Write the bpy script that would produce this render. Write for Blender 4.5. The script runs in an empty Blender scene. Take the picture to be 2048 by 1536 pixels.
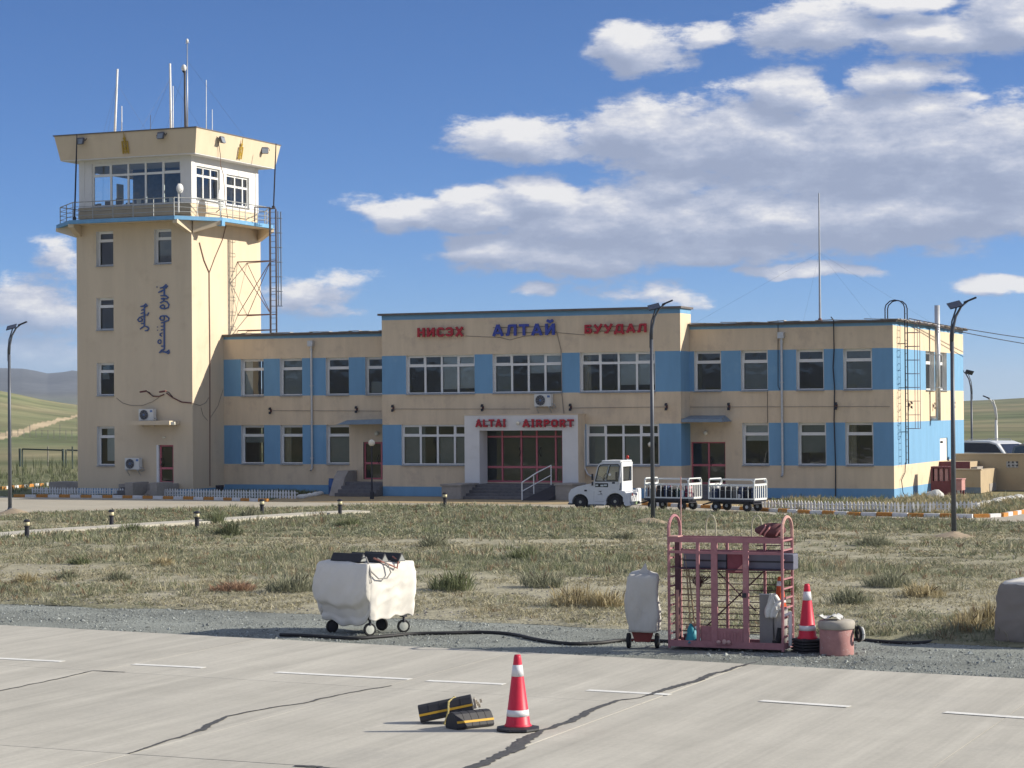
import bpy, math, random
import numpy as np
from mathutils import Vector, Matrix, noise
R = math.radians
random.seed(7); np.random.seed(7)
SC = bpy.context.scene
COL = SC.collection

# ------------------------------------------------------------------ camera
CAM_H = 4.2
F_PX, YAW, PITCH, ROLL = 4513.8, 0.3985, 0.0108, -0.0076
_f = Vector((-math.sin(YAW)*math.cos(PITCH), math.cos(YAW)*math.cos(PITCH), math.sin(PITCH)))
_r = Vector((math.cos(YAW), math.sin(YAW), 0)); _u = _r.cross(_f)
CR = _r*math.cos(ROLL)+_u*math.sin(ROLL); CU = -_r*math.sin(ROLL)+_u*math.cos(ROLL)
cd = bpy.data.cameras.new('camera'); cam = bpy.data.objects.new('camera', cd); COL.objects.link(cam)
cam.matrix_world = Matrix(((CR.x, CU.x, -_f.x, 0), (CR.y, CU.y, -_f.y, 0), (CR.z, CU.z, -_f.z, CAM_H), (0, 0, 0, 1)))
cd.sensor_width = 36; cd.lens = 36*F_PX/2048; cd.clip_start = .5; cd.clip_end = 40000
SC.camera = cam

# ------------------------------------------------------------------ light
SUN_AZ_OFF, SUN_EL = R(23.5), R(26.5)      # azimuth measured from +X towards +Y
sd = Vector((math.cos(SUN_AZ_OFF)*math.cos(SUN_EL), math.sin(SUN_AZ_OFF)*math.cos(SUN_EL), math.sin(SUN_EL)))
sl = bpy.data.lights.new('sun', 'SUN'); sun = bpy.data.objects.new('sun', sl); COL.objects.link(sun)
sl.energy = 3.8; sl.angle = R(.53); sl.color = (1, .93, .80)
sun.rotation_euler = sd.to_track_quat('Z', 'Y').to_euler()
SC.view_settings.view_transform = 'Standard'; SC.view_settings.look = 'None'
SC.view_settings.gamma = 1; SC.view_settings.use_curve_mapping = False
SC.view_settings.exposure = 0.76
SC.cycles.max_bounces = 6; SC.cycles.diffuse_bounces = 3; SC.cycles.glossy_bounces = 3
SC.cycles.transparent_max_bounces = 12; SC.cycles.transmission_bounces = 4; SC.cycles.volume_bounces = 0
SC.cycles.use_denoising = True

def ray(px, py):
    return (_f*F_PX + CR*(px-1024) + CU*(768-py)).normalized()
def G(px, py, z=0.0):
    d = ray(px, py); t = (z-CAM_H)/d.z; return Vector((d.x*t, d.y*t, z))
def PY(px, py, Y):
    d = ray(px, py); t = Y/d.y; return Vector((d.x*t, Y, CAM_H+d.z*t))
def PX(px, py, X):
    d = ray(px, py); t = X/d.x; return Vector((X, d.y*t, CAM_H+d.z*t))

# ------------------------------------------------------------------ sky with clouds
W = bpy.data.worlds.new('World'); SC.world = W; W.use_nodes = True
nt = W.node_tree; nt.nodes.clear(); L = nt.links.new
def N(tree, typ, **k):
    n = tree.nodes.new(typ)
    for a, b in k.items(): setattr(n, a, b)
    return n
def build_density_group():
    g = bpy.data.node_groups.new('cloud_density', 'ShaderNodeTree')
    g.interface.new_socket('UV', in_out='INPUT', socket_type='NodeSocketVector')
    g.interface.new_socket('D', in_out='OUTPUT', socket_type='NodeSocketFloat')
    gi = N(g, 'NodeGroupInput'); go = N(g, 'NodeGroupOutput'); l = g.links.new
    def vm(op, a, b=None, val=None):
        n = N(g, 'ShaderNodeVectorMath', operation=op); l(a, n.inputs[0])
        if b is not None: l(b, n.inputs[1])
        if val is not None: n.inputs[1].default_value = val
        return n
    def mth(op, a, b=None, val=None, clamp=False):
        n = N(g, 'ShaderNodeMath', operation=op, use_clamp=clamp); l(a, n.inputs[0])
        if b is not None: l(b, n.inputs[1])
        if val is not None: n.inputs[1].default_value = val
        return n.outputs[0]
    # warp
    nz = N(g, 'ShaderNodeTexNoise'); nz.inputs['Scale'].default_value = 34; nz.inputs['Detail'].default_value = 2
    sc = vm('MULTIPLY', gi.outputs[0], val=(1, 1.8, 1)); l(sc.outputs[0], nz.inputs['Vector'])
    w1 = vm('SUBTRACT', nz.outputs['Color'], val=(.5, .5, .5)); w2 = vm('MULTIPLY', w1.outputs[0], val=(.034, .014, 0))
    uv = vm('ADD', gi.outputs[0], w2.outputs[0]).outputs[0]
    blobs = [(1040,280,150,58,1),(1270,262,220,72,1),(1480,290,300,112,1.1),(1570,185,105,55,1),(1800,158,135,42,.9),(1780,300,330,135,1.1),
        (2020,330,280,150,1.1),(1830,430,420,85,1),(1360,370,160,45,.7),(790,425,110,36,.8),(960,425,190,52,1),(1085,400,110,58,1),(1230,445,260,85,1.1),
        (970,502,130,46,.9),(1180,510,240,48,.9),(1520,440,360,90,1.05),(1440,495,240,48,.8),(1265,95,130,70,1),(1405,72,80,30,.65),
        (1640,58,185,62,1),(1870,75,160,55,.95),(2020,45,130,80,1),(1800,8,140,36,.9),(1615,540,160,17,.95),(2000,570,110,22,.95),
        (1080,572,70,20,.55),(1300,588,110,30,.5),(625,580,115,45,.62),(55,615,140,60,.78),(130,515,48,40,.4),(60,700,210,75,.5),(1950,195,60,14,.5)]
    f0 = math.atan2(_f.x, _f.y)
    cur = None
    for cx, cy, hw, hh, amp in blobs:
        d = ray(cx, cy); u = math.atan2(d.x, d.y); v = d.z/math.hypot(d.x, d.y)
        s = vm('SUBTRACT', uv, val=(u, v, 0)); m = vm('MULTIPLY', s.outputs[0], val=(F_PX/hw, F_PX/hh, 0))
        ln = vm('LENGTH', m.outputs[0]).outputs['Value']
        e = mth('MULTIPLY', ln, val=-amp); e = mth('ADD', e, val=amp)
        if cur is None: cur = e
        else:
            n = N(g, 'ShaderNodeMath', operation='SMOOTH_MAX'); l(cur, n.inputs[0]); l(e, n.inputs[1]); n.inputs[2].default_value = .25; cur = n.outputs[0]
    # unseen broken cumulus beyond the frame, thickened to add fill light
    sp = N(g, 'ShaderNodeSeparateXYZ'); l(uv, sp.inputs[0])
    a = mth('SUBTRACT', sp.outputs[0], val=f0); a = mth('ABSOLUTE', a); a = mth('SUBTRACT', a, val=.24); a = mth('MULTIPLY', a, val=8, clamp=True)
    b = mth('SUBTRACT', sp.outputs[1], val=.20); b = mth('MULTIPLY', b, val=8, clamp=True)
    om = mth('MAXIMUM', a, b)
    lo = N(g, 'ShaderNodeTexNoise'); lo.inputs['Scale'].default_value = 5; lo.inputs['Detail'].default_value = 2
    ls = vm('MULTIPLY', uv, val=(1, 2.5, 1)); l(ls.outputs[0], lo.inputs['Vector'])
    le = mth('SUBTRACT', lo.outputs[0], val=.42); le = mth('MULTIPLY', le, val=3.5); le = mth('MULTIPLY', le, om)
    oi = mth('SUBTRACT', om, val=1.0); oi = mth('MULTIPLY', oi, val=2.0); le = mth('ADD', le, oi)
    cur = mth('MAXIMUM', cur, le)
    cur = mth('MAXIMUM', cur, val=-.6)
    # billows
    n1 = N(g, 'ShaderNodeTexNoise'); n1.inputs['Scale'].default_value = 34; n1.inputs['Detail'].default_value = 9; n1.inputs['Roughness'].default_value = .69
    s1 = vm('MULTIPLY', gi.outputs[0], val=(1, 2.3, 1)); l(s1.outputs[0], n1.inputs['Vector'])
    k = mth('SUBTRACT', n1.outputs[0], val=.5); k = mth('MULTIPLY', k, val=1.45)
    out = mth('ADD', cur, k)
    l(out, go.inputs[0])
    return g
tc = N(nt, 'ShaderNodeTexCoord'); sp = N(nt, 'ShaderNodeSeparateXYZ'); L(tc.outputs['Generated'], sp.inputs[0])
def M(op, a, b=None, val=None, clamp=False, tree=nt):
    n = N(tree, 'ShaderNodeMath', operation=op, use_clamp=clamp); tree.links.new(a, n.inputs[0])
    if b is not None: tree.links.new(b, n.inputs[1])
    if val is not None: n.inputs[1].default_value = val
    return n.outputs[0]
u_ = M('ARCTAN2', sp.outputs[0], sp.outputs[1])
hx = M('MULTIPLY', sp.outputs[0], sp.outputs[0]); hy = M('MULTIPLY', sp.outputs[1], sp.outputs[1]); hh = M('SQRT', M('ADD', hx, hy))
v_ = M('DIVIDE', sp.outputs[2], M('MAXIMUM', hh, val=.05))
cb = N(nt, 'ShaderNodeCombineXYZ'); L(u_, cb.inputs[0]); L(v_, cb.inputs[1])
dg = build_density_group()
g0 = N(nt, 'ShaderNodeGroup'); g0.node_tree = dg; L(cb.outputs[0], g0.inputs[0])
of = N(nt, 'ShaderNodeVectorMath', operation='ADD'); L(cb.outputs[0], of.inputs[0]); of.inputs[1].default_value = (.005, .0085, 0)
g1 = N(nt, 'ShaderNodeGroup'); g1.node_tree = dg; L(of.outputs[0], g1.inputs[0])
D0, D1 = g0.outputs[0], g1.outputs[0]
al = N(nt, 'ShaderNodeMapRange', interpolation_type='SMOOTHSTEP'); L(D0, al.inputs[0]); al.inputs[1].default_value = -.04; al.inputs[2].default_value = .34; al.inputs[4].default_value = .96
hor = N(nt, 'ShaderNodeMapRange'); L(v_, hor.inputs[0]); hor.inputs[1].default_value = .0; hor.inputs[2].default_value = .045
alpha = M('MULTIPLY', al.outputs[0], hor.outputs[0])
df = M('SUBTRACT', D0, D1); lit = M('MULTIPLY', df, val=1.15); lit = M('ADD', lit, val=.42)
thick = N(nt, 'ShaderNodeMapRange'); L(D0, thick.inputs[0]); thick.inputs[1].default_value = .25; thick.inputs[2].default_value = 1.5; thick.inputs[4].default_value = .42
lit = M('SUBTRACT', lit, thick.outputs[0], clamp=True)
cr = N(nt, 'ShaderNodeValToRGB'); L(lit, cr.inputs[0]); e = cr.color_ramp.elements
e[0].position = .0; e[0].color = (.30, .35, .48, 1); e[1].position = 1.0; e[1].color = (.80, .79, .79, 1)
q = e.new(.30); q.color = (.36, .41, .54, 1); q = e.new(.65); q.color = (.52, .55, .65, 1)
sky = N(nt, 'ShaderNodeTexSky'); sky.sky_type = 'NISHITA'; sky.sun_disc = False; sky.sun_elevation = SUN_EL
sky.sun_rotation = math.pi/2-SUN_AZ_OFF; sky.altitude = 3000; sky.air_density = .8; sky.dust_density = 0; sky.ozone_density = 10
bg = N(nt, 'ShaderNodeBackground'); tn = N(nt, 'ShaderNodeVectorMath', operation='MULTIPLY'); L(sky.outputs[0], tn.inputs[0]); tn.inputs[1].default_value = (1.12, .95, .87); L(tn.outputs[0], bg.inputs[0]); bg.inputs[1].default_value = .080
bc = N(nt, 'ShaderNodeBackground'); L(cr.outputs[0], bc.inputs[0]); bc.inputs[1].default_value = .66
mx = N(nt, 'ShaderNodeMixShader'); L(alpha, mx.inputs[0]); L(bg.outputs[0], mx.inputs[1]); L(bc.outputs[0], mx.inputs[2])
wo = N(nt, 'ShaderNodeOutputWorld'); L(mx.outputs[0], wo.inputs[0])

# ------------------------------------------------------------------ materials
MATS = {}
def mat(name, col, rough=.8, metal=0, var=.12, scale=4, bump=0, bscale=60, spec=.4, emit=None, obj_rand=0, streak=0, stain=None, coat=0, det=6):
    if name in MATS: return MATS[name]
    m = bpy.data.materials.new(name); m.use_nodes = True; t = m.node_tree; b = t.nodes['Principled BSDF']; l = t.links.new
    b.inputs['Roughness'].default_value = rough; b.inputs['Metallic'].default_value = metal
    b.inputs['Specular IOR Level'].default_value = spec; b.inputs['Coat Weight'].default_value = coat
    geo = N(t, 'ShaderNodeNewGeometry'); pos = geo.outputs['Position']
    nz = N(t, 'ShaderNodeTexNoise'); nz.inputs['Scale'].default_value = scale; nz.inputs['Detail'].default_value = det; nz.inputs['Roughness'].default_value = .65
    if streak:
        v = N(t, 'ShaderNodeVectorMath', operation='MULTIPLY'); l(pos, v.inputs[0]); v.inputs[1].default_value = (1, 1, streak); l(v.outputs[0], nz.inputs['Vector'])
    else: l(pos, nz.inputs['Vector'])
    mr = N(t, 'ShaderNodeMapRange'); l(nz.outputs[0], mr.inputs[0]); mr.inputs[1].default_value = .25; mr.inputs[2].default_value = .75
    mr.inputs[3].default_value = 1-var; mr.inputs[4].default_value = 1+var
    val = mr.outputs[0]
    if obj_rand:
        oi = N(t, 'ShaderNodeObjectInfo'); r2 = N(t, 'ShaderNodeMapRange'); l(oi.outputs['Random'], r2.inputs[0]); r2.inputs[3].default_value = 1-obj_rand; r2.inputs[4].default_value = 1+obj_rand
        mm = N(t, 'ShaderNodeMath', operation='MULTIPLY'); l(val, mm.inputs[0]); l(r2.outputs[0], mm.inputs[1]); val = mm.outputs[0]
    vm = N(t, 'ShaderNodeVectorMath', operation='SCALE'); vm.inputs[0].default_value = col[:3]; l(val, vm.inputs['Scale'])
    out = vm.outputs[0]
    if stain:
        sc_, thr, scol, amt = stain
        n2 = N(t, 'ShaderNodeTexNoise'); n2.inputs['Scale'].default_value = sc_; n2.inputs['Detail'].default_value = 7; n2.inputs['Roughness'].default_value = .7; l(pos, n2.inputs['Vector'])
        m2 = N(t, 'ShaderNodeMapRange', interpolation_type='SMOOTHSTEP'); l(n2.outputs[0], m2.inputs[0]); m2.inputs[1].default_value = thr; m2.inputs[2].default_value = thr+.18; m2.inputs[4].default_value = amt
        mixc = N(t, 'ShaderNodeMix', data_type='RGBA'); l(m2.outputs[0], mixc.inputs['Factor']); l(out, mixc.inputs['A']); mixc.inputs['B'].default_value = (*scol, 1); out = mixc.outputs['Result']
    l(out, b.inputs['Base Color'])
    if emit: b.inputs['Emission Color'].default_value = (*emit[:3], 1); b.inputs['Emission Strength'].default_value = emit[3]
    if bump:
        n3 = N(t, 'ShaderNodeTexNoise'); n3.inputs['Scale'].default_value = bscale; n3.inputs['Detail'].default_value = 4; l(pos, n3.inputs['Vector'])
        bp = N(t, 'ShaderNodeBump'); bp.inputs['Strength'].default_value = min(1, bump*20); bp.inputs['Distance'].default_value = bump; l(n3.outputs[0], bp.inputs['Height']); l(bp.outputs[0], b.inputs['Normal'])
    MATS[name] = m; return m
def glass(name, tint, ior=1.7):
    m = bpy.data.materials.new(name); m.use_nodes = True; t = m.node_tree; t.nodes.clear(); l = t.links.new
    fr = N(t, 'ShaderNodeFresnel'); fr.inputs[0].default_value = ior
    tr = N(t, 'ShaderNodeBsdfTransparent'); tr.inputs[0].default_value = (*tint, 1)
    gl = N(t, 'ShaderNodeBsdfGlossy'); gl.inputs['Roughness'].default_value = .02; gl.inputs[0].default_value = (.95, .97, 1, 1)
    geo = N(t, 'ShaderNodeNewGeometry'); nz = N(t, 'ShaderNodeTexNoise'); nz.inputs['Scale'].default_value = 1.6; l(geo.outputs['Position'], nz.inputs['Vector'])
    bp = N(t, 'ShaderNodeBump'); bp.inputs['Distance'].default_value = .01; bp.inputs['Strength'].default_value = .35; l(nz.outputs[0], bp.inputs['Height']); l(bp.outputs[0], gl.inputs['Normal'])
    ms = N(t, 'ShaderNodeMixShader'); l(fr.outputs[0], ms.inputs[0]); l(tr.outputs[0], ms.inputs[1]); l(gl.outputs[0], ms.inputs[2])
    o = N(t, 'ShaderNodeOutputMaterial'); l(ms.outputs[0], o.inputs[0]); MATS[name] = m; return m
CREAM = mat('cream_stucco', (.69, .56, .40), .92, var=.10, scale=2.2, bump=.006, bscale=55, stain=(1.1, .51, (.54, .43, .32), .6), streak=.14, spec=.2)
BLUE = mat('blue_stucco', (.18, .355, .545), .9, var=.09, scale=1.5, bump=.005, bscale=55, spec=.2, stain=(1.1, .55, (.25, .42, .58), .5), streak=.2)
WHITEP = mat('white_frame', (.78, .78, .76), .5, var=.04)
WHITEST = mat('white_stucco', (.74, .73, .71), .9, var=.05, scale=1.5, bump=.005, bscale=50, spec=.2, stain=(1, .56, (.55, .52, .48), .4))
TCREAM = mat('tower_stucco', (.66, .55, .40), .92, var=.07, scale=1.4, bump=.006, bscale=55, stain=(.7, .53, (.56, .45, .32), .5), streak=.16, spec=.2)
ROOFM = mat('roof_sheet', (.16, .14, .13), .6, metal=.3, var=.25, scale=3)
GLASS = glass('window_glass', (.80, .86, .86))
ROOM = mat('room_wall', (.27, .31, .30), .95, var=.1, scale=.8)
DARKROOM = mat('dark_room', (.06, .065, .065), .95)
BLIND = mat('white_blind', (.62, .64, .64), .9, var=.06, scale=2)
BLINDG = mat('grey_blind', (.30, .32, .32), .9, var=.08, scale=2)
CURT = mat('beige_curtain', (.52, .45, .34), .95, var=.12, scale=5)
SILL = mat('sill_metal', (.36, .38, .40), .5, metal=.4)
PINKAL = mat('pink_door_frame', (.56, .15, .18), .5, var=.08, scale=5)
REDL = mat('red_letter', (.42, .02, .035), .5, var=.15, scale=6)
BLUEL = mat('blue_letter', (.045, .07, .34), .5, var=.12, scale=6)
CONC = mat('grey_concrete', (.33, .30, .27), .92, var=.16, scale=3, bump=.004, bscale=40, stain=(2, .55, (.22, .20, .18), .5))
STEPM = mat('step_granite', (.13, .125, .13), .8, var=.25, scale=6, obj_rand=.12)
DARKM = mat('dark_metal', (.035, .035, .045), .5, metal=.3)
GREYM = mat('grey_metal', (.42, .44, .46), .42, metal=.7, var=.1)
GALV = mat('galvanised_pipe', (.55, .56, .57), .4, metal=.6, var=.12, scale=8)
BROWNM = mat('brown_red_metal', (.13, .04, .035), .6, var=.25, scale=6)
ACW = mat('ac_white', (.66, .66, .63), .5, var=.06)
BLACK = mat('black_rubber', (.018, .018, .02), .75, var=.25, scale=12)
YEL = mat('yellow_paint', (.62, .36, .03), .6, var=.15, scale=6)
GOLD = mat('gold_emblem', (.42, .27, .03), .5, var=.2, scale=20)
PLATB = mat('balcony_blue', (.16, .36, .58), .8, var=.12, scale=3, stain=(2, .55, (.35, .45, .52), .5))
GLOBE = mat('lamp_globe', (.80, .75, .60), .25, var=.03)

# ------------------------------------------------------------------ mesh helpers
ORG = {}
class MB:
    def __init__(s): s.v = []; s.f = []; s.m = []
    def add(s, vs, fs, mi=0):
        o = len(s.v); s.v += [tuple(p) for p in vs]; s.f += [tuple(i+o for i in f) for f in fs]; s.m += [mi]*len(fs); return s
    def box(s, x0, x1, y0, y1, z0, z1, mi=0):
        return s.add([(x0,y0,z0),(x1,y0,z0),(x1,y1,z0),(x0,y1,z0),(x0,y0,z1),(x1,y0,z1),(x1,y1,z1),(x0,y1,z1)],
            [(0,3,2,1),(4,5,6,7),(0,1,5,4),(1,2,6,5),(2,3,7,6),(3,0,4,7)], mi)
    def cbox(s, c, sz, rot=None, mi=0):
        h = [k/2 for k in sz]; m = rot or Matrix.Identity(3); c = Vector(c)
        vs = [c+m@Vector((x*h[0], y*h[1], z*h[2])) for z in (-1, 1) for x, y in ((-1,-1),(1,-1),(1,1),(-1,1))]
        return s.add(vs, [(0,3,2,1),(4,5,6,7),(0,1,5,4),(1,2,6,5),(2,3,7,6),(3,0,4,7)], mi)
    def quad(s, a, b, c, d, mi=0): return s.add([a, b, c, d], [(0,1,2,3)], mi)
    def tube(s, pts, r, n=8, mi=0, caps=True):
        pts = [Vector(p) for p in pts]; k = len(pts); rs = r if isinstance(r, (list, tuple)) else [r]*k
        vs = []; prev = None
        for i, p in enumerate(pts):
            d = (pts[min(i+1, k-1)]-pts[max(i-1, 0)]).normalized()
            if prev is None:
                a = Vector((0, 0, 1)) if abs(d.z) < .9 else Vector((1, 0, 0)); x = d.cross(a).normalized()
            else: x = (prev-d*prev.dot(d)).normalized()
            prev = x; y = d.cross(x)
            vs += [p+(x*math.cos(2*math.pi*j/n)+y*math.sin(2*math.pi*j/n))*rs[i] for j in range(n)]
        fs = [(i*n+j, i*n+(j+1) % n, (i+1)*n+(j+1) % n, (i+1)*n+j) for i in range(k-1) for j in range(n)]
        if caps: fs += [tuple(range(n-1, -1, -1)), tuple((k-1)*n+j for j in range(n))]
        return s.add(vs, fs, mi)
    def lathe(s, prof, c=(0,0,0), n=16, mi=0, axis='Z'):
        vs = []; c = Vector(c)
        for r, z in prof:
            for j in range(n):
                a = 2*math.pi*j/n; x, y = r*math.cos(a), r*math.sin(a)
                p = Vector((x, y, z)) if axis == 'Z' else (Vector((z, x, y)) if axis == 'X' else Vector((x, z, y)))
                vs.append(c+p)
        k = len(prof)
        fs = [(i*n+j, i*n+(j+1) % n, (i+1)*n+(j+1) % n, (i+1)*n+j) for i in range(k-1) for j in range(n)]
        fs += [tuple(range(n-1, -1, -1)), tuple((k-1)*n+j for j in range(n))]
        return s.add(vs, fs, mi)
    def ball(s, c, r, n=10, mi=0, sq=(1,1,1)):
        prof = [(max(.001, math.sin(math.pi*i/n)), -math.cos(math.pi*i/n)) for i in range(n+1)]
        o = len(s.v); s.lathe(prof, (0,0,0), n+2, mi)
        for i in range(o, len(s.v)):
            p = s.v[i]; s.v[i] = (c[0]+p[0]*r*sq[0], c[1]+p[1]*r*sq[1], c[2]+p[2]*r*sq[2])
        return s
    def prism(s, poly, y0, y1, mi=0, plane='XZ'):
        n = len(poly)
        def P(a, b, y): return (a, y, b) if plane == 'XZ' else ((y, a, b) if plane == 'YZ' else (a, b, y))
        vs = [P(a, b, y0) for a, b in poly]+[P(a, b, y1) for a, b in poly]
        fs = [tuple(range(n)), tuple(range(2*n-1, n-1, -1))]+[(i, i+n, (i+1) % n+n, (i+1) % n) for i in range(n)]
        return s.add(vs, fs, mi)
    def mesh(s, name, mats, off=(0,0,0), smooth=False):
        me = bpy.data.meshes.new(name); vs = [(a-off[0], b-off[1], c-off[2]) for a, b, c in s.v]
        me.from_pydata(vs, [], s.f)
        for m in (mats if isinstance(mats, (list, tuple)) else [mats]): me.materials.append(m)
        me.polygons.foreach_set('material_index', s.m)
        if smooth: me.polygons.foreach_set('use_smooth', [True]*len(s.f))
        me.update(); return me
    def build(s, name, mats, parent=None, smooth=False, bevel=0, world=True):
        off = ORG.get(parent.name, (0,0,0)) if (parent is not None and world) else (0,0,0)
        return link(name, s.mesh(name, mats, off, smooth), parent, bevel=bevel)
def link(name, me, parent=None, loc=(0,0,0), rz=0, bevel=0):
    o = bpy.data.objects.new(name, me); COL.objects.link(o); o.location = loc; o.rotation_euler = (0, 0, rz)
    if parent is not None:
        o.parent = parent; ORG[o.name] = ORG.get(parent.name, (0,0,0))
    if bevel:
        b = o.modifiers.new('bevel', 'BEVEL'); b.width = bevel; b.segments = 2; b.limit_method = 'ANGLE'; b.angle_limit = R(35)
    return o
def thing(name, label, cat, loc=(0,0,0), rz=0, group=None):
    o = bpy.data.objects.new(name, None); COL.objects.link(o); o.empty_display_size = .2
    o.location = loc; o.rotation_euler = (0, 0, rz); o['label'] = label; o['category'] = cat
    if group: o['group'] = group
    ORG[o.name] = tuple(loc); return o
def tag(o, label, cat, group=None):
    o['label'] = label; o['category'] = cat
    if group: o['group'] = group
    return o
def kind(o, k): o['kind'] = k; return o
def copy_thing(src, loc, rz, label):
    def cp(o, par):
        c = o.copy(); COL.objects.link(c); c.parent = par
        for ch in o.children: cp(ch, c)
        return c
    r = cp(src, None); r.location = loc; r.rotation_euler = (0, 0, rz); r['label'] = label; return r
def fbm(x, y, s, o=3, seed=0):
    v = 0; a = 1; t = 0
    for i in range(o): v += a*noise.noise(Vector((x/s*2**i+seed*7.3, y/s*2**i-seed*3.1, seed*1.7))); t += a; a *= .5
    return v/t
def interp(pts):
    pts = sorted((p[0], p[1]) for p in pts); xs = [p[0] for p in pts]; ys = [p[1] for p in pts]
    return lambda x: float(np.interp(x, xs, ys))

# ------------------------------------------------------------------ haze
if True:
    hb = MB(); hb.box(-9500, 9500, -9500, 9500, -3, 135)
    hm = bpy.data.materials.new('haze'); hm.use_nodes = True; t = hm.node_tree; t.nodes.clear()
    pv = N(t, 'ShaderNodeVolumePrincipled'); pv.inputs['Color'].default_value = (.74, .84, 1, 1); pv.inputs['Density'].default_value = .00009; pv.inputs['Anisotropy'].default_value = .2
    o = N(t, 'ShaderNodeOutputMaterial'); t.links.new(pv.outputs[0], o.inputs['Volume'])
    kind(hb.build('haze', hm), 'stuff')

# ------------------------------------------------------------------ terrain
def yh(px): return 816.8-.0076*(px-1024)
MOUNT = interp([(-900,742),(-500,752),(-200,742),(-60,745),(0,738),(45,738),(70,742),(95,747),(125,744),(155,742),(210,748),(330,760),(520,775),(700,792),(900,803),(1200,808),(1700,806),(3000,800)])
HILL1 = interp([(-900,800),(-400,770),(0,785),(40,792),(80,800),(120,806),(160,811),(240,818),(400,830)])
FARR = interp([(1200,812),(1700,806),(1900,803),(1960,801),(2010,799),(2048,797),(2300,792),(3000,800)])
def sstep(a, b, x): k = min(1, max(0, (x-a)/(b-a))); return k*k*(3-2*k)
def px_of(az): # az measured clockwise from camera axis
    return 1024+F_PX*math.tan(max(-1.2, min(1.2, az)))
def terrain_h(az, r, x, y):
    px = px_of(az)
    if abs(az) > 1.0: px = 3000 if az > 0 else -900
    h = -.14+.11*sstep(80, 88, y) if r < 300 else -.03
    if r > 180: h += fbm(x, y, 420, 3, 2)*sstep(180, 1200, r)*4
    if px < 420:
        k = sstep(200, 640, r)*(1-sstep(680, 1150, r)); h = h*(1-k)+(CAM_H+(yh(px)-HILL1(px))/F_PX*660)*k
    if px > 1500:
        k = sstep(350, 1500, r)*(1-sstep(1550, 2600, r)*.6); h = h*(1-k)+(CAM_H+(yh(px)-FARR(px))/F_PX*1500+fbm(x, y, 90, 3, 9)*1.2)*k
    if px < 1500:
        k = sstep(1500, 3300, r); h = h*(1-k)+(CAM_H+(12)/F_PX*3300)*k
    k = sstep(3500, 6200, r)*(1-sstep(6400, 9000, r))
    hm_ = CAM_H+(yh(px)-MOUNT(px))/F_PX*6200
    if k > 0:
        rid = 1-abs(fbm(x, y, 900, 5, 4))*2.2
        h = h*(1-k)+(hm_*(.62+.38*rid) if k < .98 else hm_*(.92+.08*rid))*k
    return h
azs = sorted(set([round(v, 5) for v in list(np.arange(-.245, -.185, .0006))+list(np.arange(-.185, .185, .006))+list(np.arange(.185, .235, .0006))+list(np.arange(.235, 3.14, .09))+list(np.arange(-3.14, -.245, .09))]))
rs = [3.0]
while rs[-1] < 9200: rs.append(rs[-1]*(1.25 if rs[-1] < 120 else (1.022 if rs[-1] < 1500 else 1.03)))
tv = []; tcol = []
base_az = math.pi/2+YAW
for r in rs:
    for a in azs:
        th = base_az-a; x, y = r*math.cos(th), r*math.sin(th)
        h = terrain_h(a, r, x, y); tv.append((x, y, h)); px = px_of(a) if abs(a) < 1 else 3000
        yy = yh(px)-(h-CAM_H)/r*F_PX
        n1 = fbm(x, y, 60 if r < 900 else 400, 4, 1); n2 = fbm(x, y, 18 if r < 900 else 150, 3, 5)
        g = min(1, max(0, .55+1.3*n1+.5*n2))
        c = [(.26*(1-g)+.115*g), (.225*(1-g)+.135*g), (.13*(1-g)+.062*g)]
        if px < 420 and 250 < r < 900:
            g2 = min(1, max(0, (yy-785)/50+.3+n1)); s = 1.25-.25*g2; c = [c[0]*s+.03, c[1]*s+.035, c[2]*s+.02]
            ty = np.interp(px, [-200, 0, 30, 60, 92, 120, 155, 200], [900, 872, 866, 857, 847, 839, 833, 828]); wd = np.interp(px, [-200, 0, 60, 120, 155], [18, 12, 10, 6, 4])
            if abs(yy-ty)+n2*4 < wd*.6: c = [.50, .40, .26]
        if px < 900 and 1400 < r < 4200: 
            k = sstep(1400, 2300, r)*(1-sstep(3300, 4200, r)); c = [c[i]*(1-k)+(.035, .05, .075)[i]*k for i in range(3)]  # cloud shadow on the far plain, put into the vertex colour
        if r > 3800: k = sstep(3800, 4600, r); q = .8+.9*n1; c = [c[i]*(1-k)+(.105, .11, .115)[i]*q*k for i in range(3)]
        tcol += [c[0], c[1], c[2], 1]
na = len(azs); tf = []
for i in range(len(rs)-1):
    for j in range(na):
        k = (j+1) % na; tf.append((i*na+j, i*na+k, (i+1)*na+k, (i+1)*na+j))
tv.append((0, 0, -.03)); tcol += [.2, .18, .12, 1]; ce = len(tv)-1
tf += [(ce, (j+1) % na, j) for j in range(na)]
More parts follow.
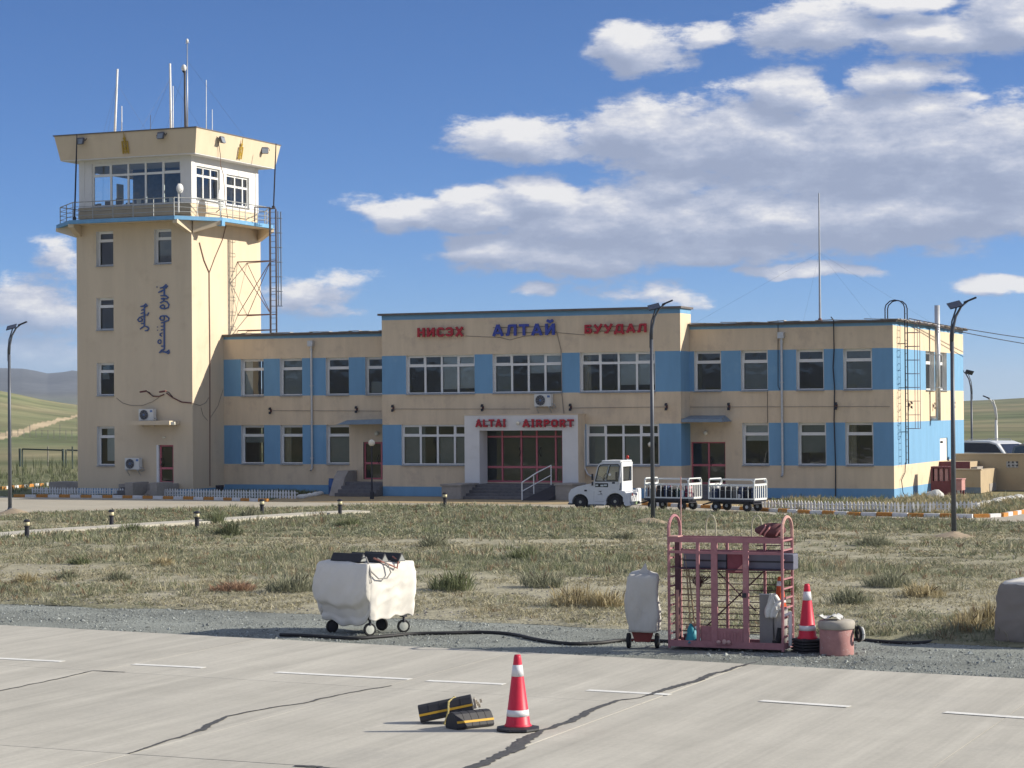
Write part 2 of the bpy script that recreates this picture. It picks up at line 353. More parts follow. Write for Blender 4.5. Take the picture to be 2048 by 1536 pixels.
def attr_material(name, rough=.95, nscale=3, namt=.35, bump=.0, bscale=20, trans=0):
    m = bpy.data.materials.new(name); m.use_nodes = True; t = m.node_tree; b = t.nodes['Principled BSDF']; l = t.links.new
    at = N(t, 'ShaderNodeAttribute'); at.attribute_name = 'tint'; geo = N(t, 'ShaderNodeNewGeometry')
    nz = N(t, 'ShaderNodeTexNoise'); nz.inputs['Scale'].default_value = nscale; nz.inputs['Detail'].default_value = 10; nz.inputs['Roughness'].default_value = .72; l(geo.outputs['Position'], nz.inputs['Vector'])
    mr = N(t, 'ShaderNodeMapRange'); l(nz.outputs[0], mr.inputs[0]); mr.inputs[1].default_value = .3; mr.inputs[2].default_value = .7; mr.inputs[3].default_value = 1-namt; mr.inputs[4].default_value = 1+namt
    vm = N(t, 'ShaderNodeVectorMath', operation='SCALE'); l(at.outputs['Color'], vm.inputs[0]); l(mr.outputs[0], vm.inputs['Scale']); l(vm.outputs[0], b.inputs['Base Color'])
    b.inputs['Roughness'].default_value = rough; b.inputs['Specular IOR Level'].default_value = .15
    if bump:
        bp = N(t, 'ShaderNodeBump'); bp.inputs['Distance'].default_value = bump; bp.inputs['Strength'].default_value = 1
        n3 = N(t, 'ShaderNodeTexNoise'); n3.inputs['Scale'].default_value = bscale; n3.inputs['Detail'].default_value = 5; l(geo.outputs['Position'], n3.inputs['Vector']); l(n3.outputs[0], bp.inputs['Height']); l(bp.outputs[0], b.inputs['Normal'])
    if trans:
        tb = N(t, 'ShaderNodeBsdfTranslucent'); l(vm.outputs[0], tb.inputs[0]); ms = N(t, 'ShaderNodeMixShader'); ms.inputs[0].default_value = trans
        out = t.nodes['Material Output']; l(b.outputs[0], ms.inputs[1]); l(tb.outputs[0], ms.inputs[2]); l(ms.outputs[0], out.inputs[0])
    return m
def attr_mesh(name, v, f, colr, m, smooth=False):
    me = bpy.data.meshes.new(name); me.from_pydata(v, [], f)
    a = me.color_attributes.new('tint', 'FLOAT_COLOR', 'POINT'); a.data.foreach_set('color', colr)
    me.materials.append(m)
    if smooth: me.polygons.foreach_set('use_smooth', [True]*len(me.polygons))
    return link(name, me)
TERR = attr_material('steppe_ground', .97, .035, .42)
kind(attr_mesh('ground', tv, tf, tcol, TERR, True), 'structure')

# ------------------------------------------------------------------ field, gravel, apron, road
apron_edge = lambda X: 37.2-.109*(X+26.7)
field_lo = interp([(-80, 46), (-29.8, 41.7), (-24, 41.9), (-18.84, 41.4), (-12, 40.6), (-7.5, 39.9), (0, 38.9), (12, 37.5)])
rn = [G(*p) for p in [(-300,1046),(0,1036),(140,1026),(250,1023),(400,1020),(540,1018),(700,1014),(860,1012),(1000,1014),(1140,1018),(1350,1024),(1530,1030),(1800,1039),(2048,1047),(2300,1056)]]
road_near = interp([(p.x, p.y) for p in rn])
kl = [G(*p) for p in [(26,994),(120,994.5),(210,995.5),(345,998),(440,1000),(538,1003.5)]]
kr = [G(*p) for p in [(1285,1010),(1414,1016),(1527,1022),(1590,1026),(1714,1031),(1864,1034),(1937,1035.3),(1975,1034.6),(2005,1033),(2030,1029),(2060,1023)]]
def field_z(x, y):
    e = min(1, max(0, (road_near(x)-y)/3))*min(1, max(0, (y-field_lo(x))/2+.3))
    return .012+e*(.10+.10*fbm(x, y, 9, 3, 3)+.03*fbm(x, y, 1.2, 2, 6))
def green(x, y):   # how green the field is here, 0..1
    g = .34+1.6*fbm(x*.55, y*1.6, 9, 4, 11)+.30*sstep(54, 63, y)
    k = (road_near(x)-y)
    g += .15*math.exp(-((k-6)/9)**2)-.14*math.exp(-((y-46-(-x)*.15)/4)**2)
    if x > -30: g -= .20*sstep(50, 62, y)*(1-sstep(70, 76, y))
    return min(1, max(0, g))
fx = np.arange(-72, 8, .35); fv = []; fc = []; ny = 190
for X in fx:
    lo = field_lo(X)-.35-.5*abs(fbm(X, 0, 1.5, 2, 8)); hi = road_near(X)+.25+.5*fbm(X, 5, 1.2, 2, 8)
    for j in range(ny):
        Y = lo+(hi-lo)*(j/(ny-1))**1.15; g = green(X, Y); n = fbm(X, Y, .8, 2, 21)+.7*fbm(X, Y*2.2, 3, 3, 24)
        fv.append((X, Y, field_z(X, Y)-(0.03 if j == 0 or j == ny-1 else 0)))
        gr = sstep(.15, .55, g); s = 1+.3*n
        fc += [(.35*(1-gr)+.24*gr)*s, (.325*(1-gr)+.23*gr)*s, (.235*(1-gr)+.15*gr)*s, 1]
ff = [(i*ny+j, (i+1)*ny+j, (i+1)*ny+j+1, i*ny+j+1) for i in range(len(fx)-1) for j in range(ny-1)]
FIELD = attr_material('dry_field_soil', .97, 5, .35, .03, 14)
kind(attr_mesh('field', fv, ff, fc, FIELD, True), 'structure')
# gravel strip
gx = np.arange(-72, 8, .3); gv = []; gc = []; gn = 26
for X in gx:
    lo = apron_edge(X)-.08; hi = field_lo(X)+.9
    for j in range(gn):
        Y = lo+(hi-lo)*j/(gn-1); n = fbm(X, Y, .6, 3, 31); n2 = fbm(X, Y*2.5, 5, 2, 32)
        gv.append((X, Y, -.035+.02*n+(.025*j/(gn-1) if j < gn-3 else -.02))); s = 1+.35*n+.35*n2
        gc += [.25*s, .265*s, .242*s, 1]
gf = [(i*gn+j, (i+1)*gn+j, (i+1)*gn+j+1, i*gn+j+1) for i in range(len(gx)-1) for j in range(gn-1)]
GRAV = attr_material('gravel_bed', .95, 28, .5, .03, 30)
kind(attr_mesh('gravel_strip', gv, gf, gc, GRAV, True), 'structure')
# stones on the gravel
def stone_mesh(n, fn, name, m):
    v = []; f = []; c = []
    oc = np.array([(1,0,0),(0,1,0),(-1,0,0),(0,-1,0),(0,0,1),(.7,.7,.35),(-.7,.6,.3)])
    fs = [(0,5,4),(5,1,4),(1,6,4),(6,2,4),(2,3,4),(3,0,4)]
    for i in range(n):
        x, y, z, s, tint = fn(i); a = random.uniform(0, 6.28); ca, sa = math.cos(a), math.sin(a)
        sx, sy, sz = s*random.uniform(.7, 1.4), s*random.uniform(.6, 1.1), s*random.uniform(.5, 1.1); b = len(v)
        for p in oc: px_, py_, pz_ = p[0]*sx, p[1]*sy, p[2]*sz; v.append((x+px_*ca-py_*sa, y+px_*sa+py_*ca, z+pz_)); c += [*tint, 1]
        f += [(a_+b, b_+b, c_+b) for a_, b_, c_ in fs]
    return attr_mesh(name, v, f, c, m)
def gst(i):
    while True:
        X = random.uniform(-34, -2); Y = random.uniform(apron_edge(X)+.02, field_lo(X)+.8)
        if random.random() < .45+1.2*fbm(X, Y*3, 2.5, 2, 41): break
    s = .008+.018*random.random()**3+(.03 if random.random() < .012 else 0); b = random.choice([.16, .21, .26, .31, .40]) if random.random() > .012 else .55
    return X, Y, -.03+.02*(Y-apron_edge(X))/4, s, (b*.96, b*1.02, b*.96)
STONE = attr_material('loose_stones', .9, 20, .2)
kind(stone_mesh(26000, gst, 'gravel', STONE), 'stuff')
# concrete apron: slabs one by one
APR = mat('apron_concrete', (.46, .437, .38), .90, var=.11, scale=.7, bump=.0035, bscale=45, obj_rand=.035, stain=(.35, .52, (.34, .325, .29), .5), det=9, spec=.25)
APB = mat('apron_base', (.10, .095, .085), .95)
t_ = APR.node_tree     # faint tyre and water streaks running across the slabs
geo = N(t_, 'ShaderNodeNewGeometry'); mp = N(t_, 'ShaderNodeMapping'); t_.links.new(geo.outputs[0], mp.inputs[0]); mp.inputs['Rotation'].default_value = (0, 0, R(9)); mp.inputs['Scale'].default_value = (1.9, .10, 1)
nz = N(t_, 'ShaderNodeTexNoise'); nz.inputs['Scale'].default_value = 1.1; nz.inputs['Detail'].default_value = 6; nz.inputs['Distortion'].default_value = .4; t_.links.new(mp.outputs[0], nz.inputs[0])
mr = N(t_, 'ShaderNodeMapRange'); t_.links.new(nz.outputs[0], mr.inputs[0]); mr.inputs[1].default_value = .3; mr.inputs[2].default_value = .7; mr.inputs[3].default_value = .88; mr.inputs[4].default_value = 1.10
bs = t_.nodes['Principled BSDF']; src = bs.inputs['Base Color'].links[0].from_socket
vm = N(t_, 'ShaderNodeVectorMath', operation='SCALE'); t_.links.new(src, vm.inputs[0]); t_.links.new(mr.outputs[0], vm.inputs['Scale'])
prev = vm.outputs[0]     # fine scratches, aggregate and small dark spots
for sc3, rot, dsc, lo, hi, a0, a1 in (((11, .30, 1), 4, 1.0, .30, .70, .93, 1.07), ((9, 9, 9), 0, 1.6, .30, .70, .92, 1.08), ((1.1, 1.1, 1), 0, 1.0, .66, .74, 1.0, .86), ((3.4, .07, 1), -7, 1.0, .60, .72, 1.0, 1.07)):
    m3 = N(t_, 'ShaderNodeMapping'); t_.links.new(geo.outputs[0], m3.inputs[0]); m3.inputs['Rotation'].default_value = (0, 0, R(rot)); m3.inputs['Scale'].default_value = sc3
    n3 = N(t_, 'ShaderNodeTexNoise'); n3.inputs['Scale'].default_value = dsc; n3.inputs['Detail'].default_value = 8; n3.inputs['Roughness'].default_value = .68; t_.links.new(m3.outputs[0], n3.inputs[0])
    r3 = N(t_, 'ShaderNodeMapRange'); t_.links.new(n3.outputs[0], r3.inputs[0]); r3.inputs[1].default_value = lo; r3.inputs[2].default_value = hi; r3.inputs[3].default_value = a0; r3.inputs[4].default_value = a1
    v3 = N(t_, 'ShaderNodeVectorMath', operation='SCALE'); t_.links.new(prev, v3.inputs[0]); t_.links.new(r3.outputs[0], v3.inputs['Scale']); prev = v3.outputs[0]
t_.links.new(prev, bs.inputs['Base Color'])
ab = MB(); ab.box(-60, 25, 2, 30, -.3, -.010); apron = ab.build('apron', APB); kind(apron, 'structure')
jx = [-46.6,-41.3,-36.1,-30.9,-25.65,-20.4,-15.1,-10.78,-5.7,-.5,4.7,10]
rows = [lambda X: apron_edge(X), lambda X: 30.55-.088*(X+14), lambda X: 23.68-.03*(X+14), lambda X: 16.8, lambda X: 10.]
for i in range(len(jx)-1):
    for j in range(len(rows)-1):
        g = .005; x0, x1 = jx[i]+g, jx[i+1]-g; hi, lo = rows[j], rows[j+1]
        y00, y10, y01, y11 = lo(x0)+g, lo(x1)+g, hi(x0)-(g if j else 0), hi(x1)-(g if j else 0); dz = random.uniform(-.003, .003)
        b = .0012; s = MB()
        s.add([(x0,y00,-.2),(x1,y10,-.2),(x1,y11,-.2),(x0,y01,-.2),(x0,y00,dz-b),(x1,y10,dz-b),(x1,y11,dz-b),(x0,y01,dz-b),(x0+b,y00+b,dz),(x1-b,y10+b,dz),(x1-b,y11-b,dz),(x0+b,y01-b,dz)],
            [(0,3,2,1),(0,1,5,4),(1,2,6,5),(2,3,7,6),(3,0,4,7),(4,5,9,8),(5,6,10,9),(6,7,11,10),(7,4,8,11),(8,9,10,11)])
        s.build('slab', APR, apron)
PAINT = mat('road_paint', (.74, .73, .68), .7, var=.18, scale=7, stain=(5, .56, (.42, .40, .35), .7))
for a, b in [((-60,1314.5),(125,1323.5)),((267,1329),(407,1336)),((553,1345),(820,1359)),((855,1362),(1008,1369)),((1175,1381),(1340,1390)),((1522,1402),(1698,1414)),((1890,1425),(2100,1440))]:
    p, q = G(*a), G(*b); n = Vector((-(q-p).y, (q-p).x, 0)).normalized()*.085; s = MB()
    s.add([(*(p-n).xy, .0045), (*(q-n).xy, .0045), (*(q+n).xy, .0045), (*(p+n).xy, .0045), (*(p-n).xy, .0085), (*(q-n).xy, .0085), (*(q+n).xy, .0085), (*(p+n).xy, .0085)],
        [(0,3,2,1),(4,5,6,7),(0,1,5,4),(1,2,6,5),(2,3,7,6),(3,0,4,7)]); s.build('painted_dash', PAINT, apron)
TAR = mat('tar_seam', (.075, .075, .076), .8, var=.5, scale=14, stain=(10, .58, (.30, .28, .24), .9))
def seam(pts, name='tar_seam', z=.011, sub=16):
    P = [(G(px, py), w) for px, py, w in pts]; s = MB(); L_, R_ = [], []
    for i in range(len(P)-1):
        for k in range(sub if i < len(P)-2 else sub+1):
            t = k/sub; p = P[i][0].lerp(P[i+1][0], t); w = .8*(P[i][1]*(1-t)+P[i+1][1]*t); d = (P[i+1][0]-P[i][0]); n = Vector((-d.y, d.x, 0)).normalized()
            j = .03*noise.noise(Vector((p.x*3, p.y*3, 1))); w *= 1+.6*noise.noise(Vector((p.x*14, p.y*14, 4))); j *= 1.6; L_.append(p+n*(w/2+j)); R_.append(p-n*(w/2-j))
    n = len(L_); vs = [(a.x, a.y, z-.003) for a in L_]+[(a.x, a.y, z-.003) for a in R_]+[((a.x*.7+b.x*.3), (a.y*.7+b.y*.3), z) for a, b in zip(L_, R_)]+[((a.x*.3+b.x*.7), (a.y*.3+b.y*.7), z) for a, b in zip(L_, R_)]
    fs = []
    for i in range(n-1): fs += [(i, i+1, 2*n+i+1, 2*n+i), (2*n+i, 2*n+i+1, 3*n+i+1, 3*n+i), (3*n+i, 3*n+i+1, n+i+1, n+i)]
    s.add(vs, fs); s.build(name, TAR, apron, smooth=True)
seam([(935,1540,.22),(1000,1512,.20),(1030,1500,.24),(1045,1484,.26),(1062,1474,.2),(1082,1462,.10),(1140,1444,.16),(1165,1430,.16),(1200,1414,.12),(1235,1402,.10),(1262,1399,.07),(1282,1395,.035),(1300,1390,.08)])
seam([(1300,1390,.10),(1325,1381,.16),(1390,1364,.16),(1420,1350,.13),(1452,1343,.12),(1480,1333,.10),(1512,1324,.06)])
seam([(256,1508,.05),(290,1498,.06),(345,1479,.07),(386,1467,.06),(402,1460,.14),(430,1444,.12),(455,1433,.07),(540,1416,.06),(608,1407,.05),(635,1400,.07),(700,1386,.05),(782,1372,.05)])
seam([(-60,1394,.05),(0,1382,.05),(60,1370,.045),(120,1357,.045),(186,1342,.05),(215,1343,.06),(250,1345,.04)])
seam([(590,1532,.10),(640,1534,.14),(660,1540,.1)])
# road, forecourt
ROADM = mat('road_surface', (.42, .385, .315), .92, var=.14, scale=.5, bump=.003, bscale=60, stain=(.25, .5, (.33, .27, .18), .6), spec=.2)
FORE = mat('forecourt_paving', (.40, .31, .185), .92, var=.15, scale=1.2, bump=.003, bscale=60, spec=.2)
far = [(-72, 97.0)]+[(p.x, p.y) for p in kl]+[(kr[0].x, kr[0].y)]+[(p.x, p.y) for p in kr[1:]]
far_f = interp(far); s = MB(); xs = np.arange(-75, 4, .8)
for a, b in zip(xs[:-1], xs[1:]): s.quad((a, road_near(a)-1.2, -.012), (b, road_near(b)-1.2, -.012), (b, far_f(b)+.1, -.012), (a, far_f(a)+.1, -.012))
kind(s.build('road', ROADM), 'structure')
s = MB(); s.prism([(kl[-1].x-.2, kl[-1].y+.05), (kr[0].x, kr[0].y+.02), (kr[1].x, kr[1].y), (-27.6, 99.8), (-33.1, 98.4), (-48.35, 98.4), (-48.35, 99.8), (-52.9, 99.8), (-52.6, 96)], -.1, -.004, plane='XY')
kind(s.build('forecourt', FORE), 'structure')
# asphalt patches on the road
# kerbs
KW = mat('kerb_white', (.66, .66, .66), .85, var=.15, scale=4, stain=(3, .58, (.4, .37, .33), .6)); KO = mat('kerb_orange', (.50, .22, .05), .85, var=.2, scale=4, stain=(3, .55, (.36, .25, .15), .6))
def kerb(pts, label):
    base = thing('kerb', label, 'kerb', (pts[0].x, pts[0].y, 0)); del base['category']; del base['label']; base['kind'] = 'structure'
    st = MB(); st.prism([(-.305, -.05), (.305, -.05), (.305, .13), (-.305, .13)], -.08, .08); mw = st.mesh('kerb_stone_white', KW); mo = st.mesh('kerb_stone_orange', KO)
    seg = 0; pos = pts[0].copy(); k = 0; d = 0
    L = [0]; 
    for a, b in zip(pts[:-1], pts[1:]): L.append(L[-1]+(b-a).length)
    n = int(L[-1]/.635)
    for i in range(n):
        t = (i+.5)*.635; j = max(q for q in range(len(L)-1) if L[q] <= t); u = (t-L[j])/(L[j+1]-L[j]); p = pts[j].lerp(pts[j+1], u); dd = pts[j+1]-pts[j]
        link('kerb_stone', mw if i % 2 else mo, base, (p.x-pts[0].x, p.y-pts[0].y+.09, random.uniform(-.012, .008)), math.atan2(dd.y, dd.x)+random.uniform(-.012, .012), bevel=.012)
kerb(kl, 'left'); kerb(kr, 'right')
kb2 = [G(*p) for p in [(0,978),(30,975),(80,971),(118,968)]]
kerb(kb2, 'side')
# footpath through the field
PATH = mat('path_concrete', (.50, .47, .40), .92, var=.15, scale=2, bump=.003, stain=(1.2, .55, (.33, .29, .2), .6), spec=.2)
pp = [G(*p) for p in [(-160,1098),(0,1080),(100,1071),(215,1064),(300,1058),(400,1052),(480,1046),(560,1040),(640,1035),(720,1031)]]
s = MB()
for a, b in zip(pp[:-1], pp[1:]):
    n = 5
    for k in range(n):
        p, q = a.lerp(b, k/n), a.lerp(b, (k+1)/n); w = .62; jj = [.12*noise.noise(Vector((p.x*2, i, 3))) for i in (0, 9)]
        z0, z1 = .20, .20
        d = (b-a).normalized(); nn = Vector((-d.y, d.x, 0))
        A, B, C_, D_ = p-nn*w, q-nn*w, q+nn*w, p+nn*w
        s.add([(*A.xy, -.1), (*B.xy, -.1), (*C_.xy, -.1), (*D_.xy, -.1), (*A.xy, z0), (*B.xy, z0), (*C_.xy, z0), (*D_.xy, z0)], [(4,5,6,7),(0,1,5,4),(2,3,7,6)])
kind(s.build('footpath', PATH), 'structure')

# ================================================================== buildings
YW, YC, XRW, XTW = 99.85, 98.5, -23.5, -57.9
ZP, ZLB, ZLT, ZUB, ZUT, ZFB = .463, 1.496, 3.449, 4.918, 6.785, 7.795
def XW(px, y=800): return PY(px, y, YW).x
def XC(px, y=800): return PY(px, y, YC).x
def wall_grid(mb, org, ud, u0, u1, z0, z1, holes, colf, ucuts=(), zcuts=()):
    us = sorted({round(q, 4) for q in [u0, u1, *ucuts]+[h[0] for h in holes]+[h[1] for h in holes] if u0 <= q <= u1})
    zs = sorted({round(q, 4) for q in [z0, z1, *zcuts]+[h[2] for h in holes]+[h[3] for h in holes] if z0 <= q <= z1})
    P = lambda u, z: (org[0]+ud[0]*u, org[1]+ud[1]*u, z)
    for a, b in zip(us[:-1], us[1:]):
        for c, d in zip(zs[:-1], zs[1:]):
            mu, mz = (a+b)/2, (c+d)/2
            if any(h[0] < mu < h[1] and h[2] < mz < h[3] for h in holes): continue
            mb.quad(P(a, c), P(b, c), P(b, d), P(a, d), colf(mu, mz))
PANE_CACHE = {}
def window(parent, x, y, z, w, h, cols, tr=.29, rz=0, depth=.17, frame=WHITEP, blinds=(), sill=True, small_top=(), nm='window', rev=WHITEP, fw=.065):
    """opening w x h, bottom-left corner at (x,y,z) on the wall; tr = transom height share from the top; cols = list of relative widths"""
    key = (round(w, 2), round(h, 2), tuple(cols), tr, depth, frame.name, tuple(small_top), rev.name)
    if key not in PANE_CACHE:
        f = MB(); r = MB(); panes = []
        y0, y1 = depth, depth+.07
        f.box(0, w, y0, y1, 0, fw); f.box(0, w, y0, y1, h-fw, h); f.box(0, fw, y0, y1, fw, h-fw); f.box(w-fw, w, y0, y1, fw, h-fw)
        tot = sum(cols); xs = [fw]; 
        for c in cols: xs.append(xs[-1]+(w-2*fw)*c/tot)
        zt = h-h*tr if tr else None
        for i, c in enumerate(cols):
            if i: f.box(xs[i]-.03, xs[i]+.03, y0-.004, y1, fw, h-fw)
            a = xs[i]+(.03 if i else 0); b = xs[i+1]-(.03 if i < len(cols)-1 else 0)
            if zt:
                f.box(a, b, y0-.002, y1, zt-.035, zt+.035)
                k = .045 if i in small_top or (small_top == () and True) else .0
                for (p, q, s_, t_2, kk) in ((a, b, fw, zt-.035, .02), (a, b, zt+.035, h-fw, .05 if i in small_top else .02)):
                    f.box(p, q, y0-.008, y1-.01, s_, s_+kk); f.box(p, q, y0-.008, y1-.01, t_2-kk, t_2); f.box(p, p+kk, y0-.008, y1-.01, s_+kk, t_2-kk); f.box(q-kk, q, y0-.008, y1-.01, s_+kk, t_2-kk)
                    panes.append((p+kk, q-kk, s_+kk, t_2-kk))
            else: panes.append((a, b, fw, h-fw))
        r.quad((0,0,0), (0,y0,0), (0,y0,h), (0,0,h)); r.quad((w,0,h), (w,y0,h), (w,y0,0), (w,0,0)); r.quad((0,0,h), (0,y0,h), (w,y0,h), (w,0,h)); r.quad((0,0,0), (w,0,0), (w,y0,0), (0,y0,0))
        pm = []
        for a, b, c, d in panes:
            g = MB(); g.quad((a, y0+.03, c), (b, y0+.03, c), (b, y0+.03, d), (a, y0+.03, d)); pm.append(g.mesh('pane', GLASS))
        s = MB(); s.prism([(0, .0), (w, .0), (w+.02, .02), (w+.02, .045), (-.02, .045), (-.02, .02)], -.07, y0+.0, 0); 
        s2 = MB(); s2.add([(-.02,-.08,-.035),(w+.02,-.08,-.035),(w+.02,y0-.01,.02),(-.02,y0-.01,.02),(-.02,-.08,-.015),(w+.02,-.08,-.015),(w+.02,y0-.01,.035),(-.02,y0-.01,.035)],[(0,3,2,1),(4,5,6,7),(0,1,5,4),(1,2,6,5),(2,3,7,6),(3,0,4,7)])
        PANE_CACHE[key] = (f.mesh(nm, frame), r.mesh('reveal', rev), pm, s2.mesh('sill', SILL), panes)
    fm, rm, pm, sm, panes = PANE_CACHE[key]
    o = ORG[parent.name]
    win = link(nm, fm, parent, (x-o[0], y-o[1], z-o[2]), rz)
    link('reveal', rm, win)
    for m in pm: link('pane', m, win)
    if sill: link('sill', sm, win)
    for (a, b, c, d, m_) in blinds:   # fractions of the opening
        g = MB(); n = 7; x0, x1 = fw+(w-2*fw)*a, fw+(w-2*fw)*b
        if m_ is CURT:
            for k in range(n): 
                p0, p1 = x0+(x1-x0)*k/n, x0+(x1-x0)*(k+1)/n; yy = [depth+.16+.04*((k+i) % 2) for i in (0, 1)]
                g.quad((p0, yy[0], h*c), (p1, yy[1], h*c), (p1, yy[1], h*d), (p0, yy[0], h*d))
        else: g.box(x0, x1, depth+.12, depth+.135, h*c, h*d)
        g.build('curtain' if m_ is CURT else 'blind', m_, win, world=False)
    return win

# ---------------------------------------------------------------- terminal
term = thing('terminal_building', 'two storey cream and blue airport terminal with white framed windows and projecting centre block', 'terminal', (-40.7, 105, 0))
BK = 115.3
zc = [ZP, ZLB, ZLT, ZUB, ZUT, ZFB]
def bandcol(lo_cream=()):
    def f(x, z):
        if z < ZP or z > ZFB: return 1
        if ZUB < z < ZUT: return 1
        if ZLB < z < ZLT and not any(a < x < b for a, b in lo_cream): return 1
        return 0
    return f
wb = MB(); WM = [CREAM, BLUE]
# left wing
wl = [(482,527.6,1),(560,604.6,1),(652,698,1),(731,776,1)]
H = []; wins = []
for a, b, _ in wl: H.append((XW(a), XW(b), ZUB, ZUT))
for a, b, _ in wl[:3]: H.append((XW(a), XW(b), ZLB, ZLT))
dL = (XW(726), XW(765)+.4, .75, PY(745, 884, YW).z); H.append(dL)
wall_grid(wb, (0, YW), (1, 0), XTW, -48.0, 0, ZFB+.2, H, bandcol([(XW(698), -40)]), (XW(698),), zc)
HL = H
# right wing
wr = [(1389,1442.8),(1482.5,1536),(1593,1648.4),(1687,1744.8)]; wr2 = [(1484,1537.3),(1595.5,1651.5),(1690,1746)]
H = [(XW(a), XW(b), ZUB, ZUT) for a, b in wr]+[(XW(a), XW(b), ZLB, ZLT) for a, b in wr2]
dR = (XW(1380), XW(1450.7), .62, PY(1410, 883, YW).z); H.append(dR)
wall_grid(wb, (0, YW), (1, 0), -33.3, XRW, 0, ZFB+.2, H, bandcol([(-34, XW(1484))]), (XW(1484),), zc); HR = H
# centre block
wc = [(812.5,949.6),(985.6,1124.5),(1160,1311)]; wc2 = [(802.7,944),(1172,1318)]
CX0, CX1 = -48.31, -33.07
H = [(XC(a), XC(b), ZUB, ZUT) for a, b in wc]+[(XC(a), XC(b), ZLB, ZLT) for a, b in wc2]
PXo = (PY(955, 900, 98.5).x, PY(1127, 900, 98.5).x); H.append((PXo[0], PXo[1], .70, 3.42))
def ccol(x, z):
    if z > 8.52 or z < ZP or ZUB < z < ZUT or ZLB < z < ZLT: return 1
    return 0
wall_grid(wb, (0, YC), (1, 0), CX0, CX1, 0, 8.75, H, ccol, (), zc+[8.52]); HC = H
def sidecol(x, z): return 1 if (z < ZP or z > ZFB or ZUB < z < ZUT or ZLB < z < ZLT) else 0
wall_grid(wb, (CX1, YC), (0, 1), 0, 1.55, 0, 8.75, [], lambda u, z: ccol(0, z), (), zc+[8.52])
wall_grid(wb, (CX0, 100.05), (0, -1), 0, 1.55, 0, 8.75, [], lambda u, z: ccol(0, z), (), zc+[8.52])
wall_grid(wb, (CX1, 100.05), (-1, 0), 0, CX1-CX0, 7.9, 8.75, [], lambda u, z: 0)
# right end wall
def S_(px, py): p = PX(px, py, XRW); return p.y-YW, p.z
SW = [(S_(1851.5, 740)[0], S_(1869, 740)[0], ZUB, ZUT), (S_(1880, 740)[0], S_(1893.5, 740)[0], ZUB, ZUT)]
sdoor = (S_(1880, 900)[0], S_(1895, 900)[0], S_(1885, 921)[1], S_(1885, 876)[1]); SW.append(sdoor)
wall_grid(wb, (XRW, YW), (0, 1), 0, BK-YW, 0, ZFB+.2, SW, sidecol, (), zc)
wall_grid(wb, (XRW, BK), (-1, 0), 0, XRW-XTW, 0, ZFB+.2, [], sidecol, (), zc)
wall_grid(wb, (XTW, BK), (0, -1), 0, BK-103.8, 0, ZFB+.2, [], sidecol, (), zc)
wb.build('wall', WM, term)
# roof
rb = MB(); rb.box(XTW, XRW+.22, YW-.18, BK+.2, 7.985, 8.05); rb.box(XTW, CX0-.05, YW-.14, YW-.10, 7.93, 7.985); rb.box(CX1+.05, XRW+.2, YW-.14, YW-.10, 7.93, 7.985)
rb.box(CX0-.16, CX1+.10, YC-.16, 100.15, 8.74, 8.84)
rb.build('roof', ROOFM, term, bevel=.01)
rp = MB()
for i in range(16):       # lifted edge of the roofing felt
    x = -57+i*.55; rp.cbox((x, YW-.05, 8.07+.02*math.sin(i*1.7)), (.58, .35, .03))
for i in range(13):
    x = XRW-.1-i*.75; rp.cbox((x, YW-.06, 8.075+.02*math.sin(i*2.1)), (.8, .4, .03), Matrix.Rotation(R(random.uniform(-3, 3)), 3, 'Y'))
rp.build('roof_edge_strip', mat('felt_edge', (.42, .38, .34), .9, var=.3, scale=5), term)
br = MB()
for i in range(28):
    y = YW+.3+i*.55; br.cbox((XRW+.16, y, 8.06+.02*math.sin(i*2.3)), (.42, .5, .035), Matrix.Rotation(R(random.uniform(-8, 8)), 3, 'X'))
br.build('roof_flashing', mat('flashing', (.33, .30, .29), .7, metal=.3, var=.4, scale=4), term)
# interior shell
ib = MB()
for z in (.6, 4.15): ib.box(XTW+.3, XRW-.3, YW+.25, BK-.3, z-.1, z)
ib.box(XTW+.3, XRW-.3, YW+4.4, YW+4.5, .3, 7.9)
for px in (545, 628, 714): ib.box(XW(px)-.05, XW(px)+.05, YW+.25, YW+4.4, .6, 7.9)
for px in (1463, 1565, 1668): ib.box(XW(px)-.05, XW(px)+.05, YW+.25, YW+4.4, .6, 7.9)
for px in (967, 1142): ib.box(XC(px)-.05, XC(px)+.05, YC+.3, YW+4.4, 4.15, 7.9)
ib.box(CX0+.3, CX1-.3, YC+.3, YW+4.4, 4.05, 4.15); ib.box(XRW-3.0, XRW-2.9, YW+4.5, BK-.4, .6, 7.9)
ib.build('interior', ROOM, term)
B, GB = BLIND, BLINDG
bl = {482: [(0, .38, .03, 1, B)], 560: [(0, 1, .03, .98, GB)], 652: [], 731: [(.1, 1, .05, .35, GB)]}
for a, b, _ in wl:
    window(term, XW(a), YW, ZUB, XW(b)-XW(a), ZUT-ZUB, [1], .28, blinds=bl[a], small_top=(0,), depth=.22)
for a, b, _ in wl[:3]:
    window(term, XW(a), YW, ZLB, XW(b)-XW(a), ZLT-ZLB, [1], .27, blinds={482: [(0, 1, .55, .72, GB)], 560: [(0, .3, .03, .97, CURT)], 652: [(0, 1, .03, .68, GB)]}[a], small_top=(0,), depth=.22)
for (a, b), bb in zip(wr, ([(0, .16, .03, .97, CURT)], [(.02, 1, .06, .70, BLINDG)], [], [(.02, 1, .06, 1, BLINDG)])):
    window(term, XW(a), YW, ZUB, XW(b)-XW(a), ZUT-ZUB, [1], .28, blinds=bb, small_top=(0,), depth=.22)
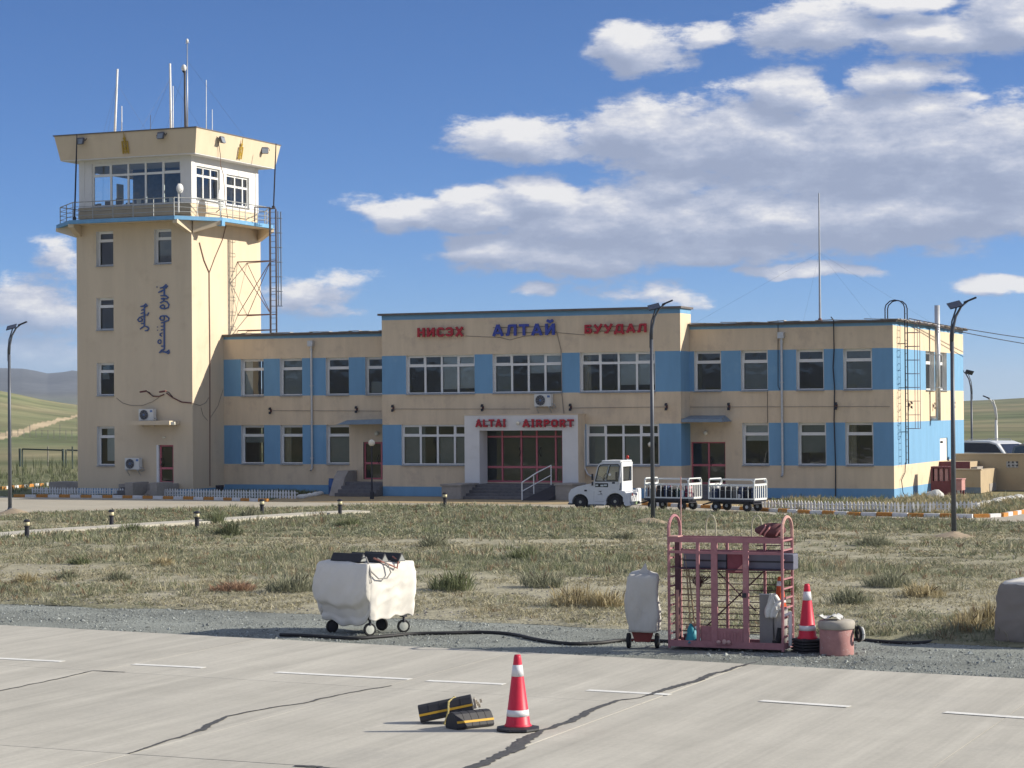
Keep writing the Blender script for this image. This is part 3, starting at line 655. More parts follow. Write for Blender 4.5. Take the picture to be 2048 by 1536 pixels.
for (a, b), bb in zip(wr2, ([(.02, .98, .58, .98, B)], [(.0, 1, .30, .98, GB)], [(.0, .3, .03, .98, CURT)])):
    window(term, XW(a), YW, ZLB, XW(b)-XW(a), ZLT-ZLB, [1], .27, blinds=bb, small_top=(0,), depth=.22)
q4 = [(.5, .74, .12, .97, B), (.76, 1, .14, .97, B)]
q5 = [(.5, .74, .5, .97, B), (.76, 1, .52, .97, B), (0, .24, .03, .7, GB)]
q6 = [(.5, .74, .18, .97, B), (.76, 1, .18, .97, B), (0, .1, .03, .97, CURT)]
for (a, b), bb in zip(wc, (q4, q5, q6)):
    window(term, XC(a), YC, ZUB, XC(b)-XC(a), ZUT-ZUB, [1, 1, 1, 1], .27, blinds=bb, small_top=(0, 3), depth=.2)
for (a, b), bb in zip(wc2, ([(.0, .30, .03, .97, GB), (.52, .98, .03, .68, GB)], [(.0, .24, .03, .97, GB), (.50, .76, .03, .7, GB)])):
    window(term, XC(a), YC, ZLB, XC(b)-XC(a), ZLT-ZLB, [1, 1, 1, 1], .27, blinds=bb, small_top=(0, 3), depth=.12)
for a, b, c, d in SW[:2]:
    window(term, XRW, YW+a, c, b-a, d-c, [1], .3, rz=math.pi/2, small_top=(0,), depth=.2)
sdn = MB(); sdn.box(-.10, -.04, 0, sdoor[1]-sdoor[0], 0, .95); sdn.box(-.10, -.04, 0, .25, .95, sdoor[3]-sdoor[2]); sdn.box(-.10, -.04, .5*(sdoor[1]-sdoor[0]), sdoor[1]-sdoor[0], .95, sdoor[3]-sdoor[2]); sdn.box(-.10, -.04, .25, .5*(sdoor[1]-sdoor[0]), sdoor[3]-sdoor[2]-.25, sdoor[3]-sdoor[2])
o_ = ORG[term.name]; dr = link('door', sdn.mesh('door', WHITEP), term, (XRW-o_[0], YW+sdoor[0]-o_[1], sdoor[2])); dr['label'] = 'white door on the sunny end wall'
g = MB(); g.quad((-.07, .25, .95), (-.07, .6*(sdoor[1]-sdoor[0]), .95), (-.07, .6*(sdoor[1]-sdoor[0]), 1.9), (-.07, .25, 1.9)); g.build('pane', GLASS, dr, world=False)
# doors of the front
def door_leafset(parent, x0, x1, y, z0, z1, xs, transom, mid, doors, nm, m=PINKAL, fw=.08):
    """aluminium glazed door wall: frame + panes + handles"""
    f = MB(); f.box(x0, x1, y, y+.08, z1-fw, z1); f.box(x0, x1, y, y+.08, z0, z0+fw)
    for x in [x0+fw/2]+xs+[x1-fw/2]: f.box(x-fw/2, x+fw/2, y-.003, y+.083, z0+.002, z1-.002)
    e = [x0]+xs+[x1]
    for a, b in zip(e[:-1], e[1:]):
        if transom: f.box(a, b, y+.002, y+.078, transom-.04, transom+.04)
        f.box(a, b, y+.004, y+.076, mid-.05, mid+.05)
    dd = f.build(nm, m, parent)
    for a, b in zip(e[:-1], e[1:]):
        for c, d in ([(z0, mid), (mid, transom or z1)]+([(transom, z1)] if transom else [])):
            g = MB(); g.quad((a+.03, y+.04, c+.03), (b-.03, y+.04, c+.03), (b-.03, y+.04, d-.03), (a+.03, y+.04, d-.03)); g.build('pane', GLASS, dd)
    for x, s_ in doors:
        h = MB(); zz = (z0+z1)/2-.12; h.tube([(x, y-.02, zz), (x, y-.08, zz+.03), (x+s_*.07, y-.09, zz+.2), (x, y-.08, zz+.37), (x, y-.02, zz+.4)], .022, 6); h.build('handle', DARKM, dd)
    return dd
zt = 3.42; zd = .70
xs = [PY(x, 950, 98.55).x for x in (1005, 1041, 1070, 1110)]
xo0, xo1 = PXo
door_leafset(term, xo0+.02, xo1-.02, YC+.05, zd, zt, [PY(p, 950, 98.55).x for p in (1005, 1043, 1074, 1112)], 2.86, 1.42, [(PY(1038, 950, 98.4).x, 1), (PY(1080, 950, 98.4).x, -1)], 'entrance_doors')
door_leafset(term, dR[0], dR[1], YW+.12, dR[2], dR[3], [(dR[0]+dR[1])/2], None, 1.5, [((dR[0]+dR[1])/2+.12, 1)], 'side_door')
f = MB(); f.box(dR[0]-.0, dR[0]+.02, YW, YW+.12, dR[2], dR[3]); f.box(dR[1]-.02, dR[1], YW, YW+.12, dR[2], dR[3]); f.box(dR[0], dR[1], YW, YW+.12, dR[3]-.02, dR[3]); f.build('door_jamb', CREAM, term)
door_leafset(term, dL[0], dL[1], YW+.1, dL[2], dL[3], [dL[0]+.95], None, 1.55, [(dL[0]+.82, -1)], 'side_door')
# white portal
PYF = 97.55; px0, px1 = PY(929, 900, PYF).x, PY(1156, 900, PYF).x; pz = PY(1040, 830, PYF).z
ox0, ox1 = PY(959, 900, PYF).x, PY(1124.5, 900, PYF).x; oz = PY(1040, 861, PYF).z
pb = MB(); pb.box(px0, ox0, PYF, YC-.003, 0.5, pz); pb.box(ox1, px1, PYF, YC-.003, 0.5, pz); pb.box(ox0, ox1, PYF, YC-.003, oz, pz); pb.build('portal', WHITEST, term, bevel=.01)
pc = MB(); pc.box(px0-.03, px1+.03, PYF-.03, YC-.003, pz, pz+.05); pc.box(px1, px1+.012, PYF+.02, YC-.003, .5, pz); pc.build('portal_capping', CREAM, term)
# steps
def steps(mb_list, x0, x1, yback, ztop, n, tread, spread=.0):
    for i in range(n):
        z1_ = ztop-(i)*ztop/n; s = MB(); y0 = yback-(i+1)*tread
        s.box(x0-spread*i, x1+spread*i, y0, y0+tread+(0 if i else .0), .0, z1_-.004*0); mb_list.append(s)
sb = []; steps(sb, px0-.1, px1-.55, PYF-.0, .64, 5, .36, .05)
plat = MB(); plat.box(px0-.1, px1-.3, PYF, YC, .3, .655); plat.build('entrance_platform', STEPM, term)
for s in sb: s.build('step', STEPM, term, bevel=.012)
ck = MB(); k0 = PY(899, 980, 96.4).x; k1 = PY(937, 980, 96.4).x; ck.box(k0, k1, 95.5, 97.5, 0, .62); ck.box(k0-.05, k1+.05, 95.45, 97.5, .62, .70)
ck.build('stair_cheek', CONC, term, bevel=.01)
ck = MB(); k0 = PY(1125, 980, 96.6).x; k1 = PY(1157, 980, 96.6).x; ck.box(k0, k1, 95.7, 97.5, 0, .66); ck.box(k0-.05, k1+.05, 95.65, 97.5, .66, .74)
ck.build('stair_cheek', CONC, term, bevel=.01)
# ramp with rail
rx0, rx1 = PY(1066, 985, 96.2).x, PY(1122, 985, 96.6).x
rm = MB(); rm.add([(rx0, 94.9, 0), (rx1, 94.9, 0), (rx1+.3, 97.5, 0), (rx0+.6, 97.5, 0), (rx0, 94.9, .02), (rx1, 94.9, .02), (rx1+.3, 97.5, .67), (rx0+.6, 97.5, .67)], [(0,3,2,1),(4,5,6,7),(0,1,5,4),(1,2,6,5),(2,3,7,6),(3,0,4,7)]); rm.build('ramp', mat('dark_ramp_mat', (.035, .035, .045), .7, var=.2), term)
hr = MB(); A = PY(1058, 1003, 95.0); 
pa = Vector((rx0-.05, 95.0, .02)); pb_ = Vector((rx0+.5, 97.2, .64))
hr.tube([pa, pa+Vector((0, 0, .8)), pa.lerp(pb_, .5)+Vector((0, 0, .9)), pb_+Vector((0, 0, .9)), pb_], .03, 8); hr.tube([pa+Vector((0, 0, .4)), pb_+Vector((0, 0, .45))], .022, 6); m_ = pa.lerp(pb_, .4); hr.tube([m_, m_+Vector((0, 0, .85))], .025, 6)
hr.build('handrail', WHITEP, term)
# left door steps
st = []; x0 = XW(712); steps(st, x0, CX0-.02, YW-1.0, .66, 4, .34, .0)
for s in st: s.build('step', STEPM, term, bevel=.012)
s = MB(); s.box(x0, CX0, YW-1.0, YW, 0, .66); s.build('landing', CONC, term)
s = MB(); s.prism([(YW-1.9, 0), (YW-.05, 0), (YW-.05, 1.2), (YW-1.0, 1.2), (YW-1.35, .9)], XW(692), XW(714), plane='YZ'); s.build('stair_cheek', CONC, term, bevel=.01)
s = MB(); s.box(CX1+.05, XW(1462), YW-1.3, YW-.003, 0, .6); s.build('landing', CONC, term)
st = []; steps(st, CX1+.1, XW(1462), YW-1.3, .6, 3, .3)
for s in st: s.build('step', STEPM, term, bevel=.012)
# canopies
CAN = mat('canopy_blue_grey', (.20, .27, .35), .6, metal=.2, var=.15)
zc_ = PY(740, 849, YW-.5).z
s = MB(); s.prism([(XW(690)+.1, zc_), (CX0-.01, zc_+.02), (CX0-.01, zc_+.27), (XW(716), zc_+.22)], YW-1.2, YW-.003); s.build('canopy', CAN, term, bevel=.01)
zr_ = PY(1420, 844, YW-.6).z
s = MB(); s.add([(CX1+.02, YW-1.35, zr_), (XW(1461), YW-1.35, zr_), (XW(1463), YW-.003, zr_+.02), (CX1+.02, YW-.003, zr_+.02), (CX1+.02, YW-1.35, zr_+.14), (XW(1461), YW-1.35, zr_+.14), (XW(1450), YW-.003, zr_+.30), (CX1+.02, YW-.003, zr_+.30)], [(0,3,2,1),(4,5,6,7),(0,1,5,4),(1,2,6,5),(2,3,7,6),(3,0,4,7)]); s.build('canopy', CAN, term)
# downpipes
def pipe(parent, x, y, z0, z1, r=.055, m=GALV, hopper=True, nm='downpipe'):
    s = MB(); s.tube([(x, y-r-.03, z1), (x, y-r-.03, z0+.15), (x, y-r-.18, z0)], r, 10)
    if hopper: s.box(x-.14, x+.14, y-.26, y-.003, z1-.02, z1+.26)
    for k in range(4): s.box(x-r-.02, x+r+.02, y-2*r-.05, y-.003, z0+.6+(z1-z0-.8)*k/3, z0+.64+(z1-z0-.8)*k/3)
    return s.build(nm, m, parent, smooth=False)
pipe(term, XW(625), YW, PY(625, 941, YW).z, PY(625, 692, YW).z); pipe(term, XW(1565), YW, PY(1565, 953, YW).z, PY(1565, 676, YW).z)
x = XC(1170); s = MB(); s.tube([(x, YC-.1, PY(1170, 860, YC).z), (x, YC-.1, PY(1170, 935, YC).z), (x+.15, YC-.12, PY(1170, 948, YC).z), (x+.45, YC-.12, PY(1170, 955, YC).z)], .05, 8); s.build('downpipe', GALV, term)
# wall cables
def cable(parent, pts, r=.02, m=DARKM, nm='cable'):
    s = MB(); s.tube(pts, r, 5); return s.build(nm, m, parent)
cable(term, [PY(1662, 634, YW-.05), PY(1667, 640, YW-.2), PY(1668, 700, YW-.04), PY(1666, 735, YW-.04), PY(1669, 775, YW-.04), PY(1668, 840, YW-.04), PY(1671, 930, YW-.04), PY(1671, 993, YW-.04)], .028)
cable(term, [PY(1556, 640, YW-.03), PY(1556, 772, YW-.03), PY(1560, 780, YW-.03)], .014)
cable(term, [PY(1535, 782, YW-.02), PY(1535, 846, YW-.02)], .01)
CABG = mat('grey_cable', (.25, .2, .17), .7)
cable(term, [PY(931, 672, YC-.01), PY(1000, 675, YC-.01), PY(1020, 680, YC-.01), PY(1045, 673, YC-.01), PY(1112, 665, YC-.01), PY(1170, 670, YC-.01)], .014, CABG)
cable(term, [PY(1113, 662, YC-.04), PY(1122, 700, YC-.04), PY(1124, 790, YC-.04), PY(1128, 830, YC-.04)], .016, CABG)
cable(term, [PY(545, 821, YW-.03), PY(763, 822, YW-.03)], .01, CABG); cable(term, [PY(786, 818, YC-.03), PY(1060, 818, YC-.03)], .01, CABG); cable(term, [PY(1145, 816, YC-.03), PY(1330, 814, YC-.03)], .01, CABG); cable(term, [PY(1380, 814, YW-.03), PY(1780, 813, YW-.03)], .01, CABG)
# roof antenna mast
def world_tube_thing(nm, label, cat, parts, base, group=None):
    t = thing(nm, label, cat, tuple(base), 0, group)
    for pn, m, fn in parts:
        s = MB(); fn(s); s.build(pn, m, t)
    return t
b = PY(1640, 640, 104); top = PY(1643, 386, 104)
def mast(s): s.tube([(b.x, 104, 8.0), (b.x, 104, 8.0+(top.z-8)*.45), (b.x, 104, top.z)], [.06, .045, .03], 8)
def mast_guys(s):
    zz = 8+(top.z-8)*.55
    for dx, dy in ((5.0, 1.5), (-7, 1), (3.2, -2.5), (-2, 4)): s.tube([(b.x, 104, zz), (b.x+dx, 104+dy, 8.05)], .0028, 3)
def mast_base(s): s.lathe([(.16, 0), (.16, .1), (.07, .3)], (b.x, 104, 8.05), 8)
world_tube_thing('radio_mast', 'tall thin mast on guy wires on the right wing roof', 'mast', [('mast', GREYM, mast), ('base_plate', BROWNM, mast_base), ('guy_wires', DARKM, mast_guys)], (b.x, 104, 8.05))

# end wall: ladder, flue
def SP(px, py, out=0): p = PX(px, py, XRW+out); return Vector((XRW+out, p.y, p.z))
ld = thing('wall_ladder', 'caged steel ladder up the sunny end wall of the terminal', 'ladder', (XRW+.3, SP(1813, 800).y, 2))
ya, yb = SP(1811, 800, .3).y, SP(1817.5, 800, .3).y; yb = ya+.5; zb_, zt_ = PX(1813, 928, XRW+.3).z, 8.9
s = MB()
for y in (ya, yb): 
    s.tube([(XRW+.3, y, zb_), (XRW+.3, y, zt_-.3)]+[(XRW+.3-.45*(1-math.cos(a)), y, zt_-.3+.38*math.sin(a)) for a in (.5, 1., 1.57, 2.1, 2.7, 3.14)]+[(XRW-.6, y, 8.05)], .028, 6)
s.build('rail', DARKM, ld)
s = MB(); z = zb_+.2
while z < 8.6: s.tube([(XRW+.3, ya, z), (XRW+.3, yb, z)], .012, 5); z += .3
s.build('rungs', DARKM, ld)
s = MB()
for z in [zb_+1.6+k*.62 for k in range(8)]:
    c = (XRW+.3, (ya+yb)/2); s.tube([(c[0], ya, z)]+[(c[0]+.62*math.sin(a), c[1]-.42*math.cos(a), z) for a in np.linspace(.35, 2.8, 9)]+[(c[0], yb, z)], .013, 5)
for a in (.8, 1.57, 2.35): s.tube([(XRW+.3+.62*math.sin(a), (ya+yb)/2-.42*math.cos(a), zb_+1.6), (XRW+.3+.62*math.sin(a), (ya+yb)/2-.42*math.cos(a), 8.05)], .014, 5)
s.build('safety_cage', mat('cage_metal', (.10, .07, .11), .6), ld)
for z in (3, 5, 7): 
    for y in (ya, yb): s = MB(); s.tube([(XRW, y, z), (XRW+.3, y, z)], .015, 5); s.build('bracket', DARKM, ld)
fl = thing('flue_pipe', 'steel flue pipe rising past the roof on the sunny end wall', 'pipe', (XRW+.3, SP(1876, 800).y, 4.5))
y = PX(1876, 800, XRW+.35).y; z0, z1 = PX(1876, 841, XRW+.35).z, PX(1876, 611, XRW+.35).z
s = MB(); s.tube([(XRW+.35, y, z0), (XRW+.35, y, z1)], .13, 12); s.build('pipe', GALV, fl, smooth=True)
s = MB(); s.tube([(XRW, y, z0+.1), (XRW+.35, y, z0+.1)], .12, 10)
for z in (5, 6.6): s.box(XRW, XRW+.5, y-.15, y+.15, z, z+.04)
s.build('wall_connection', GALV, fl)
s = MB(); s.tube([SP(1811, 925, .05), SP(1810, 945, .06), SP(1803, 960, .08), SP(1806, 985, .1), SP(1818, 1005, .12)], .02, 6); s.build('cable', DARKM, term)
s = MB(); s.tube([PX(1818, 637, XRW+.2), PX(1930, 652, XRW+6).lerp(PX(1930, 652, XRW+6), 1), Vector((XRW+14, 121, 8.0)), Vector((XRW+45, 140, 10))], .022, 5)
p0 = PX(1818, 637, XRW+.2); p1 = Vector((10, 128, 0)); p1.z = CAM_H+ray(2300, 706).z/math.hypot(*ray(2300, 706).xy)*0
def span(pa, pb, sag, n=10): return [pa.lerp(pb, i/n)+Vector((0, 0, -sag*4*(i/n)*(1-i/n))) for i in range(n+1)]
e1 = ray(2300, 700)*150+Vector((0, 0, CAM_H)); e2 = ray(2300, 715)*150+Vector((0, 0, CAM_H))
ov = MB(); ov.tube(span(p0, e1, .25), .022, 5); ov.tube(span(p0+Vector((0, .3, -.1)), e2, .3), .022, 5)
tag(ov.build('overhead_cable', DARKM), 'pair of black cables leaving the terminal roof towards the right', 'cable')

# ---------------------------------------------------------------- lettering
GLYPH = {   # strokes in a unit-high cell, centre lines
 'Н': (.80, [[(.13,0),(.13,1)],[(.67,0),(.67,1)],[(.13,.5),(.67,.5)]]), 'И': (.82, [[(.13,0),(.13,1)],[(.69,0),(.69,1)],[(.13,.08),(.69,.92)]]),
 'Й': (.82, [[(.13,0),(.13,1)],[(.69,0),(.69,1)],[(.13,.08),(.69,.92)],[(.22,1.26),(.41,1.14),(.60,1.26)]]), 'С': (.76, [[(.68,.80),(.52,.90),(.28,.90),(.13,.72),(.13,.28),(.28,.10),(.52,.10),(.68,.20)]]),
 'Э': (.76, [[(.08,.80),(.24,.90),(.48,.90),(.63,.72),(.63,.28),(.48,.10),(.24,.10),(.08,.20)],[(.26,.5),(.63,.5)]]), 'Х': (.84, [[(.10,0),(.74,1)],[(.10,1),(.74,0)]]),
 'А': (.94, [[(.10,0),(.47,1)],[(.47,1),(.84,0)],[(.24,.27),(.70,.27)]]), 'Л': (.90, [[(.06,.10),(.18,.12),(.30,.90)],[(.30,.90),(.77,.90)],[(.77,0),(.77,1)]]),
 'Т': (.80, [[(.0,.90),(.80,.90)],[(.40,0),(.40,.9)]]), 'Б': (.74, [[(.13,0),(.13,1)],[(.13,.90),(.68,.90)],[(.13,.54),(.50,.54),(.63,.42),(.63,.22),(.50,.10),(.13,.10)]]),
 'У': (.82, [[(.08,1),(.42,.40)],[(.76,1),(.32,.08),(.12,.08)]]), 'Д': (.98, [[(.02,.10),(.96,.10)],[(.10,-.16),(.10,.10)],[(.88,-.16),(.88,.10)],[(.22,.10),(.34,.90)],[(.34,.90),(.78,.90)],[(.78,.10),(.78,1)]]),
 'A': (.94, [[(.10,0),(.47,1)],[(.47,1),(.84,0)],[(.24,.27),(.70,.27)]]), 'L': (.68, [[(.13,0),(.13,1)],[(.13,.10),(.66,.10)]]), 'T': (.80, [[(.0,.90),(.80,.90)],[(.40,0),(.40,.9)]]),
 'I': (.40, [[(.20,0),(.20,1)],[(.04,.94),(.36,.94)],[(.04,.06),(.36,.06)]]), 'R': (.78, [[(.13,0),(.13,1)],[(.13,.90),(.50,.90),(.63,.80),(.63,.60),(.50,.49),(.13,.49)],[(.40,.49),(.68,0)]]),
 'P': (.74, [[(.13,0),(.13,1)],[(.13,.90),(.50,.90),(.63,.78),(.63,.58),(.50,.46),(.13,.46)]]), 'O': (.88, [[(.44,.90),(.26,.88),(.13,.70),(.13,.30),(.26,.12),(.44,.10),(.62,.12),(.75,.30),(.75,.70),(.62,.88),(.44,.90)]])}
def sign(nm, label, text, pl, pr, Y, m, off=.12, th=.108):
    a, b = PY(pl[0], pl[1], Y), PY(pr[0], pr[1], Y); Hh = b.z-a.z; Wd = b.x-a.x
    t = thing(nm, label, 'sign', (a.x, Y-off, a.z)); gap = .20; tw = sum(GLYPH[c][0] for c in text)+gap*(len(text)-1); kx = Wd/tw; x = 0
    for ch in text:
        w, st = GLYPH[ch]; s = MB(); dz = 0
        for pts in st:
            for (p, q) in zip(pts[:-1], pts[1:]):
                d = Vector((q[0]-p[0], q[1]-p[1])); d.normalize(); nn = Vector((-d.y, d.x))*th; e = d*(.06 if len(pts) > 2 else 0); P_, Q_ = Vector(p)-e, Vector(q)+e; dz += .0022
                s.prism([((k.x)*kx, k.y*Hh) for k in (P_-nn, Q_-nn, Q_+nn, P_+nn)], -.05-dz, .03+dz)
        o = s.build('letter', m, t, world=False); o.location = (x*kx, 0, 0); x += w+gap
    s = MB()
    for k in range(len(text)): s.tube([(Wd*(k+.5)/len(text), .03, Hh*.5), (Wd*(k+.5)/len(text), off, Hh*.5)], .012, 4)
    s.tube([(0, .06, Hh*.75), (Wd, .06, Hh*.75)], .012, 4); s.tube([(0, .06, Hh*.25), (Wd, .06, Hh*.25)], .012, 4); s.build('mounting_rail', DARKM, t, world=False); return t
sign('roof_sign', 'red НИСЭХ lettering at the left end high on the centre block', 'НИСЭХ', (837, 674.5), (929, 654), YC, REDL)
sign('roof_sign', 'blue АЛТАЙ lettering in the middle high on the centre block', 'АЛТАЙ', (987, 672.5), (1112, 647), YC, BLUEL)
sign('roof_sign', 'red БУУДАЛ lettering at the right end high on the centre block', 'БУУДАЛ', (1171, 667.5), (1295, 647), YC, REDL)
sign('portal_sign', 'red letters ALTAI above the left side of the entrance', 'ALTAI', (953, 854), (1013, 838.5), PYF, REDL, .1)
sign('portal_sign', 'red letters AIRPORT above the right side of the entrance', 'AIRPORT', (1046.5, 854.5), (1149, 838.5), PYF, REDL, .1)

# ---------------------------------------------------------------- small wall fittings
def ac_unit(loc, label, s=1.0, proto=[None]):
    if proto[0] is None:
        t = thing('air_conditioner', label, 'air conditioner', loc, 0, 'outdoor air conditioner units on the walls')
        b_ = MB(); b_.box(-.42, .42, -.32, 0, 0, .58); b_.build('casing', ACW, t, bevel=.02, world=False)
        f_ = MB(); f_.lathe([(.24, -.335), (.24, -.322)], (-.1, 0, .29), 20, axis='Y'); f_.build('fan_opening', DARKM, t, world=False)
        g_ = MB()
        for r_ in (.08, .14, .20, .245): g_.tube([(-.1+r_*math.cos(a), -.345, .29+r_*math.sin(a)) for a in np.linspace(0, 2*math.pi, 15)], .006, 4, caps=False)
        for a in np.linspace(0, math.pi, 6)[:-1]: g_.tube([(-.1+.24*math.cos(a), -.343, .29+.24*math.sin(a)), (-.1-.24*math.cos(a), -.343, .29-.24*math.sin(a))], .005, 4)
        g_.build('fan_grille', GREYM, t, world=False)
        k = MB(); k.ball((-.1, -.345, .29), .05, 6); k.box(.24, .38, -.326, -.32, .42, .52); k.build('badge', mat('badge_blue', (.12, .2, .4), .5), t, world=False)
        k = MB(); k.tube([(.42, -.2, .12), (.55, -.2, .1), (.6, -.12, -.02), (.35, -.05, -.1)], .022, 6); k.build('pipe', GREYM, t, world=False)
        for x_ in (-.35, .3): k = MB(); k.box(x_, x_+.05, -.34, .0, -.04, 0); k.tube([(x_+.025, -.3, -.02), (x_+.025, 0, -.3)], .015, 5); k.build('bracket', GREYM, t, world=False)
        proto[0] = t; return t
    t = copy_thing(proto[0], loc, 0, label); return t
p = PY(1090, 813, YC-.08); ac_unit((p.x, YC-.08, p.z), 'white air conditioner above the entrance portal under the middle window')
YT = 96.77
p = PY(300, 842, YT-.05); ac_unit((p.x, YT-.12, p.z+.02), 'white air conditioner standing on the slab above the tower door')
p = PY(271, 939, YT-.08); ac_unit((p.x, YT-.1, p.z), 'white air conditioner low on the tower wall left of the red door')
def wall_lamp(loc, rz, label, proto=[None]):
    if proto[0] is None:
        t = thing('wall_lamp', label, 'wall lamp', loc, rz, 'small dark lamps along the cream wall band')
        a = MB(); a.box(-.05, .05, -.03, 0, -.08, .08); a.tube([(0, -.03, 0), (0, -.1, .01)], .02, 6); a.build('bracket', BROWNM, t, world=False)
        a = MB(); a.prism([(-.17, .04), (-.08, .06), (-.08, .17), (-.16, .13)], -.055, .055, plane='YZ'); a.build('lamp_head', DARKM, t, world=False); a = MB(); a.prism([(-.16, -.17), (-.08, -.14), (-.08, -.04), (-.15, -.05)], -.055, .055, plane='YZ'); a.build('lamp_head', DARKM, t, world=False)
        proto[0] = t; return t
    return copy_thing(proto[0], loc, rz, label)
for px, py, Y, lb in [(542, 821.5, YW, 'small dark lamp on the left wing wall, leftmost of the row'), (714, 819, YW, 'small dark lamp on the left wing wall above the blue canopy'),
        (787, 816.5, YC, 'small dark lamp at the left end of the centre block'), (966, 815.5, YC, 'small dark lamp above the portal left of the air conditioner'),
        (1142, 814.5, YC, 'small dark lamp above the portal right of the air conditioner'), (1333.5, 813.5, YC, 'small dark lamp at the right end of the centre block'),
        (1458.5, 813, YW, 'small dark lamp on the right wing wall above its canopy'), (1673, 812, YW, 'small dark lamp on the right wing beside the black cable')]:
    p = PY(px, py, Y); wall_lamp((p.x, Y, p.z), 0, lb)
for px, py, lb in [(1818, 810, 'small dark lamp on the sunny end wall behind the ladder'), (1866, 812, 'small dark lamp on the sunny end wall left of the flue'), (1904, 809, 'small dark lamp on the sunny end wall behind the street lamp')]:
    p = PX(px, py, XRW); wall_lamp((XRW, p.y, p.z), math.pi/2, lb)
def globe_lamp(p, label, r=.11):
    t = thing('globe_lamp', label, 'lamp', tuple(p)); a = MB(); a.ball((0, -r-.04, 0), r, 8); a.build('globe', GLOBE, t, smooth=True, world=False); a = MB(); a.lathe([(.08, -.06), (.06, 0)], (0, 0, 0), 10, axis='Y'); a.build('mount', GREYM, t, world=False)
globe_lamp(PY(1413, 866, YW), 'round cream lamp above the double door of the right wing')
globe_lamp(PY(756, 867, YW), 'round lamp above the door under the left canopy')
globe_lamp(PY(1303, 889, YC), 'round cream lamp by the right ground floor window', .12)
p = PY(1038, 846, PYF); globe_lamp(p, 'small white camera between the words ALTAI and AIRPORT', .09)

# ================================================================== control tower
TX0, TX1, TY0, TY1 = -64.62, -57.9, 96.77, 103.72
tw = thing('control_tower', 'cream control tower with white glazed cabin, blue balcony edge and flared roof box', 'control tower', ((TX0+TX1)/2, 100, 0))
ZB = 13.619
def TXp(px, y=700): return PY(px, y, YT).x
def tz(px, py): return PY(px, py, YT).z
TW = []
for a, b, c, d in [(193.5,227.7,463.5,531.6),(309.5,344,459,527),(193.3,227.6,596,660),(193.2,227.8,725.8,791.4),(193,228,852.7,931.5)]:
    TW.append((TXp(a), TXp(b), tz(b, d), tz(a, c)))
td = (TXp(316), TXp(345.5), .62, tz(330, 890)); holes = TW+[td]
s = MB(); col0 = lambda u, z: 1 if z < .33 else 0
wall_grid(s, (0, TY0), (1, 0), TX0, TX1, 0, ZB, holes, col0, (), (.33,))
wall_grid(s, (TX1, TY0), (0, 1), 0, TY1-TY0, 0, ZB, [], col0, (), (.33,)); wall_grid(s, (TX1, TY1), (-1, 0), 0, TX1-TX0, 0, ZB, [], col0, (), (.33,)); wall_grid(s, (TX0, TY1), (0, -1), 0, TY1-TY0, 0, ZB, [], col0, (), (.33,))
s.build('wall', [TCREAM, BLUE], tw)
s = MB()
for z in (.62, 3.9, 7.2, 10.4): s.box(TX0+.25, TX1-.02, TY0+.25, TY1-.1, z-.1, z)
s.box(TX0+.3, TX1-.1, TY0+3.5, TY0+3.6, .3, 13.3); s.build('interior', ROOM, tw)
for i, (a, b, c, d) in enumerate(TW):
    window(tw, a, YT, c, b-a, d-c, [1], .27, blinds=[[], [(0, 1, .25, 1, GB)], [], [(0, .5, .5, .97, GB)], [(.35, 1, .12, .97, B)]][i], small_top=(0,), depth=.24)
door_leafset(tw, td[0]+.02, td[1]-.02, YT+.1, td[2], td[3], [], None, 1.35, [(td[0]+.12, 1)], 'door')
s = MB(); s.box(td[0]-.12, td[0], YT-.01, YT+.12, td[2], td[3]); s.build('door_jamb', WHITEP, tw)
# door slab canopy + steps
a, b = tz(276, 850), tz(276, 843); s = MB(); s.box(TXp(278), TXp(359), YT-1.0, YT-.002, a, b+.03); s.build('door_canopy', TCREAM, tw, bevel=.01)
s = MB(); s.box(TXp(262), TXp(355), YT-1.2, YT-.002, 0, .6); s.build('landing', CONC, tw)
for i in range(3): s = MB(); s.box(TXp(272), TXp(306), YT-1.2-.3*(i+1), YT-1.2-.3*i, 0, .6-.15*(i+1)); s.build('step', STEPM, tw)
for a, b in ((256.5, 272), (306.5, 320)):
    s = MB(); s.box(PY(a, 980, 94.6).x, PY(b, 980, 94.6).x, 94.3, YT-1.0, 0, .72); s.build('stair_cheek', CONC, tw, bevel=.01)
s = MB(); s.prism([(95.0, 0), (96.7, 0), (96.7, .62), (95.9, .5)], TXp(321), TXp(357), plane='YZ'); s.build('stair_cheek', CONC, tw)
s = MB(); s.box(TX0-2.0, TX0-.003, YT+.4, YT+1.6, 0, .62); s.build('low_plinth', CONC, tw)
p = PY(346, 847, YT-1.02); t = thing('slab_lamp', 'cream lamp on the front edge of the tower door slab', 'lamp', tuple(p)); a = MB(); a.cbox((0, 0, 0), (.24, .1, .16)); a.build('lamp_shade', GLOBE, t, bevel=.03, world=False)
a = MB(); a.box(-.05, .05, .05, .12, -.05, .05); a.build('mount', GREYM, t, world=False)
p = PY(329, 875, YT); t = thing('door_lamp', 'small white lamp above the red door of the tower', 'lamp', tuple(p)); a = MB(); a.cbox((0, -.05, 0), (.14, .1, .09)); a.build('lamp_shade', GLOBE, t, bevel=.02, world=False)
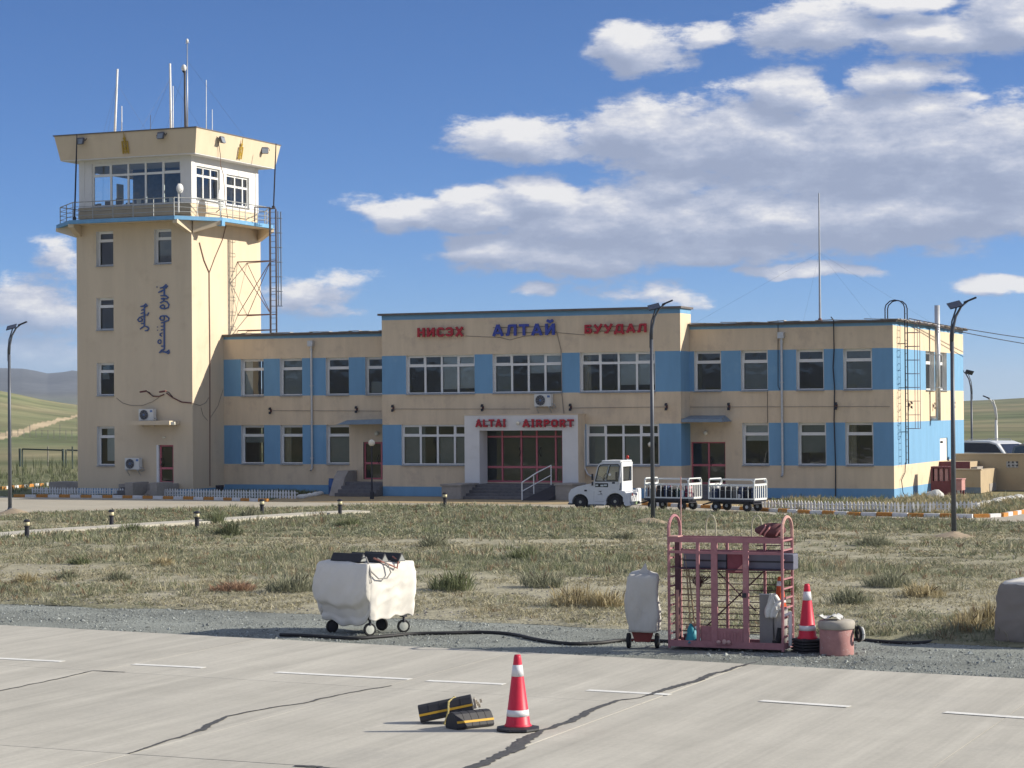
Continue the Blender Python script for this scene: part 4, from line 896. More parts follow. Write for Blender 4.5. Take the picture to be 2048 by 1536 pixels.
# two swan neck lamps and their cables
for px, lb in ((290, 'swan-neck lamp over the tower door, the left of the pair'), (329, 'swan-neck lamp over the tower door, the right of the pair')):
    p = PY(px, 783, YT-.6); t = thing('swan_neck_lamp', lb, 'lamp', (p.x, YT, p.z)); a = MB(); a.tube([(.1, 0, -.25), (.12, -.15, -.2), (.1, -.35, -.04), (.03, -.5, 0)], .02, 6); a.build('arm', DARKM, t, world=False)
    a = MB(); a.cbox((-.1, -.6, 0), (.36, .16, .08), Matrix.Rotation(R(-8), 3, 'Y')); a.build('lamp_head', BROWNM, t, world=False, bevel=.02)
p = lambda x, y, o=.03: PY(x, y, YT-o)
cable(tw, [p(294, 783), p(306, 792), p(318, 793), p(328, 789)], .028, BROWNM); cable(tw, [p(333, 786), p(345, 795), p(363, 804), p(383, 806)], .03, BROWNM)
cable(tw, [p(233, 796), p(245, 806), p(262, 811), p(285, 811), p(306, 803), p(318, 795)], .012, CABG)
def RP(px, py, o=.03): return PX(px, py, TX1+o)
RED_C = mat('wall_cable', (.25, .16, .13), .7)
cable(tw, [RP(399, 485), RP(408, 520), RP(418.5, 545), RP(419, 610), RP(420, 700), RP(420, 972)], .03, RED_C)
cable(tw, [RP(455, 440), RP(445, 480), RP(430, 515), RP(419, 545)], .02, RED_C)
cable(tw, [RP(384, 806), RP(400, 811), RP(411, 806), RP(418, 795)], .014, CABG); cable(tw, [RP(402, 815), RP(406, 830), RP(415, 841)], .012, CABG); cable(tw, [RP(421, 835), RP(436, 812), RP(446, 780)], .012, CABG)
# balcony slab (chamfered corners) with tapered soffit beams
OV = 1.2; bx0, bx1, by0, by1 = TX0-OV, TX1+OV, TY0-OV, TY1+OV; cx_, cy_ = 1.45, 2.1
bx0 = TX0-1.75
ring = [(TX0+.45, by0), (bx1-cx_, by0), (bx1, by0+cy_), (bx1, by1-cy_), (bx1-cx_, by1), (TX0+.45, by1), (bx0, by1-cy_), (bx0, by0+cy_)]
s = MB(); s.prism(ring, 13.62, 13.74, plane='XY'); s.build('balcony_slab', TCREAM, tw)
s = MB(); n = 8; cxm, cym = (bx0+bx1)/2, (by0+by1)/2
out = [(cxm+(x-cxm)*1.012, cym+(y-cym)*1.012) for x, y in ring]
vs = [(x, y, 13.60) for x, y in out]+[(x, y, 13.79) for x, y in out]+[(x, y, 13.79) for x, y in [(cxm+(x-cxm)*.97, cym+(y-cym)*.97) for x, y in ring]]+[(x, y, 13.60) for x, y in [(cxm+(x-cxm)*.97, cym+(y-cym)*.97) for x, y in ring]]
s.add(vs, [(i, (i+1) % n, (i+1) % n+n, i+n) for i in range(n)]+[(i+n, (i+1) % n+n, (i+1) % n+2*n, i+2*n) for i in range(n)]+[(i+3*n, (i+1) % n+3*n, (i+1) % n, i) for i in range(n)]+[(i+2*n, (i+1) % n+2*n, (i+1) % n+3*n, i+3*n) for i in range(n)]); s.build('balcony_edge', PLATB, tw)
s = MB()
def beam(a, b, w=.28):
    a, b = Vector((*a, 0)), Vector((*b, 0)); d = (b-a).normalized(); nn = Vector((-d.y, d.x, 0))*w/2
    vs = [a-nn+Vector((0,0,13.02)), a+nn+Vector((0,0,13.02)), b+nn+Vector((0,0,13.44)), b-nn+Vector((0,0,13.44)), a-nn+Vector((0,0,13.618)), a+nn+Vector((0,0,13.618)), b+nn+Vector((0,0,13.618)), b-nn+Vector((0,0,13.618))]
    s.add(vs, [(0,3,2,1),(4,5,6,7),(0,1,5,4),(1,2,6,5),(2,3,7,6),(3,0,4,7)])
for a, b in [((TX1-.15, TY0+.0), ring[1]), ((TX1, TY0+.15), ring[2]), ((TX1, TY1-.15), ring[3]), ((TX1-.15, TY1), ring[4]), ((TX0+.15, TY0), ring[0]), ((TX0, TY0+.15), ring[7]), ((TX0, TY1-.15), ring[6])]:
    q = (b[0]+(a[0]-b[0])*.03, b[1]+(a[1]-b[1])*.03); s = MB(); beam(a, q); s.build('soffit_beam', TCREAM, tw)
s = MB(); q = ring[2]; s.cbox((q[0]-.05, q[1], 13.5), (.3, .3, .26)); s.build('balcony_drip_block', PLATB, tw)
# railing
rr = [(cxm+(x-cxm)*.975, cym+(y-cym)*.975) for x, y in ring]; s = MB(); zb = 13.74
for i in range(8):
    if i == 3: pass
    a, b = Vector((*rr[i], 0)), Vector((*rr[(i+1) % 8], 0)); m_ = max(1, int((b-a).length/1.15))
    for k, r_ in ((.95, .026), (.72, .015), (.5, .015), (.28, .015)): s.tube([a+Vector((0,0,zb+k)), b+Vector((0,0,zb+k))], r_, 5)
    for k in range(m_): p_ = a.lerp(b, k/m_); s.tube([p_+Vector((0,0,zb)), p_+Vector((0,0,zb+.95))], .024, 5)
s.build('balcony_railing', mat('railing_grey', (.36, .37, .36), .5, metal=.3), tw)
# cabin
s = MB(); CZ0, CZW, CZ1 = 13.74, 14.55, 16.95
kx0, kx1, ky0, ky1 = TX0+.18, TX1-.02, TY0+.04, TY1-.22
cw = (TXp(184.5), TXp(363), 14.52, 16.70)
rwn = [(PX(396-2.5, 340, kx1).y-ky0, PX(439.5, 340, kx1).y-ky0, 14.72, 16.42), (PX(452.5, 345, kx1).y-ky0, PX(498.5, 345, kx1).y-ky0, 14.42, 16.38)]
rwn[0] = (PX(393, 360, kx1).y-ky0, PX(440, 360, kx1).y-ky0, PX(415, 401, kx1).z, PX(393, 331, kx1).z)
rwn[1] = (PX(453, 360, kx1).y-ky0, PX(498.5, 360, kx1).y-ky0, PX(475, 413.5, kx1).z, PX(453, 346, kx1).z-.05)
cc = lambda u, z: 1 if z < 14.5 else 0
wall_grid(s, (0, ky0), (1, 0), kx0, kx1, CZ0, CZ1, [cw], cc, (), (14.5,))
wall_grid(s, (kx1, ky0), (0, 1), 0, ky1-ky0, CZ0, CZ1, rwn, cc, (), (14.5,)); wall_grid(s, (kx1, ky1), (-1, 0), 0, kx1-kx0, CZ0, CZ1, [(2, 4.5, 14.7, 16.4)], cc, (), (14.5,)); wall_grid(s, (kx0, ky1), (0, -1), 0, ky1-ky0, CZ0, CZ1, [(1, 5.5, 14.7, 16.4)], cc, (), (14.5,))
s.build('cabin_wall', [WHITEST, TCREAM], tw)
s = MB(); s.box(kx1-.32, kx1+.03, ky0-.03, ky0+.28, 14.5, CZ1-.08); s.box(kx1-.32, kx1+.03, ky1-.26, ky1+.03, 14.5, CZ1-.08); s.box(kx0-.03, kx0+.3, ky0-.03, ky0+.26, 14.5, CZ1-.08); s.build('corner_pillars', WHITEST, tw, bevel=.01)
s = MB()
for k in range(4): s.box(kx0-.05, kx1-.0, ky0-.06-.012*(k % 2), ky0-.005, 13.76+k*.19, 13.935+k*.19)
s.build('parapet_siding', mat('parapet_siding', (.40, .345, .255), .85, var=.12, scale=3), tw)
window(tw, cw[0], ky0, cw[2], cw[1]-cw[0], cw[3]-cw[2], [1, 1, 1, 1, 1], .28, small_top=(0, 4), depth=.1)
window(tw, kx1, ky0+rwn[0][0], rwn[0][2], rwn[0][1]-rwn[0][0], rwn[0][3]-rwn[0][2], [1, 1, 1], .28, rz=math.pi/2, small_top=(), depth=.1)
window(tw, kx1, ky0+rwn[1][0], rwn[1][2], rwn[1][1]-rwn[1][0], rwn[1][3]-rwn[1][2], [1.15, 1, .6], .36, rz=math.pi/2, small_top=(), depth=.1, fw=.08)
s = MB(); s.box(kx0+.3, kx1-.3, ky0+.5, ky0+1.1, 14.35, 14.5); s.box(kx0+.3, kx1-.35, ky0+4.5, ky0+4.55, 13.8, 16.9)
for i in range(9):
    x = kx0+.6+i*.62; s.cbox((x, ky0+.75, 14.62+.06*(i % 3)), (.3+.06*(i % 2), .12, .24+.12*(i % 3)))
s.build('console_desk', mat('console', (.10, .11, .12), .5, var=.3), tw)
s = MB(); s.box(kx0+.25, kx0+.3, ky0+3, ky0+3.6, 15, 16); 
for i, x in enumerate((kx0+.75, kx0+3.1, kx0+4.6, kx0+5.0, kx0+5.5)): s.cbox((x, ky0+.62, 14.66+.05*(i % 2)), (.24, .04, .2+.1*((i*3) % 2)))
s.build('paper_notes', BLIND, tw)
# roof box
rx = lambda o: (TX0-o+.03, TX1+o, TY0-o, TY1+o)
a, b = rx(.58), rx(.80); z0, z1 = 16.90, 18.10
s = MB(); vs = [(a[0],a[2],z0),(a[1],a[2],z0),(a[1],a[3],z0),(a[0],a[3],z0),(b[0],b[2],z1),(b[1],b[2],z1),(b[1],b[3],z1),(b[0],b[3],z1)]
s.add(vs, [(0,1,5,4),(1,2,6,5),(2,3,7,6),(3,0,4,7)]); s.add(vs, [(4,5,6,7)]); s.build('roof_fascia', TCREAM, tw)
s = MB(); s.box(a[0]+.01, a[1]-.01, a[2]+.01, a[3]-.01, 16.86, 16.93); s.build('roof_soffit', WHITEST, tw)
s = MB(); s.box(b[0]-.05, b[1]+.03, b[2]-.05, b[2]+.12, z1, z1+.055); s.box(b[0]-.05, b[0]+.12, b[2]+.12, b[3]+.03, z1, z1+.055); s.box(b[1]-.12, b[1]+.03, b[2]+.12, b[3]+.03, z1, z1+.04); s.build('roof_edge', ROOFM, tw)
# ladder tower on the right side
lt = thing('tower_ladder', 'tall brown red caged ladder frame beside the control tower', 'ladder', (TX1+1.9, 101.5, 8.1)); LX = TX1+OV+.45
yl0 = 0
LY = 101.3
def atY(px, py, Y): q = PY(px, py, Y); return q
xl = PY(541, 600, LY).x; xr_ = PY(552.5, 600, LY).x
zt_ = PY(541, 415, LY).z; zb2 = 8.1
s = MB(); s.tube([(xl, LY, zb2), (xl, LY, zt_)], .055, 6); s.tube([(xr_, LY+.02, zb2), (xr_, LY+.02, zt_-.1)], .045, 6); s.tube([(xl, LY, zt_), (xl-.55, LY-.6, zt_), (xl-.55, LY-.6, 13.8)], .04, 5); s.tube([(xr_, LY, zt_-.05), (xl, LY, zt_-.05)], .04, 5); s.build('rail', mat('ladder_grey', (.10, .09, .10), .6, var=.2), lt)
s = MB(); z = zb2+.2
while z < zt_-.2: s.tube([(xl, LY, z), (xr_, LY+.02, z)], .014, 4); z += .3
s.build('rungs', mat('rung_grey', (.2, .2, .22), .5), lt)
s = MB(); xk = [PY(557, 600, LY+.3).x, PY(562.5, 600, LY+.5).x]; zk = PY(560, 612, LY+.5).z
for x, y in ((xk[0], LY+.3), (xk[1], LY+.5)): s.tube([(x, y, zk), (x, y, PY(560, 435, LY+.5).z+.3)], .03, 5)
for z in np.arange(zk, 14.5, .75): s.tube([(xr_, LY, z), (xk[0]+.02, LY+.2, z), (xk[1], LY+.5, z), (xk[0], LY+.75, z), (xl, LY+.6, z), (xl, LY, z)], .014, 4)
s.build('safety_cage', mat('cage_blue_grey', (.09, .12, .17), .5), lt)
s = MB(); yA, yB = LY-.9, LY
for z in (PY(530, 522, LY).z, PY(530, 629, LY).z, 8.3):
    s.tube([(TX1, LY, z), (xl, LY, z)], .03, 5); s.tube([(TX1, LY+1.0, z), (xr_, LY+.1, z)], .025, 5)
z0_, z1_ = PY(530, 629, LY).z, PY(530, 522, LY).z
for y in (LY, LY+1.0):
    s.tube([(TX1, y, z0_), (xl, LY+.05, z1_)], .022, 4); s.tube([(TX1, y, z1_), (xl, LY+.05, z0_)], .022, 4)
s.build('cross_brace', mat('brace_red', (.20, .11, .10), .6, var=.2), lt)

# Mongolian script
SCR = mat('script_blue', (.075, .125, .30), .6, var=.1)
def scr(px, py): q = PY(265+px*.10417, 560+py*.10417, YT-.03); return Vector((q.x, YT-.035, q.z))
def strokes(t, arr):
    for pts, w in arr:
        s = MB(); pl = [scr(*p_) for p_ in pts]; s.tube(pl, [w*.00185*(1 if 0 < i < len(pl)-1 else .75) for i in range(len(pl))], 6); o = s.build('stroke', SCR, t)
def ringp(cx, cy, rx_, ry_, n=12, a0=0, a1=6.283): return [(cx+rx_*math.cos(a), cy+ry_*math.sin(a)) for a in np.linspace(a0, a1, n)]
q = scr(610, 800); mt = thing('script_sign', 'long blue vertical Mongolian script on the tower wall, right column', 'lettering', tuple(q))
strokes(mt, [([(610,130),(610,300)],34),([(530,155),(590,145),(635,105),(645,85)],26),([(640,90),(668,122),(640,150),(600,150)],28),([(500,238),(545,222),(600,190)],26),([(540,302),(640,300),(690,340),(650,362)],24),([(650,362),(600,352),(548,358)],22),([(550,360),(606,375),(600,405),(530,440)],24),
    ([(606,405),(665,420),(700,475),(685,530),(620,552),(555,545),(528,522),(545,492),(590,480),(615,500),(612,535)],22),([(466,128),(474,140)],24),
    ([(610,770),(550,772),(524,735),(540,700),(590,688),(612,715),(606,765)],22),([(560,690),(650,690),(700,735),(688,780),(640,795),(600,810),(550,826)],22),([(610,805),(610,1335)],32),([(545,890),(605,884)],24),([(550,960),(605,950)],24),
    ([(575,1015),(530,1032),(530,1062),(565,1082)],18),(ringp(520,1185,32,36),18),([(550,1270),(605,1270)],24),([(610,1330),(560,1350),(515,1398)],24),([(600,1370),(690,1412),(705,1400),(700,1350),(640,1390),(580,1378)],24),([(520,1398),(600,1372)],20),([(478,895),(484,910)],20),([(478,960),(484,970)],20)])
q = scr(230, 700); mt = thing('script_sign', 'short blue vertical Mongolian script on the tower wall, left column', 'lettering', tuple(q))
strokes(mt, [([(228,495),(228,890)],32),([(155,510),(215,500),(255,455)],24),([(255,460),(285,492),(250,515),(220,515)],24),([(170,582),(225,560)],22),([(160,648),(225,620)],22),([(245,672),(290,675),(310,622)],22),([(215,690),(135,720),(98,765),(130,798),(178,790),(188,750),(160,735)],20),([(165,840),(225,830)],22),([(145,945),(185,912),(225,890)],22),([(250,890),(295,905),(312,935),(290,970),(240,975)],22)])
# emblems
def emblem(loc, rz, tilt, label, k=1):
    t = thing('roof_emblem', label, 'emblem', loc, rz); s = MB(); yy = (-.05, -.02)
    for x0_ in (-.30, .18): s.box(x0_, x0_+.12, *yy, 0, .78)
    s.prism([(-.15, .98), (-.05, 1.0), (0, 1.36), (.05, 1.0), (.15, .98), (.09, .86), (-.09, .86)], *yy)
    s.lathe([(.10, -.05), (.10, -.02)], (0, 0, .80), 12, axis='Y'); s.prism([(-.16, .80), (-.12, .70), (0, .655), (.12, .70), (.16, .80), (.10, .735), (0, .70), (-.10, .735)], *yy)
    s.prism([(-.15, .64), (.15, .64), (0, .53)], *yy); s.box(-.15, .15, *yy, .46, .51); s.lathe([(.13, -.05), (.13, -.02)], (0, 0, .315), 14, axis='Y'); s.box(-.15, .15, *yy, .12, .17); s.prism([(-.15, .10), (.15, .10), (0, 0)], *yy)
    me = s.mesh('emblem_plate', GOLD); o = link('emblem_plate', me, t); o.rotation_euler = (tilt, 0, 0); o.scale = (.62, 1, .80)
    return t
tl = -math.atan(.22/1.2)
q = PY(252, 307, YT-.66); emblem((q.x, YT-.64, q.z), 0, -tl, 'golden national emblem on the shaded fascia of the tower roof')
q = PX(479, 318, TX1+.66); emblem((TX1+.64, q.y, q.z), math.pi/2, -tl, 'golden national emblem on the sunlit fascia of the tower roof')
# floodlights
def flood(loc, rz, label, proto=[None]):
    if proto[0] is None:
        t = thing('floodlight', label, 'floodlight', loc, rz, 'floodlights on the tower roof fascia')
        a = MB(); a.cbox((0, -.22, -.05), (.38, .14, .34), Matrix.Rotation(R(-18), 3, 'X')); a.build('housing', mat('flood_grey', (.10, .105, .13), .5, metal=.2), t, bevel=.03, world=False)
        a = MB(); a.cbox((0, -.297, -.075), (.30, .01, .27), Matrix.Rotation(R(-18), 3, 'X')); a.build('lens', mat('flood_lens', (.25, .28, .32), .2), t, world=False)
        a = MB(); a.tube([(-.25, -.2, -.05), (-.25, -.02, .1), (.25, -.02, .1), (.25, -.2, -.05)], .02, 5); a.build('bracket', DARKM, t, world=False)
        proto[0] = t; return t
    return copy_thing(proto[0], loc, rz, label)
for px, py, rz, lb in [(166, 281, 0, 'dark floodlight at the left end of the shaded roof fascia'), (326, 270, 0, 'dark floodlight above the cabin windows near the tower corner')]:
    q = PY(px, py, YT-.72); flood((q.x, YT-.72, q.z), rz, lb)
for px, py, rz, lb in [(437, 278, math.pi/2, 'grey floodlight on the sunlit roof fascia near the tower corner'), (528, 300, math.pi/2-.9, 'dark tilted floodlight at the far end of the sunlit roof fascia')]:
    q = PX(px, py, TX1+.72); flood((TX1+.72, q.y, q.z), rz, lb)
# roof antennas
AWH = mat('antenna_white', (.72, .72, .70), .4); AGR = mat('antenna_dark', (.10, .10, .11), .5, metal=.3)
def antenna(px, ytop, ybot, Y, r, m, label, extra=None, guys=False, lean=0):
    b_, t_2 = PY(px, ybot, Y), PY(px+lean, ytop, Y); zb3 = min(b_.z, 18.1); t = thing('antenna', label, 'antenna', (b_.x, Y, zb3), 0, 'antennas on the tower roof'); 
    b3 = Vector((b_.x, Y, zb3)); s = MB(); s.tube([b3, b3.lerp(t_2, .3), t_2], [r, r*.95, r*.8], 8); s.build('pole', m, t, smooth=True)
    s = MB(); s.lathe([(r*2.2, 0), (r*2.2, .12), (r*1.2, .3)], tuple(b3), 8); s.build('base_mount', BROWNM, t)
    if guys:
        s = MB(); g_ = b3.lerp(t_2, .8)
        for dx, dy in guys: s.tube([g_, (b3.x+dx, Y+dy, 18.1)], .005, 3)
        s.build('guy_wires', AGR, t)
    return t, b3, t_2
antenna(229, 138, 264, 98.6, .065, AWH, 'thick white rod antenna at the left of the tower roof', guys=[(-1.5, 1), (1.9, .5), (.6, -1.6)], lean=6)
antenna(243.5, 212, 263, 97.8, .03, AWH, 'short thin white rod beside the left thick antenna')
antenna(342, 127, 258, 99, .065, AWH, 'thick white rod antenna at the middle of the tower roof', guys=[(-2.2, 1), (1.0, 2.0), (-.7, -2)], lean=-2)
antenna(346, 172, 255, 98.4, .03, AWH, 'thin white rod with a small red tip behind the middle antenna')
t, b3, t2 = antenna(371, 137, 254, 98, .07, AGR, 'dark mast carrying a white dome camera near the roof corner', lean=-1.5)
s = MB(); s.ball((t2.x-.02, 97.95, t2.z+.02), .13, 8, sq=(1, 1, 1.4)); s.build('dome_camera', AWH, t, smooth=True); s = MB(); s.ball((t2.x-.02, 97.95, t2.z-.14), .085, 8); s.build('camera_lens', DARKM, t)
t, b3, t2 = antenna(375, 84, 254, 98.2, .03, GREYM, 'tallest thin mast with a wind sensor on the tower roof', guys=[(2.2, 1.8), (-1.9, .8), (-2.3, 3)], lean=-.5)
s = MB(); s.tube([t2-Vector((.12, 0, .05)), t2+Vector((.12, 0, -.05))], .015, 5); s.ball((t2.x, t2.y, t2.z+.06), .07, 6, sq=(1, 1, 1.6)); s.build('wind_sensor', AWH, t)
antenna(412.5, 160, 257, 99.5, .022, AWH, 'thin white whip antenna behind the sunlit roof edge'); antenna(424.5, 219, 259, 100.2, .02, AWH, 'short thin white whip behind the sunlit roof edge')
antenna(301, 230, 258, 101, .018, AGR, 'short dark yagi antenna between the two thick rods')
def pole_thing(px0, y0, px1, y1, Y, r, m, label):
    a_, b_ = PY(px0, y0, Y), PY(px1, y1, Y); t = thing('balcony_pole', label, 'pole', tuple(a_)); s = MB(); s.tube([a_, a_.lerp(b_, .6), b_], [r, r, r*.7], 6); s.build('pole', m, t)
    s = MB(); s.cbox(tuple(a_+Vector((0, 0, .08))), (.12, .12, .16)); s.build('clamp', m, t)
pole_thing(149, 440, 154, 268, by0+.12, .04, DARKM, 'thin dark pole at the left corner of the balcony'); pole_thing(547, 418, 552, 287, 102.3, .035, DARKM, 'thin dark pole at the right end of the balcony')
# dishes
q = PY(357, 400, YT-1.1); t = thing('satellite_dish', 'small white satellite dish on a post at the balcony corner', 'satellite dish', (q.x, q.y, 13.79)); zc2 = PY(363, 377, YT-1.1).z
s = MB(); s.tube([(q.x, q.y, 13.95), (q.x, q.y, zc2+.25)], .04, 8); s.build('post', AWH, t)
me = MB(); me.lathe([(.001, .09), (.16, .06), (.28, 0), (.285, -.012), (.17, .04), (.001, .07)], (0, 0, 0), 20, axis='X'); o = me.build('reflector', AWH, t, smooth=True, world=False); o.location = (.12, -.06, zc2-13.79); o.rotation_euler = (0, R(0), R(-35)); o.scale = (.8, .66, .86)
s = MB(); s.tube([(.12, -.06, zc2-13.79-.2), (.35, -.22, zc2-13.79-.1)], .012, 5); s.build('feed_arm', GREYM, t, world=False)
q = PX(442, 425, TX1+.85); t = thing('satellite_dish', 'tall narrow white dish seen edge-on in front of the sunlit cabin', 'satellite dish', (TX1+.85, q.y, 13.79)); zc3 = PX(443, 400, TX1+.85).z
me = MB(); me.lathe([(.001, .12), (.25, .09), (.42, 0), (.425, -.015), (.25, .07), (.001, .1)], (0, 0, 0), 22, axis='X'); o = me.build('reflector', AWH, t, smooth=True, world=False); o.location = (0, 0, zc3-13.79-.02); o.rotation_euler = (0, 0, R(10)); o.scale = (1.1, .9, 1.35)
s = MB(); s.tube([(-.05, .05, 0), (-.05, .05, zc3-13.79)], .035, 6); s.tube([(-.05, .05, .5), (-.4, .2, .35)], .02, 5); s.build('post', DARKM, t, world=False)
s = MB(); s.tube([RP(437, 285, .75), RP(441, 310, .7), RP(441, 330, .7), RP(447, 350, .7), RP(450, 400, .8), RP(456, 440, 1.0)], .018, 5); s.build('cable', RED_C, tw)

# ================================================================== street lamps
LAMPM = mat('lamp_pole_grey', (.10, .11, .13), .45, metal=.25, var=.15, scale=3)
SOLAR = mat('solar_panel', (.02, .03, .06), .25, var=.1)
def street_lamp(base, H, label, lean=0, facing=0, group='solar street lamps', r=.085, m=LAMPM, panel=True):
    t = thing('street_lamp', label, 'street lamp', tuple(base), facing, group)
    s = MB(); top = H-1.35; k = [(0, 0, 0), (0, 0, top*.5), (0, 0, top)]; s.tube(k, [r, r*.85, r*.7], 10); s.build('pole', m, t, smooth=True, world=False)
    s = MB(); s.tube([(0, 0, top), (.03, 0, top+.4), (.12, 0, top+.8), (.30, 0, top+1.12), (.50, 0, top+1.28)], [r*.6, r*.55, r*.5, r*.42, r*.35], 8)
    s.tube([(-.05, 0, top-.3), (-.05, 0, top+.2), (.0, 0, top+.65), (.12, 0, top+1.0), (.16, 0, top+1.15)], r*.33, 6); s.build('arm', m, t, smooth=True, world=False)
    if panel:
        s = MB(); s.cbox((.10, 0, top+1.17), (.42, .46, .035), Matrix.Rotation(R(-14), 3, 'Y') @ Matrix.Rotation(R(24), 3, 'X')); s.build('solar_panel', SOLAR, t, world=False)
    s = MB(); s.cbox((.58, 0, top+1.32), (.42, .16, .06), Matrix.Rotation(R(-22), 3, 'Y')); s.build('lamp_head', DARKM, t, world=False, bevel=.02)
    s = MB(); s.box(-.16, .16, -.16, .16, 0, .03); s.lathe([(r*1.5, .03), (r*1.1, .12)], (0, 0, 0), 8); s.build('base_plate', m, t, world=False)
    return t
def lampH(b, px, ytop): return PY(px, ytop, b.y).z
b = G(1306, 1050); street_lamp(b, lampH(b, 1318, 603), 'solar street lamp standing in the field in front of the white tug', facing=R(22))
b = G(1908, 1076); street_lamp(b, lampH(b, 1915, 598), 'solar street lamp in the field before the sunny end wall', facing=R(22))
b = G(20, 1021); street_lamp(b, lampH(b, 50, 645), 'solar street lamp at the left edge of the picture beside the road', facing=R(22)).location.z = 0
b = Vector(G(1943, 927)); b = PY(1944, 925, 122); b.z = 0; street_lamp(b, PY(1940, 738, 122).z, 'distant lamp with curved neck behind the terminal corner', facing=R(200), r=.07, group='far lamps behind the wall')
b = PY(1993, 905, 130); b.z = 0; street_lamp(b, PY(1990, 793, 130).z, 'distant pale lamp pole rising beside the white car', facing=R(170), r=.11, m=mat('pale_pole', (.66, .66, .62), .5), group='far lamps behind the wall', panel=False)
def dirt_mound(px, py, w, label):
    c = G(px, py); v = []; f = []; n = 14
    for i in range(5):
        for j in range(n):
            a = 6.283*j/n; rr_ = w*(i/4)*(1+.25*noise.noise(Vector((math.cos(a), math.sin(a), px)))); v.append((rr_*math.cos(a), rr_*math.sin(a), (.22*(1-(i/4)**1.3)+.05*noise.noise(Vector((rr_*4, a*3, px))))-.04))
    f = [(i*n+j, (i+1)*n+j, (i+1)*n+(j+1) % n, i*n+(j+1) % n) for i in range(4) for j in range(n)]
    s = MB(); s.add(v, f); o = s.build('dirt_mound', mat('heaped_soil', (.34, .27, .19), .97, var=.25, scale=5, bump=.02, bscale=12), None, smooth=True, world=False); o.location = (c.x, c.y, field_z(c.x, c.y)+.02); tag(o, label, 'soil mound'); 
dirt_mound(1300, 1054, .8, 'small heap of soil at the foot of the middle street lamp'); dirt_mound(1906, 1082, .75, 'small heap of soil at the foot of the right street lamp'); dirt_mound(28, 1027, .7, 'small heap of soil at the foot of the left street lamp')
# bollard lights
def bollard(loc, label, proto=[None]):
    if proto[0] is None:
        t = thing('bollard_light', label, 'bollard light', loc, 0, 'low path lights')
        s = MB(); s.lathe([(.075, 0), (.075, .36), (.10, .38), (.10, .41)], (0, 0, 0), 12); s.build('post', DARKM, t, world=False)
        s = MB(); s.lathe([(.085, .41), (.09, .54)], (0, 0, 0), 12); s.build('lamp_shade', mat('bollard_lens', (.72, .64, .40), .3), t, smooth=True, world=False)
        s = MB(); s.lathe([(.11, .54), (.11, .58), (.05, .62)], (0, 0, 0), 12); s.build('cap', DARKM, t, world=False)
        proto[0] = t; return t
    return copy_thing(proto[0], loc, 0, label)
for px, py, lb in [(54, 1083, 'low black path light at the far left end of the pale path'), (223, 1060, 'low black path light second along the path from the left'), (394, 1063, 'low black path light below the tower door, in front of the path'),
        (524, 1036, 'low black path light below the left wing beside the path'), (680, 1036, 'low black path light at the right end of the path'), (890, 1018, 'low black light standing at the road edge before the entrance steps')]:
    c = G(px, py); bollard((c.x, c.y, max(.02, field_z(c.x, c.y) if c.y < road_near(c.x) else .0)), lb)
# globe lamp post at the left door
c = G(744, 998); t = thing('lamp_post', 'black lamp post with white globe before the left wing door', 'lamp post', (c.x, c.y, 0)); h = PY(744, 884, c.y).z
s = MB(); s.lathe([(.10, 0), (.10, .3), (.05, .4), (.035, 1.2), (.035, h-.22), (.07, h-.18)], (0, 0, 0), 10); s.build('post', DARKM, t, world=False); s = MB(); s.ball((0, 0, h-.04), .16, 10); s.build('globe', GLOBE, t, smooth=True, world=False)
# blue barrel, small dark bin
c = PY(666, 984, 98.9); t = thing('barrel', 'small blue plastic barrel by the steps of the left door', 'barrel', (c.x, 98.9, 0)); s = MB(); hb_ = PY(666, 958, 98.9).z
BB = mat('blue_plastic', (.03, .10, .30), .45, var=.1); s.lathe([(.2, 0), (.22, .1), (.22, hb_*.5), (.235, hb_*.5+.02), (.22, hb_*.5+.04), (.22, hb_-.1), (.2, hb_)], (0, 0, 0), 14); s.build('body', BB, t, smooth=True, world=False); s = MB(); s.lathe([(.21, hb_), (.21, hb_+.03)], (0, 0, 0), 14); s.build('lid', BB, t, world=False)
c = G(755, 992); t = thing('bin', 'small black bin beside the globe lamp post', 'bin', (c.x, c.y, 0)); s = MB(); s.lathe([(.16, 0), (.2, .32)], (0, 0, 0), 10); s.build('body', DARKM, t, world=False); s = MB(); s.lathe([(.21, .32), (.21, .35)], (0, 0, 0), 10); s.build('lid', DARKM, t, world=False)
c = PY(429, 985, 97.6); t = thing('bin', 'small dark bin against the sunless foot of the tower side', 'bin', (c.x+.3, 97.6, 0)); s = MB(); s.lathe([(.17, 0), (.2, .45)], (0, 0, 0), 10); s.build('body', DARKM, t, world=False); s = MB(); s.lathe([(.21, .45), (.2, .5)], (0, 0, 0), 10); s.build('lid', DARKM, t, world=False)

# ================================================================== picket fences
PKW = mat('picket_white', (.72, .72, .72), .7, var=.15, scale=5)
def picket_fence(pts, label, h=.42, sp=.155):
    t = thing('picket_fence', label, 'fence', (pts[0].x, pts[0].y, 0)); o = pts[0]
    s = MB(); w = .045; s.prism([(-w, .02), (w, .02), (w, h-.08), (0, h), (-w, h-.08)], -.012, .012); me = s.mesh('picket', PKW)
    s = MB()
    for a, b in zip(pts[:-1], pts[1:]):
        for z in (.12, .28): s.tube([a-o+Vector((0, .025, z)), b-o+Vector((0, .025, z))], .018, 4)
    s.build('rail', PKW, t, world=False)
    L = 0
    for a, b in zip(pts[:-1], pts[1:]):
        d = b-a; n = int(d.length/sp)
        for i in range(n):
            p_ = a+d*(i/n)-o; pk = link('picket', me, t, (p_.x, p_.y, random.uniform(-.02, .02)), math.atan2(d.y, d.x)+random.uniform(-.1, .1)); pk.rotation_euler[1] = random.gauss(0, .05)
    return t
def gl(*a): return [G(px, py) for px, py in a]
